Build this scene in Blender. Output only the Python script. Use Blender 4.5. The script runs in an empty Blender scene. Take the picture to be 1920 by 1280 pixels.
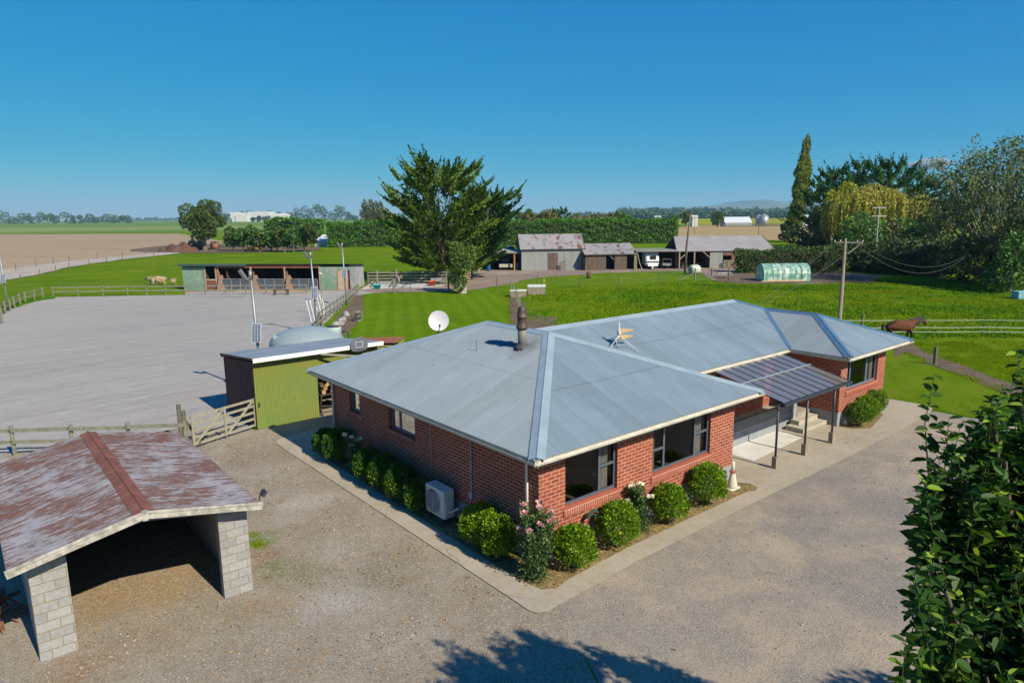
import bpy, math, random
import numpy as np
from mathutils import Vector, Matrix, noise as mnoise
from math import sin, cos, pi, radians, atan2, sqrt, tan
random.seed(7); RNG=np.random.default_rng(11)
S=bpy.context.scene; C=S.collection
# ---------------------------------------------------------------- camera and site survey
FP,PITCH,ROLL,YAW,HC=1282.3,.1813,-.0097,.8821,8.4355
cam=bpy.data.cameras.new('camera'); cam.sensor_width=36; cam.lens=FP/1920*36; cam.clip_end=60000; cam.clip_start=.05
co=bpy.data.objects.new('camera',cam); C.objects.link(co); S.camera=co
CM=Matrix.Rotation(pi/2-PITCH,4,'X')@Matrix.Rotation(ROLL,4,'Z')
co.matrix_world=Matrix.Translation((0,0,HC))@CM
def RAY(x,y): return CM.to_3x3()@Vector(((x-960)/FP,(640-y)/FP,-1))
def G(x,y,z=0.):                     # survey: ground point seen at a photo position
    d=RAY(x,y); t=(z-HC)/d.z; return Vector((d.x*t,d.y*t,z))
def HT(B,x,y):                       # height of something standing at B that reaches photo row y
    d=RAY(x,y); return HC+d.z*B.y/d.y
def AT(x,y,Y):                       # point at forward distance Y
    d=RAY(x,y); t=Y/d.y; return Vector((d.x*t,Y,HC+d.z*t))
N0=Vector((.527,14.666,0)); HA=pi/2-YAW     # house corner and house bearing
U=Vector((sin(YAW),cos(YAW),0)); V=Vector((-cos(YAW),sin(YAW),0))
def HP(u,v,z=0.): p=N0+U*u+V*v; p.z=z; return p
def UVW(p): d=p-N0; return d.dot(U),d.dot(V)
# ---------------------------------------------------------------- objects
def prop(o,label=None,cat=None,group=None,kind=None):
    if label: o['label']=label
    if cat: o['category']=cat
    if group: o['group']=group
    if kind: o['kind']=kind
    return o
def thing(name,label,cat,loc=(0,0,0),rz=0.,group=None,kind=None):
    o=bpy.data.objects.new(name,None); C.objects.link(o); o.empty_display_size=.2
    o.location=loc; o.rotation_euler=(0,0,rz); return prop(o,label,cat,group,kind)
def hthing(name,label,cat,u=0,v=0,z=0,group=None): return thing(name,label,cat,HP(u,v,z),HA,group)
def copy_tree(o,parent=None):
    c=o.copy(); C.objects.link(c)
    if parent: c.parent=parent
    for ch in list(o.children): copy_tree(ch,c)
    return c
def dup(o,loc,rz=0.,label=None,scale=None,group=None,cat=None):
    c=copy_tree(o); c.location=loc; c.rotation_euler=(0,0,rz)
    if scale is not None: c.scale=(scale,)*3 if isinstance(scale,(int,float)) else scale
    if label: c['label']=label
    if group: c['group']=group
    if cat: c['category']=cat
    return c
class MB:
    def __init__(s): s.v=[]; s.f=[]; s.u=[]; s.m=[]; s.n=0
    def add(s,vs,fs,uvs=None,m=0):
        b=s.n; s.v.extend(vs); s.n+=len(vs)
        for i,f in enumerate(fs):
            s.f.append([b+k for k in f]); s.u.append(uvs[i] if uvs else None); s.m.append(m)
    def box(s,a,b,m=0,M=None):
        x0,y0,z0=[min(a[i],b[i]) for i in range(3)]; x1,y1,z1=[max(a[i],b[i]) for i in range(3)]
        vs=[(x0,y0,z0),(x1,y0,z0),(x1,y1,z0),(x0,y1,z0),(x0,y0,z1),(x1,y0,z1),(x1,y1,z1),(x0,y1,z1)]
        if M is not None: vs=[tuple(M@Vector(q)) for q in vs]
        s.add(vs,[(0,3,2,1),(4,5,6,7),(0,1,5,4),(1,2,6,5),(2,3,7,6),(3,0,4,7)],None,m); return s
    def beam(s,p,q,w,h,m=0,up=(0,0,1)):   # rectangular bar from p to q
        p=Vector(p);q=Vector(q);d=(q-p).normalized();u=Vector(up)
        if abs(d.dot(u))>.98: u=Vector((1,0,0))
        sd=d.cross(u).normalized()*w/2; uu=sd.cross(d).normalized()*h/2
        vs=[tuple(e+sd*a+uu*b) for e in(p,q) for a,b in((-1,-1),(1,-1),(1,1),(-1,1))]
        s.add(vs,[(0,3,2,1),(4,5,6,7),(0,1,5,4),(1,2,6,5),(2,3,7,6),(3,0,4,7)],None,m); return s
    def tube(s,pts,r,n=8,m=0,cap=True):
        pts=[Vector(p) for p in pts]; k=len(pts)
        rs=r if isinstance(r,(list,tuple)) else [r]*k
        vs=[];fs=[]; prev=None
        for i,p in enumerate(pts):
            d=(pts[min(i+1,k-1)]-pts[max(i-1,0)])
            d=d.normalized() if d.length>1e-9 else Vector((0,0,1))
            if prev is None: a=d.orthogonal().normalized()
            else:
                a=prev-d*prev.dot(d); a=a.normalized() if a.length>1e-6 else d.orthogonal().normalized()
            prev=a; b=d.cross(a)
            for j in range(n):
                t=2*pi*j/n; vs.append(tuple(p+(a*cos(t)+b*sin(t))*rs[i]))
        for i in range(k-1):
            for j in range(n):
                fs.append((i*n+j,i*n+(j+1)%n,(i+1)*n+(j+1)%n,(i+1)*n+j))
        if cap: fs.append(tuple(range(n))[::-1]); fs.append(tuple((k-1)*n+j for j in range(n)))
        s.add(vs,fs,None,m); return s
    def lathe(s,prof,n=24,c=(0,0,0),m=0):   # prof: (r,z)
        vs=[];fs=[];k=len(prof)
        for r,z in prof:
            for j in range(n):
                t=2*pi*j/n; vs.append((c[0]+r*cos(t),c[1]+r*sin(t),c[2]+z))
        for i in range(k-1):
            for j in range(n): fs.append((i*n+j,i*n+(j+1)%n,(i+1)*n+(j+1)%n,(i+1)*n+j))
        if prof[0][0]>1e-4: fs.append(tuple(range(n))[::-1])
        if prof[-1][0]>1e-4: fs.append(tuple((k-1)*n+j for j in range(n)))
        s.add(vs,fs,None,m); return s
    def prism(s,poly,z0,z1,m=0,axis='z'):
        n=len(poly)
        def P(a,b,c): return (a,b,c) if axis=='z' else ((a,c,b) if axis=='y' else (c,a,b))
        vs=[P(a,b,z0) for a,b in poly]+[P(a,b,z1) for a,b in poly]
        fs=[tuple(range(n))[::-1],tuple(range(n,2*n))]+[(i,(i+1)%n,n+(i+1)%n,n+i) for i in range(n)]
        if axis=='y': fs=[f[::-1] for f in fs]
        s.add(vs,fs,None,m); return s
    def corr(s,o,sd,td,s0,s1,tmin,tmax,pitch=.092,amp=.019,seg=5,m=0,lap=None):
        # corrugated sheeting on a plane: o origin, sd across the ribs, td along them
        o=Vector(o);sd=Vector(sd).normalized();td=Vector(td).normalized();nn=sd.cross(td).normalized()
        if nn.z<0 and abs(nn.z)>.1: nn=-nn
        n=max(2,int((s1-s0)/pitch*seg)); vs=[];fs=[];uvs=[]
        for i in range(n+1):
            x=s0+(s1-s0)*i/n; h=amp*sin(2*pi*x/pitch)
            a,b=tmin(x),tmax(x); b=max(a,b)
            vs.append(tuple(o+sd*x+td*a+nn*h)); vs.append(tuple(o+sd*x+td*b+nn*h))
            if i:
                px=s0+(s1-s0)*(i-1)/n
                if b-a<1e-4 and tmax(px)-tmin(px)<1e-4: continue
                fs.append((2*i-2,2*i,2*i+1,2*i-1))
                uvs.append([(px,tmin(px)),(x,a),(x,b),(px,max(tmin(px),tmax(px)))])
        s.add(vs,fs,uvs,m); return s
    def build(s,name,mats,parent=None,smooth=False,bevel=0):
        me=bpy.data.meshes.new(name)
        if not isinstance(mats,(list,tuple)): mats=[mats]
        V_=np.array([tuple(q) for q in s.v],dtype=np.float64)
        me.from_pydata([tuple(map(float,q)) for q in s.v],[],s.f)
        for m in mats: me.materials.append(m)
        me.polygons.foreach_set('material_index',s.m)
        uvl=me.uv_layers.new(name='uv'); out=[]
        for f,u in zip(s.f,s.u):
            if u is not None: out.extend(u)
            else:
                a,b,c=V_[f[0]],V_[f[1]],V_[f[2]]; nn=np.abs(np.cross(b-a,c-a)); k=int(np.argmax(nn))
                for i in f:
                    p=V_[i]; out.append((p[1],p[2]) if k==0 else ((p[0],p[2]) if k==1 else (p[0],p[1])))
        uvl.data.foreach_set('uv',np.array(out,dtype=np.float32).ravel())
        if smooth: me.polygons.foreach_set('use_smooth',[True]*len(s.f))
        me.update(); o=bpy.data.objects.new(name,me); C.objects.link(o)
        if parent: o.parent=parent
        if bevel:
            b=o.modifiers.new('bevel','BEVEL'); b.width=bevel; b.segments=1; b.limit_method='ANGLE'
        return o
def npmesh(name,verts,k,mat,parent=None,smooth=False):
    """verts (N*k,3): consecutive k-gons"""
    verts=np.asarray(verts,dtype=np.float32).reshape(-1,3); n=len(verts)//k
    me=bpy.data.meshes.new(name); me.vertices.add(n*k); me.vertices.foreach_set('co',verts[:n*k].ravel())
    me.loops.add(n*k); me.loops.foreach_set('vertex_index',np.arange(n*k,dtype=np.int32))
    me.polygons.add(n); me.polygons.foreach_set('loop_start',np.arange(0,n*k,k,dtype=np.int32))
    me.polygons.foreach_set('loop_total',np.full(n,k,dtype=np.int32))
    me.materials.append(mat); me.update(calc_edges=True); me.validate()
    o=bpy.data.objects.new(name,me); C.objects.link(o)
    if parent: o.parent=parent
    return o
def gridmesh(name,X,Y,Z,mat,parent=None,smooth=True):
    ny,nx=X.shape; me=bpy.data.meshes.new(name)
    v=np.stack([X,Y,Z],-1).reshape(-1,3); i=np.arange(ny*nx).reshape(ny,nx)
    f=np.stack([i[:-1,:-1],i[:-1,1:],i[1:,1:],i[1:,:-1]],-1).reshape(-1,4)
    me.from_pydata(v.tolist(),[],f.tolist()); me.materials.append(mat)
    me.polygons.foreach_set('use_smooth',[smooth]*len(f)); me.update()
    o=bpy.data.objects.new(name,me); C.objects.link(o)
    if parent: o.parent=parent
    return o
# ---------------------------------------------------------------- materials
class NT:
    def __init__(s,name):
        s.m=bpy.data.materials.new(name); s.m.use_nodes=True; s.t=s.m.node_tree; s.t.nodes.clear()
        s.out=s.n('ShaderNodeOutputMaterial')
    def n(s,t,**kw):
        x=s.t.nodes.new(t)
        for k,v in kw.items(): setattr(x,k,v)
        return x
    def l(s,a,b): s.t.links.new(a,b)
    def coord(s,kind='Object',scale=(1,1,1),rot=0.):
        if kind=='World':
            o=s.n('ShaderNodeNewGeometry').outputs['Position']
        else: o=s.n('ShaderNodeTexCoord').outputs[kind]
        if rot:
            m0=s.n('ShaderNodeMapping'); m0.inputs['Rotation'].default_value=(0,0,rot); s.l(o,m0.inputs['Vector']); o=m0.outputs['Vector']
        mp=s.n('ShaderNodeMapping'); mp.inputs['Scale'].default_value=scale
        s.l(o,mp.inputs['Vector']); return mp.outputs['Vector']
    def noise(s,vec,scale=5,detail=3,rough=.55,dist=0):
        x=s.n('ShaderNodeTexNoise'); x.inputs['Scale'].default_value=scale; x.inputs['Detail'].default_value=detail
        x.inputs['Roughness'].default_value=rough; x.inputs['Distortion'].default_value=dist; s.l(vec,x.inputs['Vector']); return x.outputs['Fac']
    def vor(s,vec,scale=5,out='Color',feature='F1'):
        x=s.n('ShaderNodeTexVoronoi',feature=feature); x.inputs['Scale'].default_value=scale; s.l(vec,x.inputs['Vector']); return x.outputs[out]
    def ramp(s,fac,lo,hi,a=0.,b=1.):
        x=s.n('ShaderNodeMapRange'); x.inputs['From Min'].default_value=lo; x.inputs['From Max'].default_value=hi
        x.inputs['To Min'].default_value=a; x.inputs['To Max'].default_value=b; s.l(fac,x.inputs['Value']); return x.outputs['Result']
    def mix(s,fac,a,b,mode='MIX'):
        x=s.n('ShaderNodeMix',data_type='RGBA',blend_type=mode)
        for k,v in((0,fac),(6,a),(7,b)):
            if isinstance(v,(int,float)): x.inputs[k].default_value=v
            elif isinstance(v,(tuple,list)): x.inputs[k].default_value=(*v,1) if len(v)==3 else v
            else: s.l(v,x.inputs[k])
        return x.outputs[2]
    def math(s,op,a,b=0.):
        x=s.n('ShaderNodeMath',operation=op)
        for k,v in((0,a),(1,b)):
            if isinstance(v,(int,float)): x.inputs[k].default_value=v
            else: s.l(v,x.inputs[k])
        return x.outputs[0]
    def bump(s,h,dist=.01,strength=1.):
        x=s.n('ShaderNodeBump'); x.inputs['Distance'].default_value=dist; x.inputs['Strength'].default_value=strength; s.l(h,x.inputs['Height']); return x.outputs['Normal']
    def finish(s,col,rough=.8,metal=0.,spec=.3,normal=None,alpha=None,trans=0.):
        p=s.n('ShaderNodeBsdfPrincipled')
        for k,v in(('Base Color',col),('Roughness',rough),('Metallic',metal),('Specular IOR Level',spec),('Alpha',alpha)):
            if v is None: continue
            if isinstance(v,tuple): p.inputs[k].default_value=(*v[:3],1)
            elif isinstance(v,(int,float)): p.inputs[k].default_value=v
            else: s.l(v,p.inputs[k])
        if normal is not None: s.l(normal,p.inputs['Normal'])
        sh=p.outputs[0]
        if trans:
            t=s.n('ShaderNodeBsdfTranslucent'); 
            if isinstance(col,tuple): t.inputs[0].default_value=(*col,1)
            else: s.l(s.mix(1.,col,(1.6,1.5,.6),'MULTIPLY'),t.inputs[0])
            x=s.n('ShaderNodeMixShader'); x.inputs[0].default_value=trans; s.l(sh,x.inputs[1]); s.l(t.outputs[0],x.inputs[2]); sh=x.outputs[0]
        s.l(sh,s.out.inputs['Surface']); return s.m
_mc={}
def flat(name,col,rough=.7,metal=0.,spec=.3,var=.25,scale=3.,grain=None,coord='Object',bump=0.):
    """painted or plain surface with weathering: soft large variation and fine grain"""
    if name in _mc: return _mc[name]
    t=NT(name); v=t.coord(coord,grain or (1,1,1))
    n1=t.noise(v,scale,4,.6); n2=t.noise(v,scale*9,3,.6)
    c=t.mix(t.ramp(n1,.3,.7),tuple(x*(1-var) for x in col),tuple(min(1,x*(1+var)) for x in col))
    c=t.mix(t.ramp(n2,.35,.75,0,.5),c,tuple(x*(1-var*1.3) for x in col))
    nm=t.bump(n2,bump) if bump else None
    _mc[name]=t.finish(c,rough,metal,spec,nm); return _mc[name]
def leafmat(name,c1,c2,c3=None,trans=.25,rough=.5,spec=.35,scale=.6,c3n=.86):
    t=NT(name); v=t.coord('Object'); n=t.noise(v,scale,2,.5)
    ri=t.n('ShaderNodeNewGeometry').outputs['Random Per Island']
    c=t.mix(t.ramp(n,.35,.65),c1,c2); c=t.mix(t.ramp(ri,0,1,0,.6),c,c2)
    if c3: c=t.mix(t.ramp(ri,c3n,c3n+.03),c,c3)
    b=t.mix(ri,(.6,.6,.6),(1.3,1.3,1.3)); c=t.mix(1.,c,b,'MULTIPLY')
    return t.finish(c,rough,0,spec,None,None,trans)
# ---------------------------------------------------------------- vegetation
def unit(a): return a/np.maximum(np.linalg.norm(a,axis=-1,keepdims=True),1e-9)
def rdir(n,R=RNG): return unit(R.normal(size=(n,3)))
def quads(P,D,L,W,R=RNG,flatn=None):
    n=len(P); D=unit(D); L=np.broadcast_to(np.asarray(L,float),(n,))[:,None]; W=np.broadcast_to(np.asarray(W,float),(n,))[:,None]
    s=unit(np.cross(D,rdir(n,R) if flatn is None else unit(flatn)))
    nn=np.cross(s,D)
    a=P; b=P+D*L*.45+s*W*.5+nn*L*.06; c=P+D*L; d=P+D*L*.45-s*W*.5+nn*L*.06
    return np.stack([a,b,c,d],1).reshape(-1,3)
def blob_pts(lobes,n,R=RNG,shell=.35,under=-.5):
    """points on the outer shell of many overlapping lobes (x,y,z,rx,ry,rz)"""
    lobes=np.asarray(lobes,float); area=(lobes[:,3]*lobes[:,4]+lobes[:,4]*lobes[:,5]+lobes[:,3]*lobes[:,5])
    k=R.choice(len(lobes),size=int(n*1.6),p=area/area.sum()); d=rdir(len(k),R)
    r=1-np.abs(R.normal(size=len(k)))*shell*.5
    P=lobes[k,:3]+d*lobes[k,3:6]*r[:,None]
    keep=d[:,2]>under*(1+R.random(len(k))*.3)
    # discard points deep inside another lobe
    for q in lobes:
        e=np.linalg.norm((P-q[:3])/q[3:6],axis=1); keep&=e>.62
    P,d=P[keep][:n],d[keep][:n]; return P,d
def crown_lobes(w,h,z0,n,R,r0=.32,depth=None,top=.75):
    """random lobes filling a crown of width w, height h above z0"""
    out=[]; depth=depth or w
    for i in range(n):
        t=R.random(); z=z0+h*(.12+.76*t); ww=sin(pi*min(1,max(0.,.12+.88*t*top+.05)))**.6
        a=R.random()*2*pi; q=R.random()**.5*.62*ww; r=r0*(.7+.6*R.random())
        out.append((cos(a)*q*w/2,sin(a)*q*depth/2,z,r*w*.5*1.0,r*depth*.5,r*h*.55))
    return np.array(out)
def limbs(mb,tips,h0,r0,R,base=(0,0,0),n=5,lean=(0,0)):
    for t in tips:
        b=np.array([base[0],base[1],base[2]+h0*(.5+.5*R.random())]); t=np.array(t); pts=[]
        for i in range(n+1):
            s=i/n; p=b+(t-b)*s; p[2]=b[2]+(t[2]-b[2])*(s**1.25 if t[2]>b[2] else s)
            if 0<i<n: p+=R.normal(size=3)*.03*np.linalg.norm(t-b)
            pts.append(tuple(p))
        mb.tube(pts,[r0*(1-.85*i/n) for i in range(n+1)],5,cap=False)
def trunk_mesh(parent,h,r,mat,tips=(),R=RNG,flare=1.5,stems=1,spread=0.,limbr=.45,h0=None):
    mb=MB()
    for k in range(stems):
        a=2*pi*k/max(stems,1)+.5; dx,dy=(cos(a)*spread,sin(a)*spread) if stems>1 else (0,0)
        pts=[(dx*.25,dy*.25,-.1),(dx*.3,dy*.3,h*.12),(dx*.6,dy*.6,h*.5),(dx,dy,h)]
        mb.tube(pts,[r*flare,r*1.05,r*.85,r*.5],9,cap=False)
    if len(tips): limbs(mb,tips,h0 if h0 else h*.8,r*limbr,R)
    return mb.build('trunk',mat,parent,True)
def broadleaf(name,label,cat,loc,w,h,mat,bark,seed=1,n=9000,leaf=.3,z0=.15,lobes=26,r0=.34,group=None,tr=.2,depth=None,bare=0.,top=.75,under=-.6,stems=1,spread=0):
    R=np.random.default_rng(seed); t=thing(name,label,cat,loc,0,group)
    lb=crown_lobes(w,h*(1-z0),h*z0,lobes,R,r0,depth,top)
    P,d=blob_pts(lb,n,R,.45,under)
    D=unit(d+rdir(len(P),R)*.9+np.array([0,0,.15])); sz=leaf*(.6+.8*R.random(len(P)))
    npmesh('crown',quads(P-D*sz[:,None]*.5,D,sz,sz*.62,R,unit(d+rdir(len(P),R)*.7)+1e-3),4,mat,t)
    tips=[tuple(lb[i,:3]+np.array([0,0,lb[i,5]*.2])) for i in range(0,len(lb),2)]
    trunk_mesh(t,h*max(z0*1.6,.35),tr,bark,tips,R,stems=stems,spread=spread)
    return t
def cypress(name,label,cat,loc,w,h,mat,bark,seed=1,nl=90,rz=0,group=None,lean=(0,0),z0=.15,leaf=.5,dens=8,tr=.5,up=.35,bias=1.,kk=34,tops=5,full=.8,plume=1.):
    """ragged upswept cypress: rising limbs carrying long tapering plumes with pointed tips"""
    R=np.random.default_rng(seed); t=thing(name,label,cat,loc,rz,group); tips=[]; VV=[]
    def add_plume(p,d,L,k,wd):
        u=np.sort(R.random(k)**.85)[:,None]; s1=unit(np.cross(d,[0,0,1.])+1e-6); s2=np.cross(s1,d)
        curve=np.array([0,0,1.])*(u**2)*L*.22; lat=(R.normal(size=(k,1))*s1+R.normal(size=(k,1))*s2*.55)*wd*L*(1-u)**.8*.5
        base=p+d*L*u+curve+lat-np.array([0,0,1.])*wd*L*.15*(1-u); D=unit(d*1.2+lat/(wd*L*.5+1e-6)*.6*(1-u*.7)+np.array([0,0,.2])+rdir(k,R)*.3); Lf=leaf*(1.05-.45*u[:,0])*(.65+.7*R.random(k)); VV.append(quads(base,D,Lf,Lf*.46,R))
    for i in range(nl):
        f=(i+.5)/nl; a=i*2.39996+R.normal()*.25; zt=h*(z0+(.97-z0)*f**.9)*(.93+.1*R.random())
        prof=(sin(pi*min(1.,(f*full+.24)))**.55) if f*full+.24<1 else .2
        env=w/2*prof*(.55+.6*R.random()**.8); hz=max(h*z0*.7,zt-env*.48-h*.03)
        b=np.array([lean[0]*hz/h*.8,lean[1]*hz/h,hz]); e=np.array([cos(a)*env+lean[0]*zt/h,sin(a)*env*bias+lean[1]*zt/h,zt]); tips.append(tuple(b+(e-b)*.9)); rad=np.array([cos(a),sin(a)*bias,0])
        m=dens
        for j in range(m):
            s=.25+.75*(j+.6*R.random())/m; p=b+(e-b)*s; ang=R.normal()*.6; dr=np.array([cos(a+ang),sin(a+ang),up*.6+R.normal()*.12+.55*f*f]); add_plume(p,unit(dr),plume*w/13*(1.5+1.6*R.random())*(1.05-.25*s),kk,.27)
        add_plume(b+(e-b)*.8,unit(rad+np.array([0,0,.12+.8*f*f])),plume*w/13*(2.4+1.2*R.random()),kk,.19)
    for i in range(tops):
        a=i*2.4+R.random(); q=w*.31*((i+.3)/tops)**.5; add_plume(np.array([cos(a)*q+lean[0]*.85,sin(a)*q+lean[1]*.85,h*(.81-.07*R.random()-.06*(i>tops*.6))]),unit(np.array([cos(a)*.12,sin(a)*.12,1.])),h*.19,kk*2,.22)
    npmesh('crown',np.concatenate(VV),4,mat,t)
    trunk_mesh(t,h*.5,tr,bark,tips[::2],R,limbr=.20,h0=h*.42)
    return t
def poplar(name,label,loc,w,h,mat,bark,seed=1,n=9000,leaf=.35,group=None,lean=(0,0)):
    R=np.random.default_rng(seed); t=thing(name,label,'tree',loc,0,group); lb=[]
    for i in range(46):
        f=(i+.5)/46; z=h*(.05+.93*f); ww=w/2*(sin(pi*min(1,f*.80+.13))**.6)*(1-.35*f); a=i*2.4
        q=.5*ww*R.random(); r=ww*(.45+.3*R.random())
        lb.append((cos(a)*q+lean[0]*f,sin(a)*q+lean[1]*f,z,r,r,h*.045*(1+.5*R.random())))
    P,d=blob_pts(np.array(lb),n,R,.5,-1.5); D=unit(np.array([0,0,1.3])+d*.6+rdir(len(P),R)*.5); sz=leaf*(.6+.8*R.random(len(P)))
    npmesh('crown',quads(P,D,sz,sz*.5,R),4,mat,t)
    mb=MB(); mb.tube([(0,0,-.1),(0,0,h*.2),(lean[0]*.5,lean[1]*.5,h*.5),(lean[0],lean[1],h*.97)],[w*.09,w*.07,w*.04,.03],7)
    for q in lb[::3]: mb.tube([(0,0,q[2]-h*.12 if q[2]>h*.15 else h*.03),(q[0]*1.5,q[1]*1.5,q[2]+h*.03)],[w*.02,.02],4,cap=False)
    mb.build('trunk',bark,t,True); return t
def willow(name,label,loc,w,h,mat,bark,seed=1,n=420,group=None,drop=.55,leaf=.34,depth=None,lobes=14):
    R=np.random.default_rng(seed); t=thing(name,label,'tree',loc,0,group); depth=depth or w*.8; VV=[]
    lb=[]
    for i in range(lobes):
        a=R.random()*2*pi; q=R.random()**.5*.68; lb.append((cos(a)*q*w/2,sin(a)*q*depth/2,h*(.86-.3*q*q-.06*R.random()),w*.17*(.8+.5*R.random()),depth*.17,h*.14))
    lb=np.array(lb); P,d=blob_pts(lb,n,R,.25,-.15)
    for p,dd in zip(P,d):
        L=h*drop*(.35+.65*R.random())*(.35+.65*min(1,np.hypot(p[0]/(w/2),p[1]/(depth/2)))); L=min(L,p[2]-.4); k=max(6,int(L/.13))
        u=np.linspace(0,1,k)[:,None]; out=unit(np.array([dd[0],dd[1],.25])); sway=R.normal(size=2)*.12
        pos=p+out*np.minimum(u*3,1)*.55*min(1,w/9)+np.concatenate([sway[0]*u,sway[1]*u,-L*u**1.2+.0*u],1)+R.normal(size=(k,3))*.10
        D=unit(np.array([0,0,-1.])+rdir(k,R)*.55+out*.5*(1-u)); Lf=leaf*(.6+.7*R.random(k)); VV.append(quads(pos,D,Lf,Lf*.33,R))
    npmesh('crown',np.concatenate(VV),4,mat,t)
    trunk_mesh(t,h*.4,w*.035,bark,[tuple(q[:3]) for q in lb],R,limbr=.4); return t
def hedge(name,label,p,q,hgt,wid,mat,core,seed=1,dens=55,leaf=.25,lump=.25,group=None,cat='hedge',htvar=.0,drift=1.2):
    """clipped hedge from p to q: woody core and a thick leafy skin"""
    R=np.random.default_rng(seed); p=Vector(p);q=Vector(q); L=(q-p).length; t=thing(name,label,cat,p,atan2(q.y-p.y,q.x-p.x),group)
    def H(x): return hgt*(1+htvar*np.sin(x*.35+seed)+htvar*.7*np.sin(x*.93+seed*2))
    faces=[('f',L*hgt),('b',L*hgt*.3),('t',L*wid),('l',wid*hgt),('r',wid*hgt)]; Ps=[];Ns=[]
    for k,a in faces:
        n=int(a*dens); u=R.random(n); w=R.random(n)
        if k in 'fb':
            x=u*L; z=w*H(x); y=np.full(n,-wid/2 if k=='f' else wid/2); nn=np.tile([0,-1. if k=='f' else 1.,.15],(n,1))
        elif k=='t': x=u*L; y=(w-.5)*wid; z=H(x)+0*u; nn=np.tile([0,0,1.],(n,1))
        else: x=np.full(n,0. if k=='l' else L); y=(u-.5)*wid; z=w*H(x); nn=np.tile([-1. if k=='l' else 1.,0,.1],(n,1))
        P=np.stack([x,y,z],1)
        lum=np.sin(x*drift*1.7+z*1.3+seed)*np.sin(z*2.1+y*1.7+x*.6)+.6*np.sin(x*drift*3.9+y*3)*np.sin(z*3.3+1.+x)
        # round the shoulders
        e=np.maximum(0,z/H(x)-.8)/.2; P[:,1]*=1-.28*e**2
        P+=nn*(lum*lump*.6-np.abs(R.normal(size=n))*lump*.5)[:,None]; Ps.append(P);Ns.append(nn)
    P=np.concatenate(Ps);Nn=np.concatenate(Ns); P[:,2]=np.maximum(P[:,2],.03)
    D=unit(Nn*.6+rdir(len(P),R)+np.array([0,0,.25])); sz=leaf*(.6+.8*R.random(len(P)))
    npmesh('foliage',quads(P-D*sz[:,None]*.4,D,sz,sz*.55,R),4,mat,t)
    mb=MB(); ins=lump*.8+leaf*.35
    k=max(2,int(L/2)); 
    for i in range(k):
        x0=ins+(L-2*ins)*i/k; x1=ins+(L-2*ins)*(i+1)/k-.001; mb.box((x0,-wid/2+ins,0),(x1,wid/2-ins,float(H((x0+x1)/2))-ins))
    mb.build('branches',core,t); return t
def shrub_mesh(w,h,n,leaf,R,aspect=.5,flat_=.1):
    """rounded garden bush, leaves on a lumpy dome"""
    d=rdir(int(n*1.5),R); d=d[d[:,2]>-.55][:n]; 
    lum=1+.10*np.sin(d[:,0]*5+d[:,2]*4+R.random()*6)*np.sin(d[:,1]*5+R.random()*6)+.05*np.sin(d[:,0]*13+R.random()*6)*np.sin(d[:,1]*12+d[:,2]*9)
    r=lum*(1-np.abs(R.normal(size=len(d)))*.20); P=d*r[:,None]*np.array([w/2,w/2,h*.5]); P[:,2]+=h*.5; P[:,2]=np.maximum(P[:,2],.02)
    D=unit(d*.8+rdir(len(P),R)*.8+np.array([0,0,.45])); sz=leaf*(.65+.7*R.random(len(P)))
    return quads(P-D*sz[:,None]*.3,D,sz,sz*aspect,R,unit(d+rdir(len(P),R)*.6)+1e-3)
def shrub(name,label,cat,loc,w,h,mat,bark,seed,n=2600,leaf=.075,group=None,aspect=.5):
    R=np.random.default_rng(seed); t=thing(name,label,cat,loc,0,group)
    npmesh('foliage',shrub_mesh(w,h,n,leaf,R,aspect),4,mat,t)
    mb=MB()
    for i in range(9):
        a=i*2.4; e=(cos(a)*w*.3,sin(a)*w*.3,h*(.55+.2*R.random())); mb.tube([(cos(a)*.04,sin(a)*.04,0),(e[0]*.5,e[1]*.5,h*.35),e],[.02,.014,.006],5,cap=False)
    mb.build('stems',bark,t); return t
# ---------------------------------------------------------------- light and sky
SUNV=Vector((.694*cos(radians(39.3)),-.720*cos(radians(39.3)),sin(radians(39.3)))).normalized()
sl=bpy.data.lights.new('sun','SUN'); sl.energy=5.0; sl.angle=radians(.53); sl.color=(1.,.92,.74)
so=bpy.data.objects.new('sun',sl); C.objects.link(so); so.rotation_euler=SUNV.to_track_quat('Z','Y').to_euler(); so.location=(30,-30,40)
W=bpy.data.worlds.new('World'); S.world=W; W.use_nodes=True; wt=W.node_tree
sky=wt.nodes.new('ShaderNodeTexSky'); sky.sky_type='NISHITA'; sky.sun_disc=False; sky.sun_elevation=radians(39.3); sky.sun_rotation=atan2(SUNV.x,SUNV.y)
sky.air_density=.6; sky.dust_density=0.; sky.ozone_density=6.; sky.altitude=20
# the photograph's deep polarised blue: one tone curve per channel on the whole sky
sp0=wt.nodes.new('ShaderNodeSeparateColor'); cb0=wt.nodes.new('ShaderNodeCombineColor'); wt.links.new(sky.outputs[0],sp0.inputs[0])
for k_,(ga,gn) in enumerate(((2.5,.75),(.55,.57),(.15,.69))):
    m0=wt.nodes.new('ShaderNodeMath'); m0.operation='MULTIPLY'; m0.inputs[1].default_value=.115; wt.links.new(sp0.outputs[k_],m0.inputs[0])
    m1_=wt.nodes.new('ShaderNodeMath'); m1_.operation='POWER'; m1_.inputs[1].default_value=ga; wt.links.new(m0.outputs[0],m1_.inputs[0])
    m2_=wt.nodes.new('ShaderNodeMath'); m2_.operation='MULTIPLY'; m2_.inputs[1].default_value=gn/.1; wt.links.new(m1_.outputs[0],m2_.inputs[0]); wt.links.new(m2_.outputs[0],cb0.inputs[k_])
bg=wt.nodes['Background']; bg.inputs['Strength'].default_value=.071; wt.links.new(cb0.outputs[0],bg.inputs['Color'])
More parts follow.
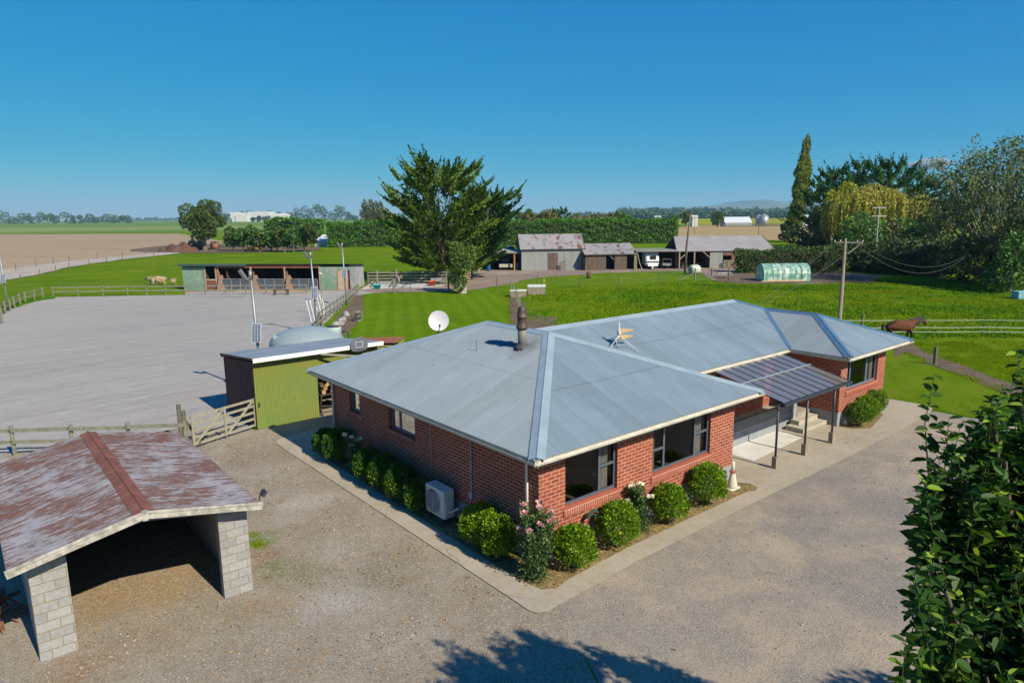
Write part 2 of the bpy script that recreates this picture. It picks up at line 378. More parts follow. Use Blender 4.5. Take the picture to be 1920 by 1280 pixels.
S.view_settings.view_transform='Standard'; S.view_settings.look='None'; S.view_settings.exposure=.4; S.view_settings.gamma=1
S.cycles.max_bounces=6; S.cycles.transparent_max_bounces=12; S.cycles.sample_clamp_indirect=6
try: S.cycles.use_denoising=True
except Exception: pass
# ---------------------------------------------------------------- ground materials
def groundmat(name,cols,s1=.15,s2=1.2,s3=14,bump=.03,rough=.95,grain=None,rot=0.,speck=None,patch=None,bs=6,stripes=None,spec=.02,spots=None):
    t=NT(name); v=t.coord('World'); vg=t.coord('World',grain,rot) if grain else v
    a,b,c=cols; n1=t.noise(v,s1,4,.6); n2=t.noise(vg,s2,5,.65); n3=t.noise(vg,s3,3,.7)
    col=t.mix(t.ramp(n1,.35,.65),a,b); col=t.mix(t.ramp(n2,.42,.68,0,.8),col,c)
    col=t.mix(1.,col,t.mix(t.ramp(n3,.25,.75),(.72,.72,.72),(1.22,1.22,1.22)),'MULTIPLY')
    if stripes:
        w=t.n('ShaderNodeTexWave'); w.inputs['Scale'].default_value=stripes[0]; w.inputs['Distortion'].default_value=1.2; w.inputs['Detail'].default_value=2
        t.l(t.coord('World',(1,1,1),stripes[1]),w.inputs['Vector']); col=t.mix(t.ramp(w.outputs['Fac'],.3,.7,0,stripes[3]),col,stripes[2])
    if patch:
        for (sc,lo,hi,pc,am) in patch: col=t.mix(t.ramp(t.noise(v,sc,5,.65,.4),lo,hi,0,am),col,pc)
    for (px_,py_,r_,pc,am) in (spots or ()):
        c0=G(px_,py_) if px_>60 else Vector((px_,py_,0)); vd=t.n('ShaderNodeVectorMath',operation='DISTANCE'); t.l(v,vd.inputs[0]); vd.inputs[1].default_value=(c0.x,c0.y,0)
        nn=t.noise(v,1.1/r_,5,.7); dd=t.math('ADD',vd.outputs['Value'],t.math('MULTIPLY',t.math('SUBTRACT',nn,.5),2.6*r_)); fine=t.ramp(t.noise(v,9,3,.7),.35,.6,.35,1)
        col=t.mix(t.math('MULTIPLY',t.ramp(dd,r_*.25,r_*1.15,am,0),fine),col,pc)
    if speck:
        for (sc,th,pc) in speck:
            vc=t.vor(v,sc,'Color'); sp=t.n('ShaderNodeSeparateColor'); t.l(vc,sp.inputs[0])
            col=t.mix(t.ramp(sp.outputs[0],th,th+.02),col,pc)
    h=t.noise(vg,bs,5,.75); return t.finish(col,rough,0,spec,t.bump(h,bump))
M_={}
YARDSPOTS=[(560,945,1.2,(.42,.37,.33),.8),(640,1120,1.0,(.42,.39,.36),.7),(700,1090,.9,(.17,.15,.08),.8),(560,1075,.9,(.17,.16,.07),.8),(520,1060,.6,(.13,.16,.04),.8),(488,1012,.55,(.07,.16,.008),1.),(485,1040,.6,(.24,.13,.06),.8),
 (430,870,1.3,(.20,.15,.10),.7),(500,850,1.6,(.22,.165,.11),.7),(520,830,1.0,(.26,.15,.10),.5),(590,900,1.0,(.24,.19,.13),.6),(650,960,1.0,(.25,.20,.14),.6),(760,1040,.8,(.20,.17,.10),.6),(600,1220,1.2,(.25,.20,.14),.5),(150,1260,.9,(.26,.14,.06),.7),(300,1200,1.0,(.27,.20,.12),.6),(420,1150,.9,(.22,.19,.12),.6),(300,1090,1.5,(.33,.225,.115),.95),(200,1120,1.2,(.31,.215,.12),.9),(380,1040,.9,(.34,.21,.09),.85),(25,1180,.8,(.15,.15,.06),.8),(850,1140,1.0,(.28,.22,.15),.6),(500,1130,.7,(.30,.18,.09),.5)]
M_['grass']=groundmat('pasture',((.095,.175,.003),(.14,.21,.005),(.068,.14,.003)),.06,.5,7,.12,bs=4,patch=((.11,.5,.68,(.18,.22,.008),.75),(.35,.52,.66,(.055,.13,.006),.55),(1.2,.58,.72,(.05,.11,.006),.45),(.07,.6,.7,(.17,.17,.03),.4)))
M_['lawn']=groundmat('mown_lawn',((.105,.19,.004),(.082,.155,.003),(.14,.21,.008)),.12,.7,16,.03,stripes=(.22,radians(-9.5),(.062,.130,.002),.35),patch=((.17,.6,.72,(.15,.13,.05),.35),))
M_['lawn2']=groundmat('side_lawn_grass',((.105,.168,.004),(.07,.13,.003),(.14,.18,.015)),.2,.8,16,.04,grain=(1,.35,1),rot=radians(25),patch=((.5,.6,.72,(.17,.16,.06),.4),))
M_['gravel']=groundmat('yard_gravel',((.315,.262,.198),(.25,.206,.15),(.37,.32,.255)),.13,.8,26,.02,patch=((.35,.52,.68,(.22,.175,.12),.65),(.8,.58,.72,(.19,.16,.10),.5),(.16,.56,.70,(.40,.355,.30),.6)),
    speck=((44,.86,(.40,.36,.315)),(50,.88,(.165,.135,.105)),(34,.96,(.34,.21,.12))),bs=34,spots=YARDSPOTS)
M_['gravel2']=groundmat('drive_gravel',((.285,.24,.19),(.235,.202,.165),(.325,.275,.215)),.13,.7,28,.02,grain=(.3,1.15,1),rot=radians(-42),patch=((.38,.47,.6,(.40,.31,.22),.9),(1.3,.5,.66,(.37,.29,.21),.7),(.16,.5,.64,(.19,.17,.15),.75),(2.4,.66,.74,(.15,.125,.10),.5)),
    speck=((55,.87,(.36,.33,.29)),(60,.88,(.17,.15,.13))),bs=36)
M_['arena']=groundmat('arena_sand',((.39,.358,.33),(.35,.327,.305),(.30,.278,.255)),.05,.6,9,.09,grain=(.10,1.6,1),rot=radians(-48),patch=((.06,.5,.68,(.285,.28,.275),.6),(2.2,.66,.72,(.21,.195,.185),.55),(.16,.62,.7,(.37,.345,.32),.5)),bs=5)
M_['dirt']=groundmat('farmyard_dirt',((.26,.195,.155),(.20,.145,.115),(.31,.25,.215)),.08,.5,8,.03,grain=(.5,1.5,1),patch=((.15,.55,.66,(.36,.31,.28),.6),(.3,.6,.7,(.14,.12,.05),.4)))
M_['lane']=groundmat('lane_gravel',((.40,.345,.29),(.34,.29,.24),(.45,.39,.33)),.08,.6,6,.02,patch=((.2,.6,.68,(.2,.17,.09),.5),))
M_['plough']=groundmat('ploughed_earth',((.34,.25,.165),(.30,.215,.14),(.38,.285,.19)),.012,.06,.9,.05,grain=(.3,3,1),rot=radians(8),patch=((.02,.5,.7,(.36,.27,.18),.5),),bs=1)
M_['soil']=groundmat('bare_soil',((.15,.105,.075),(.11,.08,.06),(.2,.15,.11)),.4,1.6,14,.03,patch=((.9,.56,.64,(.07,.11,.015),.5),))
M_['stable_sand']=groundmat('yard_sand',((.40,.27,.16),(.34,.22,.13),(.44,.31,.19)),.3,1.2,10,.02)
M_['litter']=groundmat('leaf_litter',((.20,.14,.075),(.15,.11,.06),(.30,.20,.09)),.6,3,30,.02,speck=((22,.8,(.35,.24,.10)),(30,.85,(.05,.09,.01))))
M_['field_green']=groundmat('far_green',((.13,.20,.035),(.10,.165,.03),(.17,.24,.05)),.006,.03,.5,.05,grain=(.2,2,1),bs=.5)
M_['field_pale']=groundmat('far_pale',((.20,.25,.08),(.16,.22,.06),(.24,.28,.10)),.006,.03,.5,.05,grain=(.2,2,1),bs=.5)
M_['stubble']=groundmat('stubble',((.36,.255,.125),(.30,.215,.11),(.40,.29,.15)),.02,.1,1.,.04,grain=(.3,2,1),bs=1)
M_['yellow']=groundmat('yellow_crop',((.26,.28,.02),(.22,.25,.02),(.3,.3,.03)),.01,.1,1.,.04,bs=1)
def ground_round(name,pts,z,mat,jag=.0,step=1.,seed=0,kind='structure'):
    out=[]; n=len(pts)
    for i in range(n):
        a=Vector(pts[i][:2]);b=Vector(pts[(i+1)%n][:2]); d=b-a; L=d.length; k=max(1,min(400,int(L/step))); nr=Vector((-d.y,d.x))/max(L,1e-6)
        for j in range(k):
            p=a+d*(j/k); q=p+nr*jag*(mnoise.noise(Vector((p.x*.9/step,p.y*.9/step,seed)))*1.3+mnoise.noise(Vector((p.x*.25/step,p.y*.25/step,seed+9)))*1.8)
            out.append((q.x,q.y,0))
    if Vector((0,0,1)).dot(sum(((Vector(out[i]).cross(Vector(out[(i+1)%len(out)]))) for i in range(len(out))),Vector()))<0: out=out[::-1]
    me=bpy.data.meshes.new(name); me.from_pydata(out,[],[tuple(range(len(out)))]); me.materials.append(mat); me.update()
    o=bpy.data.objects.new(name,me); C.objects.link(o); o.location.z=z; o['kind']=kind; return o
def pxs(*ps): return [G(x,y) for x,y in ps]
r=12500
ground_round('ground',[(r*cos(a*pi/24),r*sin(a*pi/24)) for a in range(48)],0,M_['grass'],step=900)
ground_round('far_field',[(-9000,1300),(-2500,900),(-700,560),(-330,430),(-190,470),(-60,520),(200,900),(3000,4000),(0,9000),(-9000,8000)],.03,M_['field_green'],step=40,jag=4)
ground_round('far_field',[(-1500,640),(-420,520),(-230,560),(-60,640),(0,760),(-500,820),(-1600,1000)],.06,M_['field_pale'],step=40,jag=5)
ground_round('ploughed_field',[G(-420,440),G(0,440),G(200,438.5),G(332,438),G(420,452),G(415,466),G(330,470),G(300,474),G(230,481),G(130,491),G(0,508),G(-420,575)],.05,M_['plough'],step=6,jag=1)
ground_round('lane',pxs((-420,600),(0,528),(60,517),(130,501),(230,487),(340,475),(430,470),(520,468),(520,464),(430,466),(340,470),(230,480.5),(130,490),(0,507),(-420,568)),.08,M_['lane'],step=2,jag=.5)
ground_round('bare_earth',pxs((238,472),(300,473),(340,475),(470,474),(600,470),(600,463),(480,462),(400,458),(320,460),(260,466)),.11,M_['soil'],step=2,jag=.7)
ground_round('stubble_field',[G(1270,446),G(1490,452),G(1640,458),G(1640,424),G(1500,421),G(1300,422),G(1265,428)],.05,M_['stubble'],step=12,jag=2)
ground_round('yellow_field',[G(1180,420),G(1640,422),G(1640,408),G(1340,409.5),G(1180,411)],.04,M_['yellow'],step=40,jag=4)
ground_round('pale_field',[G(1150,411.3),G(1700,409),G(1700,405),G(1150,407)],.03,M_['field_pale'],step=80,jag=5)
ground_round('road',pxs((1440,486),(1470,484),(1560,479),(1700,470),(1700,466),(1560,472),(1480,476),(1400,470),(1330,462),(1275,458),(1275,462),(1330,468),(1400,478)),.07,flat('road_seal',(.30,.30,.29),.9,scale=.2,coord='World'),step=2,jag=.2)
ground_round('riding_arena',[(-51.5,76.3),(-49.3,66.5),(-44,57.5),(-37,44),(-31,28),(-28,15),HP(-8.5,11),G(0,850),G(345,803),HP(-.8,16.3),HP(-.6,20),(-12.9,35),(-14.6,50),(-15.6,58.5),(-18.2,79.2),(-25,78)],.008,M_['arena'],step=.8,jag=.12)
ground_round('farmyard',pxs((360,557),(345,545),(600,543),(657,543),(684,540),(690,531),(760,530),(860,522),(900,506),(978,506),(1190,503),(1272,499),(1447,498),(1560,509),(1700,520),(1650,527),(1520,532),(1385,531),(1340,527),(1305,508),(1270,508),(1130,512),(1000,521),(945,534),(870,546),(700,549),(668,553),(600,557)),.016,M_['dirt'],step=1.2,jag=.35)
ground_round('arena_apron',pxs((345,557),(345,548),(600,545),(675,546),(700,549),(669,554),(600,563),(560,557)),.022,M_['arena'],step=1,jag=.15)
ground_round('stable_yard',pxs((440,547),(440,540),(602,538),(602,543),(576,548)),.028,M_['stable_sand'],step=.6,jag=.15)
ground_round('concrete_slab',pxs((676,544),(700,529),(800,531),(840,536),(800,540),(745,541)),.05,flat('pale_concrete',(.48,.46,.43),.9,scale=.8,coord='World'),step=3,jag=.03)
ground_round('garden_bed',pxs((1340,519),(1372,511),(1500,516),(1560,515),(1640,518),(1790,524),(1790,527.5),(1640,529.5),(1560,530),(1440,532),(1386,531),(1340,527)),.03,M_['soil'],step=1,jag=.3)
ground_round('lawn',[G(672,553),G(700,549.5),G(780,549),G(862,547.5),G(925,540),G(938,560),G(950,600),G(962,640),(1.2,44),(-2,36),(-9,38),(-9.7,42),G(604,613),(-13.8,55),(-14.2,60)],.012,M_['lawn'],step=.8,jag=.12)
ground_round('bare_earth',[G(668,553),G(680,553),(-13.1,60),(-12.2,50),(-11.7,44),(-12.8,44),(-14,51),(-15,58)],.018,M_['soil'],step=.6,jag=.15)
ground_round('bare_earth',pxs((955,548),(966,548),(985,575),(990,590),(1045,596),(1040,612),(975,628),(962,640),(958,600)),.018,M_['soil'],step=.5,jag=.3,seed=3)
ground_round('side_lawn',[HP(18,8),HP(22,2.2),G(1690,752),G(1750,768),G(1822,783),(21,26),(40,14),(44,22),G(1875,738),G(1832,717),G(1762,692),G(1700,664),HP(22,9)],.014,M_['lawn2'],step=.5,jag=.07)
ground_round('bare_earth',pxs((1675,668),(1700,661),(1760,689),(1832,715),(1880,738),(1960,770),(1960,748),(1880,712),(1830,694),(1780,677),(1735,655),(1705,640),(1680,650)),.02,M_['soil'],step=.4,jag=.16,seed=5)
ground_round('yard_gravel',[(-40,-12),(2.1,-12),(2.1,8),HP(-.3,-1.2),HP(3,3),HP(3,13),HP(6,20),HP(1.9,20),HP(1.9,16.3),HP(-.8,16.2),G(480,806),G(345,803),G(0,850),(-24,19),(-40,10)],.004,M_['gravel'],step=.5,jag=.07)
ground_round('drive_gravel',[(2.1,-12),(45,-12),(40,14),G(1925,800),G(1822,783),G(1750,768),G(1720,762),HP(21,3),HP(8,3),HP(3,3),HP(-.3,-1.2),(1.6,10.5)],.006,M_['gravel2'],step=.5,jag=.3)
# ---------------------------------------------------------------- concrete path round the house
conc=NT('path_concrete'); v=conc.coord('World'); n1=conc.noise(v,.5,4,.6); n2=conc.noise(v,3,5,.7); n3=conc.noise(v,30,3,.7)
cc=conc.mix(conc.ramp(n1,.35,.65),(.395,.34,.27),(.33,.28,.22)); cc=conc.mix(conc.ramp(n2,.48,.72,0,.65),cc,(.31,.225,.10)); cc=conc.mix(1.,cc,conc.mix(conc.ramp(n3,.3,.7),(.86,.86,.86),(1.1,1.1,1.1)),'MULTIPLY')
cr=conc.n('ShaderNodeTexVoronoi',feature='DISTANCE_TO_EDGE'); cr.inputs['Scale'].default_value=.28
wv=conc.n('ShaderNodeMixRGB'); wv.blend_type='ADD'; wv.inputs[0].default_value=.35; nz=conc.n('ShaderNodeTexNoise'); nz.inputs['Scale'].default_value=1.4; nz.inputs['Detail'].default_value=5; conc.l(v,nz.inputs['Vector']); conc.l(v,wv.inputs[1]); conc.l(nz.outputs['Color'],wv.inputs[2]); conc.l(wv.outputs[0],cr.inputs['Vector'])
cc=conc.mix(conc.ramp(cr.outputs['Distance'],0,.003,.6,0),cc,(.10,.09,.07))
M_['conc']=conc.finish(cc,.9,0,.2,conc.bump(n3,.004))
def slab(name,uvs,z0,z1,mat,kind='structure'):
    p=[HP(a,b) for a,b in uvs]; mb=MB(); mb.prism([(q.x,q.y) for q in p],z0,z1); o=mb.build(name,mat); o['kind']=kind; return o
pth=[(-.87,13.9),(-.87,-.72),(-.80,-.92),(-.6,-1.02),(-.2,-1.0),(2.6,-.84),(7.5,-.8),(14.2,-.82),(19,-.76),(21.7,-.62),(22.6,-.45),(22.95,-.1),(23.0,.6),(22.9,1.4),(22.5,2.1),(21.9,1.7),(21.0,1.2),(20.0,.55),(18.6,.25),(17.8,.1),(17.2,.5),(16.99,1.06),(16.99,3.5),(8.85,3.5),(8.85,.5),(9.1,.1),(9.0,-.25),(8.7,-.34),(8.4,-.22),(5.4,-.2),(2.4,-.24),(.6,-.36),(.2,-.46),(-.1,-.3),(-.22,.3),(-.2,5),(-.15,12.3),(.6,12.6),(2.2,12.6),(3.,14.4),(.4,14.6),(-.3,14.5),(-.7,14.3)]
ground_round('concrete_path',[HP(a,b) for a,b in pth[::-1]],.026,M_['conc'],step=.3,jag=.008,seed=4)
slab('path_patch',[(11.0,1.12),(14.6,1.28),(14.85,2.36),(11.0,2.36)],.03,.039,flat('new_concrete',(.60,.57,.52),.9,var=.12,scale=1.5,coord='World'))
ground_round('flower_bed',[HP(-.3,12.35),HP(-.3,-.55),HP(9.1,-.45),HP(9.1,.65),HP(.65,.65),HP(.65,12.35)],.02,M_['litter'],step=5)
ground_round('flower_bed',[HP(16.9,1.1),HP(16.9,0),HP(21,.3),HP(23,2.3),HP(21,2)],.02,M_['litter'],step=5)
# ---------------------------------------------------------------- house materials
def brickmat(name,c1,c2,mortar,w=.24,h=.086,ms=.011,dark=None,soft=.35,var_=0):
    t=NT(name); uv=t.coord('UV'); b=t.n('ShaderNodeTexBrick'); b.offset=.5
    for k,v in(('Scale',1),('Brick Width',w),('Row Height',h),('Mortar Size',ms),('Mortar Smooth',.1),('Bias',0.)): b.inputs[k].default_value=v
    b.inputs['Color1'].default_value=(*c1,1); b.inputs['Color2'].default_value=(*c2,1); b.inputs['Mortar'].default_value=(*mortar,1)
    t.l(uv,b.inputs['Vector']); n=t.noise(uv,1.1,4,.65); n2=t.noise(uv,14,3,.6)
    c=t.mix(t.ramp(n,.5,.75,0,.45),b.outputs['Color'],dark or tuple(x*.55 for x in c1))
    c=t.mix(1.,c,t.mix(t.ramp(n2,.25,.75),(.8,.8,.8),(1.15,1.15,1.15)),'MULTIPLY')
    if var_:
        c=t.mix(t.ramp(t.noise(uv,.8,4,.7),.55,.7,0,.55),c,(.16,.035,.025)); c=t.mix(t.ramp(t.noise(t.coord('UV',(3.7,10,1)),1.,0,.5),.62,.66,0,.5),c,(.42,.11,.055))
        n5=t.noise(uv,.9,3,.6); c=t.mix(b.outputs['Fac'],c,t.mix(t.ramp(n5,.35,.65),mortar,tuple(x*.72 for x in mortar)))
    else: c=t.mix(b.outputs['Fac'],c,mortar)
    h_=t.math('SUBTRACT',t.math('MULTIPLY',n2,.3),b.outputs['Fac'])
    return t.finish(c,.9,0,.2,t.bump(h_,.008))
brick=brickmat('red_brick',(.36,.074,.036),(.265,.05,.028),(.47,.36,.275),w=.27,h=.10,ms=.0105,var_=1)
sillm=brickmat('sill_brick',(.38,.10,.06),(.30,.075,.045),(.60,.50,.38),w=.5,h=.3,ms=.0)
block=brickmat('concrete_block',(.33,.32,.31),(.255,.25,.25),(.26,.19,.09),w=.40,h=.20,ms=.007,dark=(.47,.45,.43))
found=flat('foundation_render',(.27,.28,.30),.85,var=.15,scale=2)
def roofmat(name,base,lap,along=3.9,sheet=.76,stain=.35,rough=.42,metal=.25,var=.12,lapdark=.45):
    """painted corrugated iron: sheets with lap joints, weathering streaks and odd dark scuffs"""
    t=NT(name); uv=t.coord('UV'); sx=t.n('ShaderNodeSeparateXYZ'); t.l(uv,sx.inputs[0])
    st=t.n('ShaderNodeMapping'); st.inputs['Scale'].default_value=(1.6,.25,1); t.l(uv,st.inputs['Vector'])
    n1=t.noise(st.outputs[0],1.3,5,.65); n2=t.noise(uv,.35,4,.6)
    sk=t.n('ShaderNodeMapping'); sk.inputs['Scale'].default_value=(9,1.6,1); t.l(uv,sk.inputs['Vector']); n3=t.noise(sk.outputs[0],.55,4,.6)
    c=t.mix(t.ramp(n1,.35,.68),base,tuple(x*(1+var*1.6) for x in base)); c=t.mix(t.ramp(n2,.4,.7,0,.7),c,tuple(x*(1-var*1.5) for x in base))
    c=t.mix(t.ramp(n3,.655,.72,0,stain),c,(.08,.085,.09)); c=t.mix(t.ramp(t.noise(st.outputs[0],4.5,4,.7),.5,.72,0,.28),c,tuple(x*1.35 for x in base))
    ix=t.math('FLOOR',t.math('DIVIDE',sx.outputs[0],sheet)); wn=t.n('ShaderNodeTexWhiteNoise',noise_dimensions='1D'); t.l(ix,wn.inputs['W'])
    c=t.mix(1.,c,t.mix(wn.outputs[0],(.955,.955,.955),(1.04,1.04,1.04)),'MULTIPLY')
    fx=t.math('FRACT',t.math('DIVIDE',sx.outputs[0],sheet*2)); l1=t.ramp(t.math('ABSOLUTE',t.math('SUBTRACT',fx,.5)),.0,.014,lapdark,0)
    fy=t.math('FRACT',t.math('DIVIDE',t.math('SUBTRACT',sx.outputs[1],lap),along)); l2=t.ramp(t.math('ABSOLUTE',t.math('SUBTRACT',fy,.5)),.0,.006,.6,0)
    c=t.mix(t.math('MAXIMUM',l1,l2),c,(.09,.09,.10))
    if stain>.3:   # soot blown round the flue
        ds=t.n('ShaderNodeVectorMath',operation='DISTANCE'); wn2=t.n('ShaderNodeMapping'); wn2.inputs['Scale'].default_value=(1.,.75,1); t.l(uv,wn2.inputs['Vector']); t.l(wn2.outputs[0],ds.inputs[0]); ds.inputs[1].default_value=(4.75,3.10,0)
        c=t.mix(t.ramp(t.math('ADD',ds.outputs['Value'],t.math('MULTIPLY',t.noise(uv,3.5,4,.7),.9)),.45,1.15,.75,0),c,(.05,.048,.048))
    rb=t.math('ABSOLUTE',t.math('SUBTRACT',t.math('FRACT',t.math('DIVIDE',sx.outputs[0],.092)),.75)); c=t.mix(t.ramp(rb,.05,.30,.42,0),c,(.05,.055,.06))   # shade between the ribs, painted dark into the valleys of the iron
    return t.finish(c,rough,metal,.4)
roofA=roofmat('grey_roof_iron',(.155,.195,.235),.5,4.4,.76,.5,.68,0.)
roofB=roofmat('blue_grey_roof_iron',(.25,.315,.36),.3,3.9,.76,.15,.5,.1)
capm=flat('ridge_capping',(.27,.335,.385),.5,.05,.3,.14,1.5)
capb=flat('blue_capping',(.10,.19,.28),.4,.25,.4,.12,1.5)
fasc=flat('cream_fascia',(.44,.40,.32),.7,var=.22,scale=4)
white=flat('white_paint',(.78,.77,.73),.6,var=.10,scale=4)
whg=flat('worn_cream_gutter',(.56,.52,.44),.6,var=.28,scale=5)
gut=flat('grey_gutter',(.46,.44,.40),.6,var=.25,scale=5)
soff=flat('soffit',(.42,.36,.27),.8,var=.1)
frm=flat('slate_aluminium',(.115,.14,.18),.4,.3,.5,.08)
frmb=flat('blue_aluminium',(.15,.21,.32),.4,.2,.5,.08)
curt=flat('curtain',(.82,.82,.80),.9,var=.1,scale=8,grain=(6,6,.5))
blind=flat('blind',(.42,.38,.28),.9,var=.12,scale=3)
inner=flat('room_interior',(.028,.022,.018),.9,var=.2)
wood=flat('grey_timber',(.30,.275,.22),.85,var=.25,scale=3,grain=(1,1,4))
orange_w=flat('honey_timber',(.42,.19,.05),.5,var=.2,scale=3)
glass=NT('window_glass'); g=glass.n('ShaderNodeBsdfGlossy'); g.inputs['Roughness'].default_value=.02; g.inputs['Color'].default_value=(.85,.9,.95,1)
tr=glass.n('ShaderNodeBsdfTransparent'); tr.inputs[0].default_value=(.46,.44,.42,1); fr=glass.n('ShaderNodeFresnel'); fr.inputs[0].default_value=1.5
mx=glass.n('ShaderNodeMixShader'); glass.l(glass.math('MULTIPLY',fr.outputs[0],.8),mx.inputs[0]); glass.l(tr.outputs[0],mx.inputs[1]); glass.l(g.outputs[0],mx.inputs[2]); glass.l(mx.outputs[0],glass.out.inputs[0]); glassm=glass.m
E_=3.0; SLP=.3810; w_,l_,bx_,w2_,cl_,cp_,cw_=9.44,12.56,2.915,7.826,16.37,.469,5.83; bv1=bx_+w2_; cu1=cl_+cw_
H_=hthing('brick_house','single storey red brick farmhouse with blue grey corrugated iron hip roof','house')
# walls, with window openings cut by building the wall in pieces
WALL_TOP=2.86
def wallrun(mb,a,b,th,outward,z0,z1,openings):
    """vertical wall a->b (local xy), openings: (s0,s1,z0,z1); outward: unit xy"""
    a=Vector(a);b=Vector(b);L=(b-a).length;d=(b-a)/L; o=Vector(outward)
    cuts=sorted({0.,L,*[x for q in openings for x in q[:2]]}); zc=sorted({z0,z1,*[z for q in openings for z in q[2:]]})
    def P(s,t,z): q=a+d*s-o*t; return (q.x,q.y,z)
    rev=(d.x*o.y-d.y*o.x)>0
    def F(vs,uv,m=0):
        if rev: vs=vs[::-1];uv=uv[::-1]
        mb.add(vs,[(0,1,2,3)],[uv],m)
    for i in range(len(cuts)-1):
        for j in range(len(zc)-1):
            s0,s1,za,zb=cuts[i],cuts[i+1],zc[j],zc[j+1]; cs,cz=(s0+s1)/2,(za+zb)/2
            if any(q[0]<cs<q[1] and q[2]<cz<q[3] for q in openings): continue
            F([P(s0,0,za),P(s1,0,za),P(s1,0,zb),P(s0,0,zb)],[(s0,za),(s1,za),(s1,zb),(s0,zb)])
            F([P(s1,th,za),P(s0,th,za),P(s0,th,zb),P(s1,th,zb)],[(s1,za),(s0,za),(s0,zb),(s1,zb)],1)
    for s0,s1,za,zb in openings:
        F([P(s0,0,za),P(s0,0,zb),P(s0,th,zb),P(s0,th,za)],[(0,za),(0,zb),(th,zb),(th,za)])
        F([P(s1,0,zb),P(s1,0,za),P(s1,th,za),P(s1,th,zb)],[(0,zb),(0,za),(th,za),(th,zb)])
        F([P(s0,0,zb),P(s1,0,zb),P(s1,th,zb),P(s0,th,zb)],[(s0,0),(s1,0),(s1,th),(s0,th)])
        F([P(s1,0,za),P(s0,0,za),P(s0,th,za),P(s1,th,za)],[(s1,0),(s0,0),(s0,th),(s1,th)])
A0,A1,AV1=.60,8.84,11.96     # wing A walls
B0=3.52; CL,CR,CV=17.0,21.08,1.07; BV1=bv1-.6
w1=(1.48,3.40,1.24,2.60); w2=(4.86,7.60,1.24,2.60); w3=(9.80,10.55,1.80,2.60); w4=(6.22,7.80,1.80,2.60); w5=(17.55,20.35,1.40,2.62)
z0=.58
mb=MB()
wallrun(mb,(A0,A0),(A1,A0),.24,(0,-1),z0,WALL_TOP,[(w1[0]-A0,w1[1]-A0,w1[2],w1[3]),(w2[0]-A0,w2[1]-A0,w2[2],w2[3])])
wallrun(mb,(A0,AV1),(A0,A0),.24,(-1,0),z0,WALL_TOP,[(AV1-w3[1],AV1-w3[0],w3[2],w3[3]),(AV1-w4[1],AV1-w4[0],w4[2],w4[3])])
wallrun(mb,(A1,A0),(A1,B0),.24,(1,0),z0,WALL_TOP,[])
wallrun(mb,(A1,B0),(CL,B0),.24,(0,-1),z0,WALL_TOP,[(1.6,3.6,z0,2.5),(4.6,6.4,1.3,2.5)])
wallrun(mb,(CL,B0),(CL,CV),.24,(-1,0),z0,WALL_TOP,[])
wallrun(mb,(CL,CV),(CR,CV),.24,(0,-1),z0,WALL_TOP,[(w5[0]-CL,w5[1]-CL,w5[2],w5[3])])
wallrun(mb,(CR,CV),(CR,BV1),.24,(1,0),z0,WALL_TOP,[(2.4,4.2,1.4,2.5)])
wallrun(mb,(CR,BV1),(A1,BV1),.24,(0,1),z0,WALL_TOP,[]); wallrun(mb,(A1,BV1),(A1,AV1),.24,(1,0),z0,WALL_TOP,[]); wallrun(mb,(A1,AV1),(A0,AV1),.24,(0,1),z0,WALL_TOP,[])
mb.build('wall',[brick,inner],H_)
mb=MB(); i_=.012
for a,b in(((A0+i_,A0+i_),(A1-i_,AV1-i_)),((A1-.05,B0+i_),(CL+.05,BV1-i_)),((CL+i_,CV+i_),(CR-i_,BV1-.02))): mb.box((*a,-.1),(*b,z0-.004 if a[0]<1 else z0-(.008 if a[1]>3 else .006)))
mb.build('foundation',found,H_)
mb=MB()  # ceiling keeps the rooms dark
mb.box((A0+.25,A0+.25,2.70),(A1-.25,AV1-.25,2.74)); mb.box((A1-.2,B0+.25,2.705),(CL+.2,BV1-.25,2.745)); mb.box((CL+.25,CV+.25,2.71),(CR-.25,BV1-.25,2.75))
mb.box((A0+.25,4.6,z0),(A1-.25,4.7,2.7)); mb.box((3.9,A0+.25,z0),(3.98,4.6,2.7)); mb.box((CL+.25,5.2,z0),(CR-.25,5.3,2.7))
mb.build('inner_wall',inner,H_)
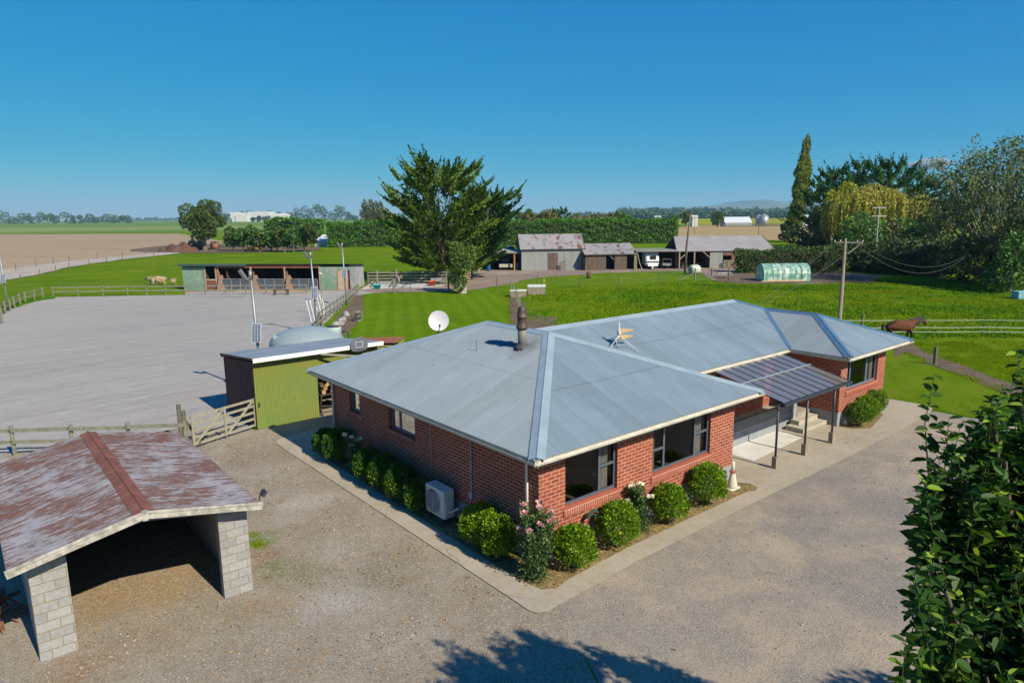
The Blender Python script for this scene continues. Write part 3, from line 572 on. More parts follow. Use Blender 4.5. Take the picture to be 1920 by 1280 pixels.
# windows
def window(s0,s1,za,zb,plane,val,mulls,outward,fm,glazing='glass',set_=.09,trans=None,curtains=(),nm='window'):
    """plane 'v' (front walls) or 'u' (side wall)"""
    def P(s,d,z): return (s,val+d,z) if plane=='v' else (val+d,s,z)
    o=outward
    mb=MB(); e=.055
    def bar(a,b,c,d,dep=.06): mb.box(P(a,-o*set_,c),P(b,-o*(set_+dep),d))
    bar(s0,s0+e,za,zb);bar(s1-e,s1,za,zb);bar(s0+e,s1-e,za,za+e+.03);bar(s0+e,s1-e,zb-e,zb)
    for m in mulls: bar(m-e*.7,m+e*.7,za+e+.03,zb-e)
    for a,b,c in (trans or ()): bar(a,b,c-e*.6,c+e*.6,.055)
    f=mb.build('window',fm,H_)
    mg=MB(); q=[P(s0+e,-o*(set_+.03),za+e),P(s1-e,-o*(set_+.03),za+e),P(s1-e,-o*(set_+.03),zb-e),P(s0+e,-o*(set_+.03),zb-e)]
    mg.add(q,[(0,1,2,3)]); mg.build('pane',glassm,f)
    mb=MB(); n=max(2,int((s1-s0+.16)/.083)); bw=(s1-s0+.16)/n         # bull-nosed sloping sill bricks
    for i in range(n):
        a=s0-.08+i*bw+.009; b=a+bw-.018
        for (d0,z0_),(d1,z1_) in zip([( -.10,.02),(-.02,.008),(.04,-.02),(.055,-.06),(.055,-.2)],[(-.02,.008),(.04,-.02),(.055,-.06),(.055,-.2),(-.0,-.2)]):
            mb.add([P(a,-(-o)*d0 if 0 else o*d0,za+z0_),P(b,o*d0,za+z0_),P(b,o*d1,za+z1_),P(a,o*d1,za+z1_)],[(0,1,2,3)])
        for s in(a,b): mb.add([P(s,o*d,za+z) for d,z in((-.10,.02),(-.02,.008),(.04,-.02),(.055,-.06),(.055,-.2),(-.10,-.2))],[(0,1,2,3,4,5)])
    mb.box(P(s0-.075,-.1*o,za-.195),P(s1+.075,.049*o,za-.035),1); mb.build('sill',[sillm,flat('mortar',(.6,.5,.38),.9)],f)
    for a,b,mt in curtains:
        mc=MB(); k=14
        for i in range(k):
            x0=a+(b-a)*i/k; x1=a+(b-a)*(i+1)/k; y0=.03*sin(i*1.7);y1=.03*sin((i+1)*1.7)
            mc.add([P(x0,-o*(.21+y0),za+.02),P(x1,-o*(.21+y1),za+.02),P(x1,-o*(.21+y1),zb),P(x0,-o*(.21+y0),zb)],[(0,1,2,3)])
        mc.build('curtain',mt,f)
    return f
window(*w1,'v',A0,[2.80],-1,frm,trans=[(2.83,3.35,1.98)],curtains=[(2.95,3.2,curt)])
window(*w2,'v',A0,[5.47,6.93],-1,frm,trans=[(4.91,5.43,1.90),(6.97,7.55,1.98)],curtains=[(5.0,5.15,curt),(7.05,7.35,curt)])
window(*w3,'u',A0,[],-1,frm,curtains=[(9.82,10.53,blind)]); window(*w4,'u',A0,[7.25],-1,frm,curtains=[(6.24,7.22,blind),(7.3,7.78,blind)])
window(*w5,'v',CV,[17.98,19.45],-1,frmb,curtains=[(19.55,19.8,curt),(20.0,20.25,curt)])
window(A1+4.6,A1+6.4,1.3,2.5,'v',B0,[A1+5.5],-1,frm)
mb=MB()   # glazed porch door
mb.box((A1+1.6,B0+.08,z0),(A1+1.66,B0+.14,2.5));mb.box((A1+3.54,B0+.08,z0),(A1+3.6,B0+.14,2.5));mb.box((A1+1.66,B0+.08,2.42),(A1+3.54,B0+.14,2.5));mb.box((A1+1.66,B0+.08,z0),(A1+3.54,B0+.14,.7));mb.box((A1+2.57,B0+.08,.7),(A1+2.63,B0+.14,2.42))
dr=mb.build('door',frm,H_); mb=MB(); mb.add([(A1+1.66,B0+.11,.7),(A1+3.54,B0+.11,.7),(A1+3.54,B0+.11,2.42),(A1+1.66,B0+.11,2.42)],[(0,1,2,3)]); mb.build('pane',glassm,dr)
mb=MB(); mb.box((A1+2.66,B0+.04,1.5),(A1+2.70,B0+.08,1.7)); mb.build('handle',white,dr)
# roof planes. t = plan distance from the eave; slope length factor
KS=sqrt(1+SLP**2)
def plane(mb,o,sd,inn,s0,s1,tmin,tmax,m=0,**k):
    td=Vector((inn[0],inn[1],SLP)).normalized(); mb.corr(o,sd,td,s0,s1,lambda x:tmin(x)*KS,lambda x:tmax(x)*KS,m=m,**k)
hw=w_/2; z_=lambda x:0.
mb=MB()
plane(mb,(0,0,E_),(0,1,0),(1,0),0,l_,z_,lambda v:min(v,l_-v,hw))
plane(mb,(0,0,E_),(1,0,0),(0,1),0,w_,z_,lambda u:min(u,w_-u),m=1)
plane(mb,(w_,0,E_),(0,1,0),(-1,0),0,l_,z_,lambda v:min(v,l_-v,hw),seg=2)
plane(mb,(0,l_,E_),(1,0,0),(0,-1),0,w_,z_,lambda u:min(u,w_-u),seg=2)
plane(mb,(0,bx_,E_),(1,0,0),(0,1),w_-3.913,cu1-2.915,lambda u:max(w_-u,u-cl_,0),lambda u:min(3.913,cu1-u),m=1)
plane(mb,(cl_,0,E_),(0,1,0),(1,0),cp_,bx_+2.915,lambda v:max(0,v-bx_),lambda v:min(v-cp_,2.915))
plane(mb,(0,cp_,E_),(1,0,0),(0,1),cl_,cu1,z_,lambda u:min(u-cl_,cu1-u),m=1)
plane(mb,(cu1,0,E_),(0,1,0),(-1,0),cp_,bv1,z_,lambda v:min(v-cp_,max(2.915,min(v-bx_,3.913)) ,bv1-v),seg=2)
plane(mb,(0,bv1,E_),(1,0,0),(0,-1),w_,cu1,z_,lambda u:min(3.913,cu1-u),seg=2)
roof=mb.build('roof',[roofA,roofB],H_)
def zr(t): return E_+SLP*t
P1=(hw,hw,zr(hw));P0=(hw,l_-hw,zr(hw)); RB0=(w_-3.913,bx_+3.913,zr(3.913)); RB1=(cu1-3.913,bx_+3.913,zr(3.913)); RC1=(cu1-2.915,bx_+2.915,zr(2.915)); RC0=(cu1-2.915,cp_+2.915,zr(2.915))
def cap(name,a,b,na,nb,m,w=.20,lift=.02):
    """folded flashing: two strips down the planes whose inward dirs are na, nb"""
    a=Vector(a);b=Vector(b);mb=MB(); d=(b-a).normalized(); up=Vector((0,0,lift))
    nA=Vector((-na[0]*SLP,-na[1]*SLP,1)).normalized(); nB=Vector((-nb[0]*SLP,-nb[1]*SLP,1)).normalized()
    sA=nA.cross(d).normalized(); sB=nB.cross(d).normalized()
    if sA.dot(Vector((-na[0],-na[1],-SLP)))<0: sA=-sA
    if sB.dot(Vector((-nb[0],-nb[1],-SLP)))<0: sB=-sB
    for s,nn in((sA,nA),(sB,nB)):
        A=[a+up*1.6,b+up*1.6,b+s*w+nn*.017,a+s*w+nn*.017]; mb.add([tuple(q) for q in A],[(0,1,2,3)]); mb.add([tuple(A[3]),tuple(A[2]),tuple(A[2]-nn*.02),tuple(A[3]-nn*.02)],[(0,1,2,3)])
    mb.tube([tuple(a+up*1.2),tuple(b+up*1.2)],.022,6)
    return mb.build(name,m,H_)
cap('ridge_cap',P1,P0,(1,0),(-1,0),capm); cap('hip_cap',(.05,.05,E_+.03),P1,(1,0),(0,1),capm,.20); cap('hip_cap',(w_,0,E_),P1,(0,1),(-1,0),capm); cap('hip_cap',(0,l_,E_),P0,(1,0),(0,-1),capm); cap('hip_cap',(w_,l_,E_),P0,(-1,0),(0,-1),capm)
cap('ridge_cap',RB0,RB1,(0,1),(0,-1),capm,.22); cap('ridge_cap',RC1,RC0,(1,0),(-1,0),capb,.2); cap('hip_cap',(cl_+.05,cp_+.05,E_+.03),RC0,(1,0),(0,1),capb,.18); cap('hip_cap',(cu1,cp_,E_),RC0,(0,1),(-1,0),capb); cap('hip_cap',RC1,RB1,(0,1),(-1,0),capb,.18)
cap('hip_cap',(cu1,bv1,E_),RB1,(-1,0),(0,-1),capm)
mb=MB(); a=Vector((cl_,bx_,E_+.03)); b=Vector((*RC1[:2],RC1[2]+.03)); mb.beam(a,b,.16,.02); mb.build('valley_gutter',capb,H_)
# eaves: soffit, fascia, gutter
mb=MB(); zs=WALL_TOP
for a,b in(((.03,.03),(w_-.03,A0+.0)),((.03,A0),(A0,l_-.03)),((A1,A0),(w_-.03,bx_+.3)),((A1,bx_+.03),(cl_+.3,B0)),((cl_+.03,cp_+.03),(CL,B0)),((CL,cp_+.03),(cu1-.03,CV)),((CR,CV),(cu1-.03,bv1-.03)),((A0,AV1),(w_-.03,l_-.03))): mb.box((*a,zs-.012+.001*len(mb.f)*.05),(*b,zs+.006+.001*len(mb.f)*.05))
mb.build('soffit',soff,H_)
def eave(a,b,out,m1=fasc,m2=gut,nm='fascia'):
    a=Vector((*a,0));b=Vector((*b,0));o=Vector((*out,0)); mb=MB(); c=a-o*.035; d=b-o*.035
    def q(p,dz,off): r=p+o*off; return (r.x,r.y,dz)
    mb.beam(q(c,zs+.055,0),q(d,zs+.055,0),.03,.17); f=mb.build('fascia',m1,H_)
    mb=MB(); prof=[(.0,zs+.095),(.0,zs+.03),(.03,zs+.015),(.07,zs+.02),(.09,zs+.045),(.095,zs+.085),(.083,zs+.085),(.075,zs+.04),(.02,zs+.035)]
    vs=[q(c,z,o_-.0+.016) for o_,z in prof]+[q(d,z,o_+.016) for o_,z in prof]; k=len(prof)
    mb.add(vs,[(i,(i+1)%k,k+(i+1)%k,k+i) for i in range(k)]+[tuple(range(k)),tuple(range(k,2*k))]); mb.build('gutter',m2,f)
ov=.035
eave((-0.03,-.0),(w_+.0,-.0),(0,-1),fasc,whg); eave((0,l_),(0,0),(-1,0),fasc,fasc); eave((w_,0),(w_,bx_),(1,0)); eave((w_,bx_),(cl_,bx_),(0,-1),fasc,whg); eave((cl_,bx_),(cl_,cp_),(-1,0),fasc,fasc); eave((cl_,cp_),(cu1,cp_),(0,-1),fasc,whg); eave((cu1,cp_),(cu1,bv1),(1,0)); eave((0,l_),(w_,l_),(0,1)); eave((w_,bv1),(cu1,bv1),(0,1))
# downpipes and conduits
def pipe(name,pts,r,m,n=8): mb=MB(); mb.tube(pts,r,n); return mb.build(name,m,H_,True)
pipe('downpipe',[(.1,.98,2.9),(.35,.98,2.82),(.545,.98,2.74),(.545,.98,.1)],.04,white)
pipe('downpipe',[(.1,11.75,2.9),(.4,11.75,2.8),(.53,11.75,2.72),(.53,11.75,.1)],.04,white)
gp=flat('grey_pvc',(.42,.42,.42),.5)
pipe('conduit',[(.582,5.31,2.85),(.582,5.31,.75)],.014,gp); pipe('conduit',[(.575,3.32,2.85),(.575,3.32,.95),(.56,3.4,.62),(.5,3.75,.55)],.022,gp)
mb=MB(); mb.box((.53,3.25,.9),(.598,3.40,1.05)); mb.build('isolator_box',gp,H_)
mb=MB(); mb.box((.36,1.9,2.72),(.50,2.08,2.80)); mb.lathe([(.05,0),(.07,-.1),(.0,-.12)],10,(.43,1.99,2.72)); mb.build('flood_light',gp,H_)
# stove flue
fu,fv=3.80,4.95; zf=zr(fu); fm=flat('flue_steel',(.20,.20,.17),.65,.1,.3,.25,4); fb=flat('burnt_flue',(.13,.085,.07),.6,.5,.4,.45,5)
mb=MB(); mb.lathe([(.135,-.12),(.135,.60)],20,(fu,fv,zf)); fl=mb.build('flue',fm,H_,True)
mb=MB(); mb.lathe([(.17,.55),(.185,.58),(.185,.63),(.145,.66),(.145,.90),(.16,.91),(.16,.95),(.145,.96),(.145,1.09),(.115,1.20),(.105,1.24),(.0,1.24)],20,(fu,fv,zf)); mb.build('cowl',fb,fl,True)
mb=MB(); 
for i in range(28):
    t=i/28*2*pi; 
mb.lathe([(.30,-.10),(.2,.03),(.15,.08)],20,(fu,fv,zf-.0)); mb.build('flashing',flat('soot_lead',(.09,.08,.085),.7,var=.4,scale=9),fl,True)
mb=MB(); mb.tube([(3.1,6.4,zr(3.1)),(3.1,6.4,zr(3.1)+.33),(3.14,6.4,zr(3.1)+.36)],.009,6); mb.build('wire_stub',fb,H_)
# deck, steps, vents, plinth
deckm=flat('deck_concrete',(.33,.30,.24),.85,var=.22,scale=1.2)
mb=MB(); mb.box((A1+.003,2.45,-.05),(15.9,B0-.003,.55)); mb.box((15.9,2.2,-.05),(CL-.003,B0-.003,.548)); mb.build('deck',deckm,H_)
mb=MB(); mb.box((A1+.003,2.36,-.05),(15.75,2.447,.60)); mb.build('deck_wall',found,H_)
mb=MB(); mb.box((A1+.003,2.33,.60),(15.60,2.47,.98)); mb.build('deck_parapet',flat('parapet_shade_tone',(.13,.135,.15),.6,var=.12),H_)  # parapet wall, with the canopy's cast shadow painted in as its dark colour
mb=MB(); mb.box((15.62,2.20,.0),(15.86,2.47,.98)); mb.build('deck_pier',found,H_)
mb=MB(); stm=flat('step_concrete',(.42,.37,.29),.85,var=.15,scale=2)
mb.box((15.1,1.48,.05),(CL-.005,2.2,.205)); mb.box((15.45,1.85,.205),(CL-.007,2.2,.375)); mb.build('steps',stm,H_)
for u in(9.9,12.4,14.6): mb=MB(); mb.box((u,2.352,.30),(u+.2,2.36,.42)); mb.build('foundation_vent',flat('vent_grille',(.2,.2,.21),.7),H_)
# dining things seen through the front window
mb=MB(); mb.lathe([(.55,.70),(.55,.74),(0,.745)],20); tb=hthing('dining_table','round honey timber table inside behind the front corner window','table',2.0,2.0,z0); mb.build('tabletop',orange_w,tb); mb=MB(); mb.tube([(0,0,.0),(0,0,.70)],.06,8); mb.build('leg',orange_w,tb)
# ================================================================ porch canopy
dkm=flat('dark_steel',(.055,.06,.07),.5,.4,.5,.15); 
pc=NT('tinted_polycarbonate'); p=pc.n('ShaderNodeBsdfGlossy'); p.inputs['Roughness'].default_value=.12; p.inputs['Color'].default_value=(.75,.75,.78,1)
d_=pc.n('ShaderNodeBsdfDiffuse'); d_.inputs[0].default_value=(.38,.35,.33,1); tt=pc.n('ShaderNodeBsdfTransparent'); tt.inputs[0].default_value=(.42,.36,.32,1)
m1=pc.n('ShaderNodeMixShader'); m1.inputs[0].default_value=.42; pc.l(tt.outputs[0],m1.inputs[1]); pc.l(d_.outputs[0],m1.inputs[2])
f_=pc.n('ShaderNodeFresnel'); f_.inputs[0].default_value=1.6; m2=pc.n('ShaderNodeMixShader'); pc.l(pc.math('MULTIPLY',f_.outputs[0],1.6),m2.inputs[0]); pc.l(m1.outputs[0],m2.inputs[1]); pc.l(p.outputs[0],m2.inputs[2]); pc.l(m2.outputs[0],pc.out.inputs[0]); polym=pc.m
CU0,CU1=11.05,15.75; T=hthing('porch_canopy','tinted translucent lean-to canopy on three dark steel posts over the front steps','canopy',CU0,.28)
Lc=CU1-CU0
def cz(v): return 2.30+(v)*(.62/2.75)
mb=MB(); n=9
for i in range(n):
    a=Lc*i/n; b=Lc*(i+1)/n
    for j,(v0,v1) in enumerate(((-.1,1.45),(1.45,2.80))):
        mb.add([(a+.02,v0,cz(v0)),(b-.02,v0,cz(v0)),(b-.02,v1,cz(v1)),(a+.02,v1,cz(v1))],[(0,1,2,3)])
mb.build('roof_sheet',polym,T)
mb=MB()
for i in range(n+1): mb.beam((Lc*i/n,-.1,cz(-.1)+.004),(Lc*i/n,2.8,cz(2.8)+.004),.028,.03)
mb.build('rafter',dkm,T)
mb=MB(); mb.beam((-.03,1.45,cz(1.45)+.028),(Lc+.03,1.45,cz(1.45)+.028),.07,.02); mb.build('joining_strip',capm,T)
mb=MB(); mb.beam((-.04,-.06,2.20),(Lc+.04,-.06,2.20),.06,.14); mb.build('beam',dkm,T)
mb=MB(); mb.box((-.06,-.20,2.17),(Lc+.06,-.10,2.27)); mb.build('gutter',dkm,T)
postc=flat('post_plinth',(.30,.24,.18),.85)
for uu in(10.93,12.88,14.88):
    x=uu-CU0; mb=MB(); mb.tube([(x,0,.42),(x,0,2.14)],.038,10); mb.tube([(x,0,2.05),(x,0,2.13)],.06,10); ps=mb.build('post',dkm,T,True)
    mb=MB(); mb.box((x-.08,-.08,.02),(x+.08,.08,.43)); mb.build('plinth',postc,ps)
# ================================================================ heat pump unit
acw=flat('ac_cream',(.60,.55,.49),.5,0,.4,.06); A=hthing('heat_pump_unit','beige outdoor heat pump box standing against the shaded side wall','heat pump',.05,3.92,.10)
mb=MB(); mb.box((.0,.0,.08),(.36,.92,.90)); mb.build('casing',acw,A,bevel=.015)
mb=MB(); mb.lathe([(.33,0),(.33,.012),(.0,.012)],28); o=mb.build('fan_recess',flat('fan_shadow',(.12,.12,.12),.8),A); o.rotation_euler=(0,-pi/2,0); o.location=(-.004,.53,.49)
mb=MB()
for i in range(13): mb.box((-.030,.2,.20+.045*i),(-.018,.86,.212+.045*i))
for y in(.2,.53,.85): mb.box((-.034,y-.006,.18),(-.026,y+.006,.78))
mb.build('fan_grille',flat('grille_grey',(.50,.48,.46),.5),A)
mb=MB(); mb.box((.03,-.035,.12),(.30,.0,.62)); mb.tube([(.15,-.03,.3),(.15,-.14,.32),(.3,-.3,.45)],.03,7); mb.build('service_cover',acw,A,bevel=.01)
mb=MB()
for y in(.12,.78): mb.box((-.03,y-.04,-.06),(.40,y+.04,.08))
mb.build('foot',flat('foot_rubber',(.05,.05,.05),.8),A)
mb=MB(); mb.box((-.006,.06,.66),(-.001,.13,.68)); mb.box((-.006,.065,.635),(-.001,.12,.645)); mb.build('badge',flat('grey_ink',(.2,.22,.2),.5),A)
# ================================================================ satellite dish, antenna
wm=flat('dish_white',(.55,.54,.55),.45,0,.4,.05); dk=flat('dish_black',(.03,.03,.035),.6)
du,dv=3.6,9.35; dz=zr(min(l_-dv,hw)); D=hthing('satellite_dish','round white satellite dish above the far edge of the roof','satellite dish',du,dv,dz)
mb=MB(); mb.tube([(0,0,-.02),(0,0,.28),(0,0,.40)],.024,8); mb.tube([(.22,0,-.06),(0,0,.25)],.012,6); mb.tube([(-.2,.0,-.0),(0,0,.25)],.012,6); mb.build('mast',dk,D)
prof=[(.355*i/8,.075*(i/8)**2) for i in range(9)]; mb=MB(); mb.lathe(prof+[(.365,.08),(.355,.068)]+[(r_,z_2-.012) for r_,z_2 in prof[::-1][1:]],32); ds=mb.build('dish',wm,D,True)
aim=Vector((-.10,-.985,.30)); lm=Matrix.Rotation(-HA,3,'Z'); ds.rotation_euler=(lm@Vector((.12,-.95,.28))).to_track_quat('Z','Y').to_euler(); ds.location=(0,-.03,.55)
mb=MB(); q=lm@Vector((.10,-.45,-.10)); mb.tube([(0,0,.28),(q.x*.5,q.y*.5,.25),(q.x,q.y,.40)],.013,6); mb.lathe([(0,-.03),(.035,-.03),(.035,.05),(0,.05)],10,(q.x,q.y,.44)); mb.build('feed_arm',dk,D)
au,av=8.32,5.0; az=zr(av-bx_); T=hthing('antenna_mast','white wifi antenna on a tripod with two tan wedge aerials on the back roof','antenna',au,av,az)
mb=MB(); mb.tube([(0,0,-.05),(0,0,.55)],.022,8); mb.build('mast',flat('galvanised',(.42,.44,.46),.4,.6),T,True)
mb=MB(); mb.tube([(0,0,.55),(0,0,.92)],.04,10); mb.box((-.05,-.06,.50),(.05,.03,.62)); mb.build('antenna',wm,T)
mb=MB(); mb.tube([(0,0,.45),(-.55,.0,-.03)],.014,6); mb.tube([(0,0,.45),(.62,-.42,-.16)],.014,6); mb.tube([(0,0,.45),(.1,.6,.2)],.014,6); mb.tube([(-.1,-.02,.35),(-.18,-.05,.2),(-.05,-.06,.08),(.0,-.03,.15)],.012,5); mb.build('tripod',wm,T,True)
tan_=flat('tan_plastic',(.50,.33,.16),.5,var=.15)
for z_a in(.60,.38):
    mb=MB(); mb.add([(.03,-.02,z_a-.10),(.03,.06,z_a-.10),(.03,.06,z_a+.10),(.03,-.02,z_a+.10),(.60,-.14,z_a-.03),(.60,-.09,z_a-.03),(.60,-.09,z_a+.03),(.60,-.14,z_a+.03)],[(0,3,2,1),(4,5,6,7),(0,1,5,4),(1,2,6,5),(2,3,7,6),(3,0,4,7)]); mb.build('aerial',tan_,T,bevel=.01)
# ================================================================ garden beds by the house
bark=flat('bark',(.14,.11,.085),.9,var=.3,scale=4,grain=(1,1,.3),bump=.02)
stem_g=flat('green_stem',(.10,.12,.04),.8)
lf_lime=leafmat('lime_leaf',(.075,.175,.006),(.14,.26,.010),(.27,.37,.03),.3,.6,.15,3)
lf_deep=leafmat('deep_leaf',(.03,.085,.012),(.06,.15,.018),None,.22,.6,.15,3)
lf_rose=leafmat('rose_leaf',(.035,.085,.022),(.07,.135,.035),(.13,.17,.05),.2,.5,.35,3)
def pix(x,y): p=G(x,y); return (p.x,p.y,.02)
gb='rounded green shrubs along the house wall'
spec=[ # u,v,w,h,mat,label
 ((1.17,.02),.95,.98,lf_lime,'round lime green shrub right of the pink rose at the house corner'),
 ((2.80,.08),1.0,1.08,lf_lime,'round lime green shrub right of the coiled garden hose'),
 ((4.95,.12),.92,.98,lf_lime,'round green shrub between the white rose and the bare foundation'),
 ((6.72,.12),.98,1.12,lf_lime,'round green shrub beside the white vent cone near the porch'),
 ((.08,1.52),.86,1.0,lf_lime,'sunlit lime green shrub just left of the pink rose'),
 ((.10,2.35),.95,1.02,lf_lime,'sunlit lime green shrub beside the heat pump box'),
 ((.06,5.25),.85,.98,lf_deep,'dark green shrub nearest the heat pump on its far side'),
 ((.05,6.25),.98,1.15,lf_deep,'dark green shrub under the thin conduit on the side wall'),
 ((.08,7.30),1.0,1.15,lf_deep,'dark green shrub with lime shoots under the wide side window'),
 ((.05,8.25),.98,1.12,lf_deep,'dark green shrub just nearer than the small white rose'),
 ((.12,10.55),1.15,1.2,lf_deep,'dark bushy shrub below the narrow side window'),
 ((.05,11.45),1.0,1.0,lf_deep,'dark shrub at the far end of the side wall by the downpipe')]
for i,((u,v),w,h,m,lb) in enumerate(spec):
    k5=1.12 if i<6 else 1.; p=HP(u,v-(.08 if i<4 else 0),.02); t=shrub('shrub',lb,'shrub',p,w*k5,h*k5,m,stem_g,100+i,5200,.075 if i<6 else .07,gb)
    if i in(8,9,7,6):
        R=np.random.default_rng(i); nn=170; d=rdir(nn*4,R); loc=Matrix.Rotation(HA,3,'Z'); dirn=np.array(loc@Vector((-.85,-.4,-.25))); d=d[(d@dirn)>.78][:nn]
        P=d*np.array([w/2,w/2,h/2])*1.02+np.array([0,0,h/2]); npmesh('new_shoots',quads(P,unit(d+rdir(len(P),R)*.6),.07,.035,R),4,lf_lime,t)
for i,(u,v,w,h) in enumerate(((17.75,.55,1.0,1.0),(18.7,.72,1.1,1.05),(19.75,.95,1.15,1.1),(20.75,1.35,1.1,1.0),(21.5,1.8,.95,.85))):
    lb=['green shrub nearest the steps under the blue framed window','second green shrub from the steps under the blue framed window','middle green shrub in the hedge row under the blue framed window','fourth green shrub from the steps, at the far brick corner','last low green shrub in the row, past the far brick corner'][i]
    shrub('shrub',lb,'shrub',HP(u,v,.02),w,h,lf_lime if i%2 else leafmat('mid_leaf%d'%i,(.07,.14,.015),(.12,.22,.02),None,.25,.6,.15,3),stem_g,150+i,2600,.085,'shrubs under the blue framed window')
def petals(R,P,sz,mat,parent):
    VV=[]
    for p in P:
        k=14; d=rdir(k,R); d[:,2]=np.abs(d[:,2])*.8+.15; d=unit(d); VV.append(quads(np.repeat(p[None],k,0)+d*sz*.1,d,sz*.62,sz*.6,R))
    return npmesh('flower',np.concatenate(VV),4,mat,parent)
def rosebush(label,u,v,w,h,nf,fc,seed,canes=9,n=2400,hi=.8):
    R=np.random.default_rng(seed); t=thing('rose_bush',label,'rose bush',HP(u,v,.02),HA); VV=[];tips=[]
    mb=MB()
    for i in range(canes):
        a=R.random()*6.28; q=w*.5*R.random()**.6; e=np.array([cos(a)*q,sin(a)*q,h*(.6+.4*R.random()) if i>2 else h*(1-.08*i)]); mid=e*.5+np.array([0,0,.1]); mb.tube([(0,0,0),tuple(mid),tuple(e)],[.014,.009,.004],5,cap=False); tips.append(e)
        k=int(n/canes); s=R.random(k)**.8; base=np.where(s[:,None]<.5,mid*s[:,None]*2,mid+(e-mid)*(s[:,None]*2-1)); base=base+R.normal(size=(k,3))*np.array([w*.13,w*.13,.08])*(1.15-s[:,None]*.6); base[:,2]=np.maximum(base[:,2],.03)
        VV.append(quads(base,unit(rdir(k,R)+np.array([0,0,.2])),.068*(.6+.8*R.random(k)),.044,R))
    npmesh('foliage',np.concatenate(VV),4,lf_rose,t); mb.build('stems',stem_g,t)
    Q=[tips[i%len(tips)]*(1. if i<len(tips) else .45+.5*R.random())+R.normal(size=3)*(.03 if i<len(tips) else .13) for i in range(nf)]
    for q in Q: petals(R,[q],.165,fc,t)
pink=leafmat('pink_petal',(.60,.26,.34),(.78,.48,.52),None,.3,.6,.2,9); whitep=leafmat('white_petal',(.75,.72,.62),(.85,.82,.76),None,.3,.6,.2,9)
rosebush('tall rose bush with pink flowers at the near corner of the house',.10,.22,.95,1.75,22,pink,5,13,7000)
rosebush('rose bush with white flowers between two round shrubs on the front wall',3.95,.18,.85,1.35,10,whitep,6,9,2600)
rosebush('small rose bush with white blooms in the shaded side bed',.15,9.35,.8,1.25,5,whitep,8,8,1800)
# garden hose on its hanger
hose_m=flat('maroon_hose',(.19,.055,.05),.6,var=.3,scale=9); Hh=hthing('garden_hose','coiled maroon garden hose hanging from a green wall hook','hose',2.27,.50,.05)
mb=MB(); R=np.random.default_rng(3)
for k in range(7):
    a=.15+.022*k; y=-.05-.014*k; lo=.10+.02*(k%3)+.03*k/7
    pts=[(-a+.02*(R.random()-.5),y,lo+.25),(-a*.95,y,.55),(-a*.7,y-.01,.86),(0,y-.015,.93+.004*k),(a*.7,y-.01,.86),(a*.95,y,.5),(a*(1+.1*R.random()),y,lo)]
    mb.tube(pts,.012,6,cap=False)
mb.tube([(.16,-.08,.15),(.22,-.2,.05),(.1,-.3,.04),(-.1,-.26,.04)],.012,6)
mb.build('coil',hose_m,Hh,True)
mb=MB(); 
for i in range(9):
    t0=pi*i/9; t1=pi*(i+1)/9; mb.beam((-.16*cos(t0),-.09,.80+.12*sin(t0)),(-.16*cos(t1),-.09,.80+.12*sin(t1)),.15,.02,up=(0,1,0))
mb.build('hanger',flat('green_plastic',(.02,.10,.06),.5),Hh)
# drain vent cone
cn=flat('cream_pipe',(.62,.56,.46),.7,var=.15,scale=3); K=hthing('vent_cone','tapering cream terracotta vent pipe with a red collar at the porch corner','vent pipe',8.32,.22,.05)
mb=MB(); mb.lathe([(.16,0),(.15,.12),(.075,.50),(.07,.52)],18); mb.lathe([(.05,.5),(.045,.86),(.0,.86)],14); mb.box((-.24,-.16,-.02),(.22,.16,.02)); mb.build('pipe',cn,K,True)
mb=MB(); mb.lathe([(.07,.50),(.105,.52),(.105,.55),(.06,.57)],16); mb.build('collar',flat('red_collar',(.35,.10,.07),.6),K)
# ================================================================ block carport
blk=block; cu,cv=UVW(G(77,1242)); K=hthing('block_carport','open carport with concrete block walls and a rusty low gable roof','carport',cu,cv)
rustm=NT('rusty_iron'); uv=rustm.coord('UV'); mp=rustm.n('ShaderNodeMapping'); mp.inputs['Scale'].default_value=(4.5,.5,1); rustm.l(uv,mp.inputs['Vector'])
n1=rustm.noise(mp.outputs[0],3.4,8,.80,.15); n2=rustm.noise(uv,.6,4,.6); n3=rustm.noise(mp.outputs[0],9,4,.7); f1=rustm.math('ADD',rustm.math('ADD',rustm.math('MULTIPLY',n1,.62),rustm.math('MULTIPLY',n2,.46)),rustm.math('MULTIPLY',n3,.25))
gal=rustm.mix(rustm.ramp(n3,.3,.7),(.16,.155,.185),(.29,.285,.33)); rs=rustm.mix(rustm.ramp(n3,.3,.7),(.085,.04,.032),(.145,.066,.05))
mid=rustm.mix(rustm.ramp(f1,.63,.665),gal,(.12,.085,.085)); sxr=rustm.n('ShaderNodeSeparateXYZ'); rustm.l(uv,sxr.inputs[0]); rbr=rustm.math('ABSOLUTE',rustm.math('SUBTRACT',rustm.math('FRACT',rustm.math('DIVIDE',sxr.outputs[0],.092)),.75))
rustm_m=rustm.finish(rustm.mix(rustm.ramp(rbr,.04,.28,.55,0),rustm.mix(rustm.ramp(f1,.675,.705),mid,rs),(.045,.03,.028)),.75,0.1,.3)  # rib shade painted as dark lines into the valleys, over the rust
wgt=1.0; GW=4.08; D_=6.1; RH=2.67; EH=2.20
mb=MB(); wallrun(mb,(0,0),(0,D_-.0),.20,(-1,0),0,2.0,[]); wallrun(mb,(GW,0),(GW,D_),.20,(1,0),0,2.0,[])
mb.build('side_wall',blk,K)
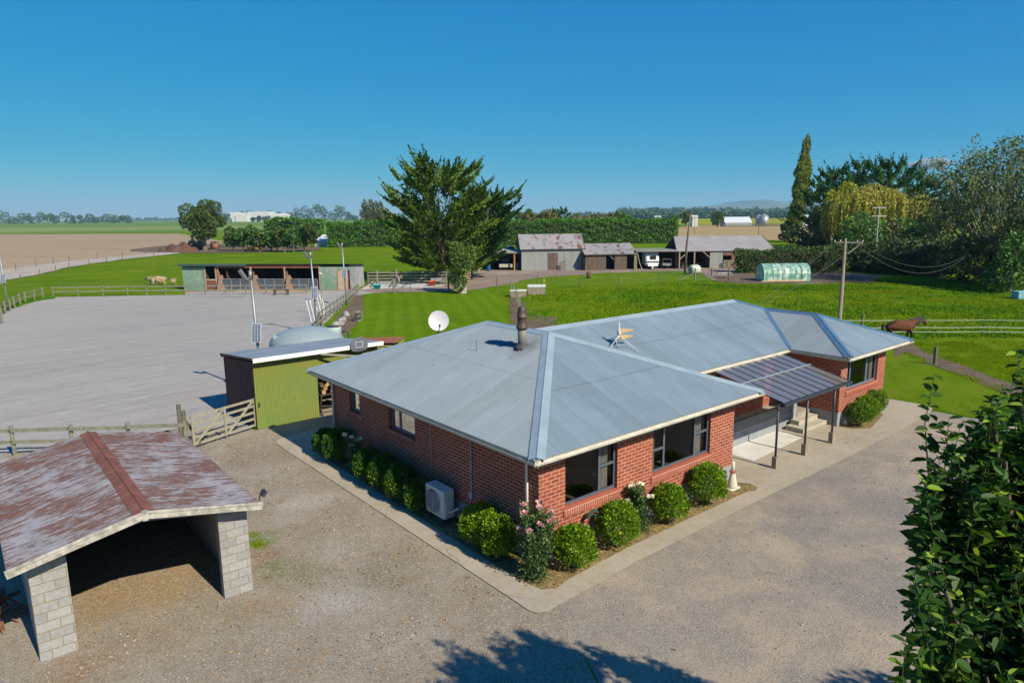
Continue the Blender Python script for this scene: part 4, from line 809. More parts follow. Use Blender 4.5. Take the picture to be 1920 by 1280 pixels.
for x0 in(0,GW-.62):
    mb=MB(); mb.box((x0-.004,-.002,0),(x0+.62+.004,.20,2.02 if x0 else 2.05)); mb.add([(x0,-.001,2.02),(x0+.62,-.001,2.02),(x0+.62,-.001,2.02+(.16 if not x0 else .04)),(x0,-.001,2.02+(.04 if not x0 else .16))],[(0,1,2,3)]); mb.build('pier',blk,K)
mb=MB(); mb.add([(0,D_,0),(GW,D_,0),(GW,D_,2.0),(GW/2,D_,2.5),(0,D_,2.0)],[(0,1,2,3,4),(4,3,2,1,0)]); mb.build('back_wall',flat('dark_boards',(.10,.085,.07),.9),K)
cx=GW/2-.06; hs_=2.30; sl2=(RH-EH)/hs_; kk_=sqrt(1+sl2**2)
mb=MB(); y0_,y1_=-.42,D_+.3
mb.corr((cx-hs_,0,EH),(0,1,0),(1,0,sl2),y0_,y1_,lambda x:0,lambda x:hs_*kk_,amp=.013); mb.corr((cx+hs_,0,EH),(0,1,0),(-1,0,sl2),y0_,y1_,lambda x:0,lambda x:hs_*kk_,amp=.013)
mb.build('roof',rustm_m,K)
mb=MB(); rc=flat('rust_red_cap',(.20,.078,.055),.8,var=.35,scale=3)
for s in(-1,1):
    w2=.20 if s<0 else .20; mb.add([(cx,y0_-.01,RH+.035),(cx,y1_,RH+.035),(cx+s*w2,y1_,RH+.018-sl2*w2),(cx+s*w2,y0_-.01,RH+.018-sl2*w2)],[(0,1,2,3) if s>0 else (3,2,1,0)])
mb.tube([(cx,y0_-.01,RH+.04),(cx,y1_,RH+.04)],.018,6); mb.build('ridge_cap',rc,K)
mb=MB(); fl2=flat('flaking_cream_paint',(.40,.375,.33),.8,var=.45,scale=7)
for s in(-1,1): mb.beam((cx,y0_-.03,RH-.05),(cx+s*(hs_+.02),y0_-.03,EH-.05),.035,.16)
for s in(-1,1): mb.beam((cx,y0_-.055,RH+.015),(cx+s*(hs_+.02),y0_-.055,EH+.015),.02,.05)
mb.box((cx-.05,y0_-.07,RH-.16),(cx+.05,y0_-.01,RH+.05)); mb.build('bargeboard',fl2,K)
mb=MB(); gy=flat('weathered_rafter',(.26,.25,.25),.9,var=.2,scale=3,grain=(1,1,1))
for s in(-1,1):
    mb.beam((cx,-.12,RH-.20),(cx+s*hs_*.93,-.12,EH-.12),.05,.18)
    for yy in(1.5,3.,4.5): mb.beam((cx,yy,RH-.1),(cx+s*hs_*.97,yy,EH-.06),.05,.1)
    mb.beam((cx+s*hs_*.96,y0_,EH-.06),(cx+s*hs_*.96,y1_,EH-.06),.05,.08)
mb.build('rafter',gy,K)
# old harrow beside the carport and iron bar leaning
sc=thing('rusty_harrow','rusty tangle of farm implement tines beside the carport wall','farm implement',(G(6,1170).x-.1,G(6,1170).y,0)); mb=MB(); R=np.random.default_rng(9)
for i in range(13):
    a=R.random()*6.28; mb.tube([(-.3+R.random()*.3,R.random()*.7-.3,.12),(.0+.25*cos(a),.3*sin(a),.32+.2*R.random()),(.25+.15*R.random(),.5*sin(a),.02)],.016,5)
mb.beam((-.6,-.5,.35),(.1,.6,.42),.07,.07); mb.beam((-.7,.2,.3),(.12,-.1,.36),.06,.06); mb.build('tines',flat('old_rust',(.17,.08,.055),.85,var=.3,scale=6),sc)
mb=MB(); mb.box((-.75,-.05,.25),(-.12,.5,.62)); mb.build('seed_box',flat('dull_blue_steel',(.12,.14,.17),.6),sc,bevel=.03)
fl=hthing('floodlight','small dark floodlight on a bracket at the carport roof corner','floodlight',cu+GW+.22,cv-.25,EH+.0); mb=MB(); mb.beam((0,0,0),(.05,.02,.16),.02,.02); mb.build('bracket',dkm,fl); mb=MB(); mb.box((-.03,-.10,.12),(.03,.10,.26),M=Matrix.Rotation(radians(35),4,'Y')); mb.build('lamp',dkm,fl)
# ================================================================ green corrugated shed
grn=NT('lime_painted_iron'); uv=grn.coord('UV'); n1=grn.noise(uv,.7,5,.65,.5); n2=grn.noise(grn.coord('UV',(6,.8,1)),1.5,5,.7); sz_=grn.n('ShaderNodeSeparateXYZ'); grn.l(uv,sz_.inputs[0])
c=grn.mix(grn.ramp(n1,.35,.62),(.19,.27,.07),(.26,.27,.06)); c=grn.mix(grn.ramp(n1,.6,.72,0,.75),c,(.08,.17,.05)); c=grn.mix(grn.ramp(sz_.outputs[1],1.6,2.6,0,.45),c,(.26,.225,.03)); c=grn.mix(grn.ramp(n2,.62,.72,0,.5),c,(.075,.10,.035))
rbg=grn.math('ABSOLUTE',grn.math('SUBTRACT',grn.math('FRACT',grn.math('DIVIDE',sz_.outputs[0],.092)),.75)); c=grn.mix(grn.ramp(rbg,.04,.28,.4,0),c,(.05,.085,.03)); grn_m=grn.finish(c,.6,0,.3)  # shade in the rib valleys painted into the green
drk=flat('dark_red_rust',(.15,.062,.058),.8,var=.45,scale=1.5,grain=(1,4,1))
Sh=hthing('green_iron_shed','lime green corrugated iron shed with a white fascia and a dark rusty end','shed',-.76,16.2)
SL,SD=5.55,3.75; hf,hb=2.80,2.45
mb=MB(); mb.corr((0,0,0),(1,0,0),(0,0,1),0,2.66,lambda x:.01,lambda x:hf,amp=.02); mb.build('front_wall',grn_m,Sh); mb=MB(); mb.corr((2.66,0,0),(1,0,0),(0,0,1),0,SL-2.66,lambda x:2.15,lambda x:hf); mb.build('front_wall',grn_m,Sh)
mb=MB(); mb.corr((0,0,0),(0,1,0),(0,0,1),0,SD,lambda x:.01,lambda x:hf+(hb-hf)*x/SD,amp=.008); mb.build('end_wall',drk,Sh)
mb=MB(); mb.box((0,SD-.03,0),(SL,SD,hb)); mb.build('back_wall',flat('shed_lining',(.11,.085,.065),.9),Sh); mb=MB(); mb.box((SL-.03,0,0),(SL,SD,hb)); mb.box((2.66,.1,0),(2.70,SD,hb)); mb.build('back_wall',flat('shed_lining',(.11,.085,.065),.9),Sh)
shroof=flat('grey_shed_roof',(.31,.34,.365),.5,.2,.4,.2,1)
mb=MB(); mb.corr((0,-.32,hf+.20),(1,0,0),(0,1,(hb-hf)/SD),-.1,SL+.12,lambda x:0,lambda x:SD+.36,amp=.008); mb.build('roof',shroof,Sh)
mb=MB(); mb.box((-.1,-.36,hf+.03),(SL+.14,-.322,hf+.20)); mb.build('fascia',white,Sh)
mb=MB(); mb.beam((-.115,-.32,hf+.17),(-.115,SD+.05,hb+.13),.03,.09); mb.box((-.1,SD+.02,hb+.0),(SL+.1,SD+.05,hb+.14)); mb.build('barge',flat('rust_trim',(.20,.09,.06),.8),Sh)
mb=MB(); mb.beam((2.75,-.3,hf+.0),(5.2,-1.2,hf-.35),.07,.07); mb.build('brace',wood,Sh)
mb=MB(); mb.tube([(.12,-.05,.95),(.12,-.05,1.12)],.03,6); mb.build('latch',dkm,Sh)
# rust flakes left on the roof
# basketball backboard
B=hthing('basketball_backboard','grey fan shaped basketball backboard fixed to the shed fascia','backboard',3.7,15.78,2.78); B.scale=(.8,.8,.8)
mb=MB(); poly=[(-.42,-.02),(-.52,.18),(-.50,.40),(-.36,.60),(-.15,.70),(.15,.70),(.36,.60),(.50,.40),(.52,.18),(.42,-.02),(.15,-.08),(-.15,-.08)]; mb.prism(poly,-.03,.0,axis='y'); mb.build('board',flat('smoky_board',(.13,.145,.17),.5),B)
mb=MB(); 
for a,b in(((-.2,.14),(.2,.14)),((.2,.14),(.2,.45)),((.2,.45),(-.2,.45)),((-.2,.45),(-.2,.14))): mb.beam((a[0],-.034,a[1]),(b[0],-.034,b[1]),.02,.008,up=(0,1,0))
mb.build('target_square',flat('board_line',(.6,.62,.65),.5),B)
mb=MB()
pr_=[(.22*cos(a*pi/9),-.27+.22*sin(a*pi/9),.05) for a in range(19)]; mb.tube(pr_,.01,5); mb.beam((-.06,-.03,.03),(-.06,-.06,.03),.02,.04); mb.build('hoop',dkm,B)
# firewood in the open bay
endg=flat('log_end',(.42,.26,.12),.9,var=.25); lgb=flat('log_bark',(.11,.065,.045),.9,var=.3)
R=np.random.default_rng(12); first=None
for k in range(40):
    r=.07+.045*R.random(); row,colm=divmod(k,7); u=2.15+colm*.23+.1*(row%2)+.03*R.random(); z=1.05+.15*row
    if first is None:
        first=hthing('firewood_log','split firewood log in the stack beside the green shed','firewood',u,16.25,z,'firewood logs'); mb=MB(); mb.tube([(0,0,0),(0,.38,0)],.1,7,cap=False); mb.build('bark',lgb,first); mb=MB(); mb.lathe([(.099,-.002),(0,-.002)],7); o=mb.build('cut_end',endg,first); o.rotation_euler=(pi/2,0,0)
    else: dup(first,HP(u,16.25+.1*R.random(),z),HA+R.normal()*.1,scale=r/.1)
tr=hthing('firewood_trestle','low timber trestle holding the firewood stack','trestle',2.0,16.2)
mb=MB(); mb.box((.0,.02,.90),(1.85,.42,.95))
for x in(.05,1.75): mb.beam((x,.05,0),(x,.4,.9),.07,.07); mb.beam((x,.4,0),(x,.05,.9),.07,.07)
mb.beam((.0,.1,.45),(1.8,.1,.2),.05,.05); mb.build('frame',flat('dark_timber',(.07,.05,.04),.9),tr)
# ================================================================ water tank and rusty box behind the shed
tkm=flat('grey_green_plastic_tank',(.255,.305,.315),.45,0,.4,.06,1)
c=AT(575,640,35.1); Tk=thing('water_tank','large round grey plastic rainwater tank behind the green shed','water tank',(c.x,35.2,0),0)
mb=MB(); prof=[(1.88,0),(1.88,1.9)]
for i in range(7): prof+= [(1.88,.3*i),(1.91,.3*i+.05),(1.91,.3*i+.2),(1.88,.3*i+.25)] if 0 else []
prof=[(1.86,0)]+[(1.86+.03*(k%2),.24*j+.06*k) for j in range(8) for k in range(1,4)]+[(1.90,2.05),(1.88,2.18),(1.75,2.36),(1.45,2.56),(1.0,2.74),(.5,2.84),(.0,2.87)]
mb.lathe(prof,48); mb.build('body',tkm,Tk,True)
mb=MB(); mb.lathe([(.42,2.20),(.42,2.68),(.40,2.74),(.36,2.76)],24,(1.25,.55,0)); n2=mb.build('inlet_neck',flat('pale_tank_plastic',(.36,.42,.44),.45,var=.06),Tk,True); mb=MB(); mb.lathe([(.33,2.74),(.33,2.80),(.1,2.84),(.0,2.84)],24,(1.25,.55,0)); mb.build('strainer_lid',flat('black_strainer',(.04,.045,.05),.6),n2,True)
mb=MB(); mb.tube([(1.7,.6,2.5),(2.05,.6,2.5),(2.05,.6,.05)],.05,8); mb.build('pipe',dkm,Tk,True)
mb=MB(); mb.box((-1.45,-.95,2.40),(-1.15,-.7,2.52)); mb.tube([(-1.42,-.8,2.5),(-1.42,-.8,2.68)],.04,7); mb.tube([(.15,-1.55,2.42),(.15,-1.55,2.58)],.025,6); mb.build('fitting',flat('pale_tank_plastic',(.36,.42,.44)),Tk)
q=G(668,645,1.15); Bx=thing('slatted_box','low slatted timber box with a red rusty iron lid on the lawn behind the tank','wooden box',(q.x,q.y,0),radians(-6))
slm=flat('mossy_slats',(.30,.29,.12),.9,var=.3); mb=MB()
for i in range(8): mb.box((0,-.02,.10+.13*i),(2.35,.02,.19+.13*i)); mb.box((2.33,0,.10+.13*i),(2.37,1.7,.19+.13*i))
for x,y in((0,0),(2.35,0),(0,1.7),(2.35,1.7)): mb.box((x-.04,y-.04,0),(x+.04,y+.04,1.16))
mb.box((.03,.03,.05),(2.3,1.67,.95),1); mb.build('slats',[slm,lgb],Bx); mb=MB(); mb.corr((-.1,-.12,1.2),(0,1,0),(1,0,.03),0,1.95,lambda x:0,lambda x:2.55,amp=.01); mb.build('lid',flat('red_rust_iron',(.24,.09,.055),.8,var=.35,scale=3),Bx)
# ================================================================ fences
fw=flat('fence_timber',(.215,.21,.155),.9,var=.3,scale=5,grain=(1,1,1)); fwd=flat('fence_timber_dark',(.15,.135,.10),.9,var=.3,scale=5); wirem=flat('fence_wire',(.40,.41,.40),.5,.6,.4,.1); tape=flat('white_tape',(.75,.75,.72),.6)
def fence(name,label,pts,spacing,hgt,rails=(),wires=(),post=.12,railh=.14,pm=None,rm=None,railt=.04,side=-1,cat='fence',wr=.006,topover=.0,jit=.03,square=False,group=None,posts=True,wm_=None):
    pm=pm or fw; rm=rm or fw; pts=[Vector((p[0],p[1],0)) for p in pts]; o=pts[0]; t=thing(name,label,cat,o,0,group)
    proto=None; stops=[]
    for a,b in zip(pts,pts[1:]):
        n=max(1,round((b-a).length/spacing)); stops+=[a+(b-a)*(i/n) for i in range(n)]
    stops.append(pts[-1]); R=random.Random(len(stops)*7)
    for p in stops if posts else ():
        if proto is None:
            mb=MB()
            if square: mb.box((-post/2,-post/2,0),(post/2,post/2,hgt))
            else: mb.tube([(0,0,-.05),(0,0,hgt)],[post/2,post/2*.9],7)
            proto=mb.build('post',pm,t); proto.location=p-o
        else:
            c=proto.copy(); C.objects.link(c); c.parent=t; c.location=p-o; c.scale=(1,1,1+R.uniform(-jit,jit)*1.5); c.rotation_euler=(R.uniform(-jit,jit),R.uniform(-jit,jit),R.uniform(0,3) if not square else 0)
    for z in rails:
        mb=MB()
        for a,b in zip(stops,stops[1:]):
            d=(b-a).normalized(); nr=Vector((d.y,-d.x,0))*side*(-1)*(post/2+railt/2)
            za=z+R.uniform(-jit,jit)*.6; mb.beam(a-o+nr+Vector((0,0,za))-d*.05,b-o+nr+Vector((0,0,z))+d*.05,railt,railh)
        mb.build('rail',rm,t)
    for z in wires:
        mb=MB()
        for a,b in zip(stops,stops[1:]): mb.tube([a-o+Vector((0,0,z)),(a+b)/2-o+Vector((0,0,z-.015)),b-o+Vector((0,0,z))],wr,4,cap=False)
        mb.build('wire',wm_ or wirem,t)
    return t
fa=G(-90,803,1.1); fb_=G(345,790,1.1)
ga=G(362,842); gb_=G(481,803)
fence('rail_fence','two rail timber fence between the sand arena and the carport',[(fb_.x,fb_.y),(fa.x,fa.y)],2.25,1.12,rails=(.98,.55),post=.15,railh=.13,side=1)
# near gate
def farm_gate(name,label,a,b,h,n,m,braces=2,w=.09,cat='gate',z=.12):
    a=Vector((a[0],a[1],0));b=Vector((b[0],b[1],0)); L=(b-a).length; t=thing(name,label,cat,a,atan2(b.y-a.y,b.x-a.x)); 
    for i in range(n):
        mb=MB(); zz=z+(h-w)*i/(n-1)+w/2; mb.beam((0,0,zz),(L,0,zz),.035,w); mb.build('bar',m,t)
    mb=MB()
    for x in(.05,L/2,L-.05): mb.beam((x,-.035,z-.02),(x,-.035,z+h+.02),w,.035,up=(0,1,0))
    mb.build('stile',m,t); mb=MB()
    if braces==2:
        mb.beam((.08,-.04,z+.05),(L/2-.03,-.04,z+h-.05),.035,w); mb.beam((L/2+.05,-.04,z+.05),(L-.08,-.04,z+h-.05),.035,w)
    elif braces==1: mb.beam((.08,-.04,z+.05),(L-.08,-.04,z+h-.05),.03,w*.7)
    if braces: mb.build('brace',m,t)
    return t
pale=flat('pale_gate_timber',(.30,.28,.21),.85,var=.22,scale=5)
farm_gate('timber_gate','pale five bar timber gate with two diagonal braces beside the green shed',ga,gb_,1.15,5,pale)
for p,lb in((G(350,840),'thick leaning gate post with a strut at the carport end of the gate'),(G(341,826),'shorter gate post behind the gate post by the carport')):
    t=thing('gate_post',lb,'post',(p.x,p.y,0)); mb=MB(); mb.tube([(0,0,-.05),(0,0,1.45)],.085,8); mb.beam((0,0,1.2),(.5,.1,.15),.07,.07); mb.build('post',fwd,t)
# arena fences
af=[(-51.5,76.6),(-43.5,77.3),(-36.8,76.9),(-23.2,77.1)]
fence('rail_fence','long two rail timber fence along the far edge of the arena',af,2.35,1.15,rails=(1.02,.55),post=.14,railh=.13)
fence('rail_fence','curving two rail timber fence round the left far corner of the arena',[(-42.5,56.5),(-45.6,60.5),(-48.6,66.5),(-50.7,71),(-51.7,75.2)],2.2,1.2,rails=(1.02,.55),post=.15,railh=.13,side=1)
rf=[G(672,551),G(650,571),G(628,588),G(612,600),G(598,612)]
fence('rail_fence','weathered rail fence running down between arena and mown lawn',[(p.x,p.y) for p in rf]+[(-14.0,50),(-13.4,44)],1.7,1.2,rails=(1.08,.62),post=.14,railh=.12,side=1)
# lane wire fences, left
fence('wire_fence','post and wire fence on the near side of the farm lane',[G(x,y) for x,y in((-200,565),(40,530),(130,505),(230,488),(340,477))],9,1.25,wires=(1.15,.85,.55),post=.14,pm=fwd)
fence('wire_fence','post and wire fence between the lane and the ploughed field',[G(x,y) for x,y in((-200,545),(30,507),(130,490),(230,480.5),(310,473))],10,1.3,wires=(1.2,.85,.5),post=.13,pm=fwd)
fence('wire_fence','thin standard and wire fence just beyond the arena in the green paddock',[(-62,78),(-52.5,79.6),(-41.5,79.6)],7,1.3,wires=(1.2,.8),post=.07,pm=fwd)
# paddock fences on the right
wf=[G(x,y) for x,y in((932,541),(1009,538),(1087,537),(1161,536),(1236,530),(1303,526))]
fence('wire_fence','post and wire fence across the paddock in front of the barns',wf,30,1.35,wires=(1.2,.9,.6,.3),post=.13,pm=fwd)
mb=MB(); t=thing('fence_strainer','leaning strainer stay at the right end of the paddock wire fence','fence post',(wf[-1].x,wf[-1].y,0)); mb.tube([(0,0,0),(0,0,1.6)],.11,8); mb.beam((0,0,1.1),(-2.1,-.2,.05),.09,.09); mb.build('post',fw,t)
wf2=[G(x,y) for x,y in((959,548),(968,566),(974,588))]
fence('wire_fence','short post and wire fence running toward the house past the troughs',wf2,4,1.3,wires=(1.1,.6),post=.16,pm=fw)
wf3=[G(x,y) for x,y in((1303,526),(1345,528),(1390,531))]
farm_gate('pipe_gate','thin pipe gate near the green tunnel house',wf3[0],wf3[1],.95,4,wirem,0,.035)
for (x,y,h,lb) in((1334,519,1.25,'short post left of the pipe gate in the bare yard'),(1366,530,1.9,'brown post with a slanting stay in front of the front hedge')):
    p=G(x,y); t=thing('yard_post',lb,'post',p); mb=MB(); mb.tube([(0,0,-.05),(0,0,h)],.09,7); mb.beam((0,0,h*.55),(-1.0,-.2,.02),.08,.08); mb.build('post',flat('brown_post',(.22,.13,.09),.9),t)
ef=[G(x,y) for x,y in((1500,618),(1617,622),(1697,633),(1841,633),(2000,634))]
t=fence('electric_fence','white tape electric fence behind the grazing horse',[(p.x,p.y) for p in ef[2:]],60,1.25,wires=(),post=.035,pm=dkm)
o=Vector((ef[2].x,ef[2].y,0))
a=Vector((22.5,46.1,0)); 
for z,r_ in((1.22,.012),(.72,.016),(.42,.014)):
    mb=MB(); 
    for p,q in((a,Vector((*ef[2][:2],0))),(Vector((*ef[2][:2],0)),Vector((*ef[3][:2],0))),(Vector((*ef[3][:2],0)),Vector((*ef[4][:2],0)))): mb.tube([p-o+Vector((0,0,z)),(p+q)/2-o+Vector((0,0,z-.03)),q-o+Vector((0,0,z))],r_,4,cap=False)
    mb.build('tape',tape,t)
p=G(1615,628); t=thing('fence_post','short dark post showing just above the far roof edge','post',(p.x,p.y,0)); mb=MB(); mb.tube([(0,0,0),(0,0,1.5)],.10,8); mb.build('post',fwd,t)
p=G(1752,684); t=thing('fence_post','lone dark fence post on the bare strip by the side lawn','post',(p.x,p.y,0)); mb=MB(); mb.tube([(0,0,-.05),(0,0,1.04)],.10,9); mb.build('post',fwd,t)
mb=MB(); mb.beam((-.05,-.1,.03),(-.55,.05,.04),.05,.05); mb.build('stake',fwd,t)
# ================================================================ solar lamp posts
galv=flat('galvanised_pole',(.25,.27,.29),.45,.5,.5,.12); cell=NT('solar_cells'); uv=cell.coord('UV'); b=cell.n('ShaderNodeTexBrick'); b.offset=0
for k,v in(('Scale',1),('Brick Width',.14),('Row Height',.085),('Mortar Size',.012)): b.inputs[k].default_value=v
b.inputs['Color1'].default_value=(.012,.02,.07,1);b.inputs['Color2'].default_value=(.02,.03,.10,1);b.inputs['Mortar'].default_value=(.45,.47,.5,1); cell.l(uv,b.inputs['Vector']); cellm=cell.finish(b.outputs['Color'],.2,0,.5)
lp=None; LPS=[((-12.16,32.26),'solar lamp post just behind the water tank and green shed'),((-14.36,49.73),'middle solar lamp post near the row of leaning white poles'),((-16.19,66.62),'farthest solar lamp post in front of the stable block'),((G(16,582).x,G(16,582).y),'solar lamp post at the far left edge by the curving fence')]
for i,((x,y),lb) in enumerate(LPS):
    if lp is None:
        lp=thing('solar_lamp_post',lb,'lamp post',(x,y,0),0,'solar lamp posts round the arena'); 
        mb=MB(); mb.tube([(0,0,-.1),(-.03,0,2.2),(-.15,.05,6.0)],[.075,.07,.06],12); mb.tube([(-.15,.05,5.6),(-.15,.05,6.02)],.085,12); mb.build('pole',galv,lp,True)
        mb=MB(); mb.beam((-.15,0,5.72),(-.26,-.05,5.62),.05,.05); lh=mb.build('bracket',galv,lp); mb=MB(); mb.box((-.09,-.10,0),(.09,.06,.62),M=Matrix.Translation((-.27,-.06,5.55))@Matrix.Rotation(radians(-32),4,'Y')); mb.build('lamp_head',flat('lamp_alloy',(.14,.135,.14),.5,.3),lp,bevel=.02)
        mb=MB(); M0=Matrix.Translation((.0,-.13,3.08))@Matrix.Rotation(radians(-14),4,'X'); z0_=0; mb.box((-.22,-.02,-.45),(.22,.02,.45),M=M0); pn=mb.build('solar_panel',flat('panel_frame',(.6,.62,.64),.4,.3),lp)
        mb=MB(); Q=[M0@Vector(q) for q in((-.195,-.025,-.42),(.195,-.025,-.42),(.195,-.025,.42),(-.195,-.025,.42))]; mb.add([tuple(q) for q in Q],[(0,1,2,3)],[[(0.008,.008),(.42,.008),(.42,.85),(.008,.85)]]); mb.build('cells',cellm,pn)
        mb=MB(); mb.beam((0,0,3.0),(0,-.12,3.05),.05,.2); mb.build('panel_bracket',galv,lp)
    else: dup(lp,(x,y,0),[0,radians(4),radians(-3),radians(8)][i],lb)
# thin pole with a round yellow float top
p=G(609,600); p=(-16.6,59.5,0); t=thing('marker_pole','thin yellow topped pole behind the arena fence','pole',p); mb=MB(); mb.tube([(0,0,0),(0,0,3.6)],.03,6); mb.build('pole',fwd,t); mb=MB(); mb.lathe([(0,3.55),(.13,3.6),(.14,3.72),(0,3.8)],12); mb.build('cap',flat('pale_yellow',(.6,.58,.30),.5),t,True)
wpole=flat('white_pole',(.78,.77,.74),.6); q0=None
for i,(x,y,dx) in enumerate(((584,603,-.5),(590,601,-.45),(596,597,-.4),(603,592,-.42),(608,589,-.35),(611,588,-.3),(599,600,-.2))):
    p=G(x,y); 
    if q0 is None:
        q0=thing('jump_pole','white arena jump pole leaning upright against the fence','jump pole',p,0,'white jump poles leaning by the fence'); mb=MB(); mb.tube([(0,0,0),(dx*.7,.1,1.75)],.035,7); mb.build('pole',wpole,q0)
    else: dup(q0,(p.x,p.y,0),radians(i*3-8))
R=np.random.default_rng(4)
sk0=None
for i in range(6):
    p=G(606+i*4.4+R.random()*3,612-i*4.6,0)
    if sk0 is None:
        sk0=thing('feed_sack','crumpled pale plastic sack dumped along the arena fence','sack',(p.x+.9,p.y,0),.6,'pale sacks behind the arena fence'); mb=MB(); mb.lathe([(.0,0),(.34,.02),(.40,.16),(.30,.30),(.12,.42),(0,.44)],9); mb.lathe([(.0,0),(.24,.02),(.28,.12),(.16,.24),(0,.28)],8,(.42,.15,0)); mb.build('block',flat('pale_plastic',(.30,.29,.26),.6,var=.45,scale=6),sk0)
    else: dup(sk0,(p.x+.8+.3*R.random(),p.y,0),R.random()*3,scale=.35+.45*R.random())
p=G(671,602); t=thing('caged_sapling','small wilted plant in a wire cage on the mown lawn','plant',p); mb=MB()
for i in range(14): a=i/14*2*pi; mb.tube([(.4*cos(a),.4*sin(a),0),(.4*cos(a+.15),.4*sin(a+.15),.85)],.012,4)
for z in(.1,.45,.84): mb.tube([(.4*cos(a*pi/8),.4*sin(a*pi/8),z) for a in range(17)],.012,4)
mb.build('cage',wirem,t); npmesh('foliage',shrub_mesh(.6,.7,260,.14,R),4,leafmat('dull_leaf',(.10,.11,.05),(.16,.15,.08)),t)
p=G(860,594); p=G(862,598)
# ================================================================ stables
sgreen=NT('weathered_green_iron'); uv=sgreen.coord('UV'); n1=sgreen.noise(uv,.55,5,.7,.4); n2=sgreen.noise(sgreen.coord('UV',(5,.6,1)),1.2,4,.7); c=sgreen.mix(sgreen.ramp(n1,.45,.62),(.15,.265,.185),(.27,.31,.27)); c=sgreen.mix(sgreen.ramp(n2,.5,.7,0,.8),c,(.36,.37,.33)); sgm=sgreen.finish(c,.7,0,.3)
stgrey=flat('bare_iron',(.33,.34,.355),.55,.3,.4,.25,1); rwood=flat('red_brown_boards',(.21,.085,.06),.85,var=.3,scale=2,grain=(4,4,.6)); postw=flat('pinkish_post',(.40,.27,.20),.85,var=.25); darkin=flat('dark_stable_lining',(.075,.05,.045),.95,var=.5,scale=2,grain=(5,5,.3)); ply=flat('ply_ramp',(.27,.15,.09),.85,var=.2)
a=G(345,543); b_=G(657,543.5); L=(b_-a).length; T=thing('stable_block','long low green and rust stable block with open stalls facing the arena','stable',a,atan2(b_.y-a.y,b_.x-a.x)); F=lambda x:(x-345)/(657-345)*L
SDp=5.2; hF=3.1; hB=2.75
mb=MB(); mb.corr((0,0,0),(1,0,0),(0,0,1),0,F(388),lambda x:0,lambda x:hF-.35,seg=2,pitch=.11,amp=.012); mb.build('front_wall',sgm,T); mb=MB(); mb.corr((0,0,0),(1,0,0),(0,0,1),F(602),F(634),lambda x:0,lambda x:hF-.3,seg=2,pitch=.11,amp=.012);mb.corr((0,0,0),(1,0,0),(0,0,1),F(634),L,lambda x:2.35,lambda x:hF-.3,seg=2,pitch=.11,amp=.012); mb.build('front_wall',sgm,T)
mb=MB(); mb.corr((L,0,0),(0,1,0),(0,0,1),0,SDp,lambda x:0,lambda x:hF-.1+(hB-hF)*x/SDp,seg=2,pitch=.11,amp=.012); mb.build('end_wall',stgrey,T); mb=MB(); mb.corr((0,0,0),(0,1,0),(0,0,1),0,SDp,lambda x:0,lambda x:hF-.1+(hB-hF)*x/SDp,seg=2,pitch=.11); mb.build('end_wall',stgrey,T)
mb=MB(); mb.box((0.03,SDp-.06,0),(L-.03,SDp,hB-.05)); 
for x in(F(388),F(428),F(602)): mb.box((x-.04,.08,0),(x+.04,SDp-.1,hB-.1))
for x in(F(478),F(540)): mb.box((x-.04,2.6,0),(x+.04,SDp-.1,hB-.1))
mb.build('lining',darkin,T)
mb=MB(); mb.corr((0,-.35,hF+.05),(1,0,0),(0,1,(hB-hF)/SDp),-.3,L+.4,lambda x:0,lambda x:SDp+.6,seg=2,pitch=.11,amp=.012); mb.build('roof',flat('dark_green_iron',(.075,.09,.095),.5,.2,.4,.3,1),T)
mb=MB(); mb.box((-.3,-.40,hF-.22),(F(470),-.36,hF+.06)); mb.build('fascia',flat('dark_green_board',(.05,.10,.09),.7),T); mb=MB(); mb.box((F(411),-.06,hF-.50),(F(602),-.0,hF-.02)); mb.box((F(634),-.02,0),(L-.15,.02,2.35)); mb.build('header_board',rwood,T)
mb=MB(); mb.box((F(635),-.05,0),(L-.25,-.021,2.3)); mb.build('door',flat('pale_ply_door',(.48,.33,.24),.85,var=.2,scale=2,grain=(4,1,.5)),T)
for x,w in((388,.14),(409,.16),(413,.10),(475,.16),(538,.16),(602,.10)): mb=MB(); mb.box((F(x)-w/2,-.10,0),(F(x)+w/2,.04,hF-.3)); mb.build('post',postw,T)
mb=MB(); mb.box((F(389)+.05,-.03,0),(F(409)-.1,.02,1.15)); hd=mb.build('half_door',rwood,T); mb=MB(); mb.box((F(389)+.02,-.06,1.15),(F(409)-.08,.04,1.27)); mb.build('ledge',flat('pale_ledge',(.5,.45,.4)),hd)
for x in(413,478,540):
    mb=MB(); x0=F(x)+.1; mb.add([(x0,-.05,1.75),(x0+.45,-.05,1.80),(x0+.85,-1.5,.03),(x0+.4,-1.5,.03),(x0+.15,-.05,0),(x0+.2,-1.5,0)],[(0,1,2,3)]); mb.add([(x0+.45,-.02,1.8),(x0+.85,-1.5,.03),(x0+1.05,.0,.0)],[(0,1,2)]); mb.box((x0,-.1,1.7),(x0+.12,0,2.2)); mb.build('kick_board',ply,T)
mb=MB(); mb.box((F(428),-.2,1.32),(F(600),-.16,1.36)) if 0 else None
for x0,x1 in((424,475),(487,538),(550,601)):
    mb.tube([(F(x0),-.6,1.35),(F(x1),-.6,1.35)],.028,5); mb.tube([(F(x0),-.6,.1),(F(x1),-.6,.1)],.028,5)
    for i in range(4): x=F(x0+(x1-x0)*i/3); mb.tube([(x,-.6,0),(x,-.6,1.35)],.028,5)
rl=mb.build('pen_railing',flat('pipe_grey',(.45,.47,.48),.5,.4),T)
mb=MB()
for x0,x1 in((424,475),(487,538),(550,601)): mb.box((F(x0),-.56,.12),(F(x1),-.55,1.33))
mb.build('pen_sheet',flat('blue_grey_mesh',(.085,.095,.12),.7),T)
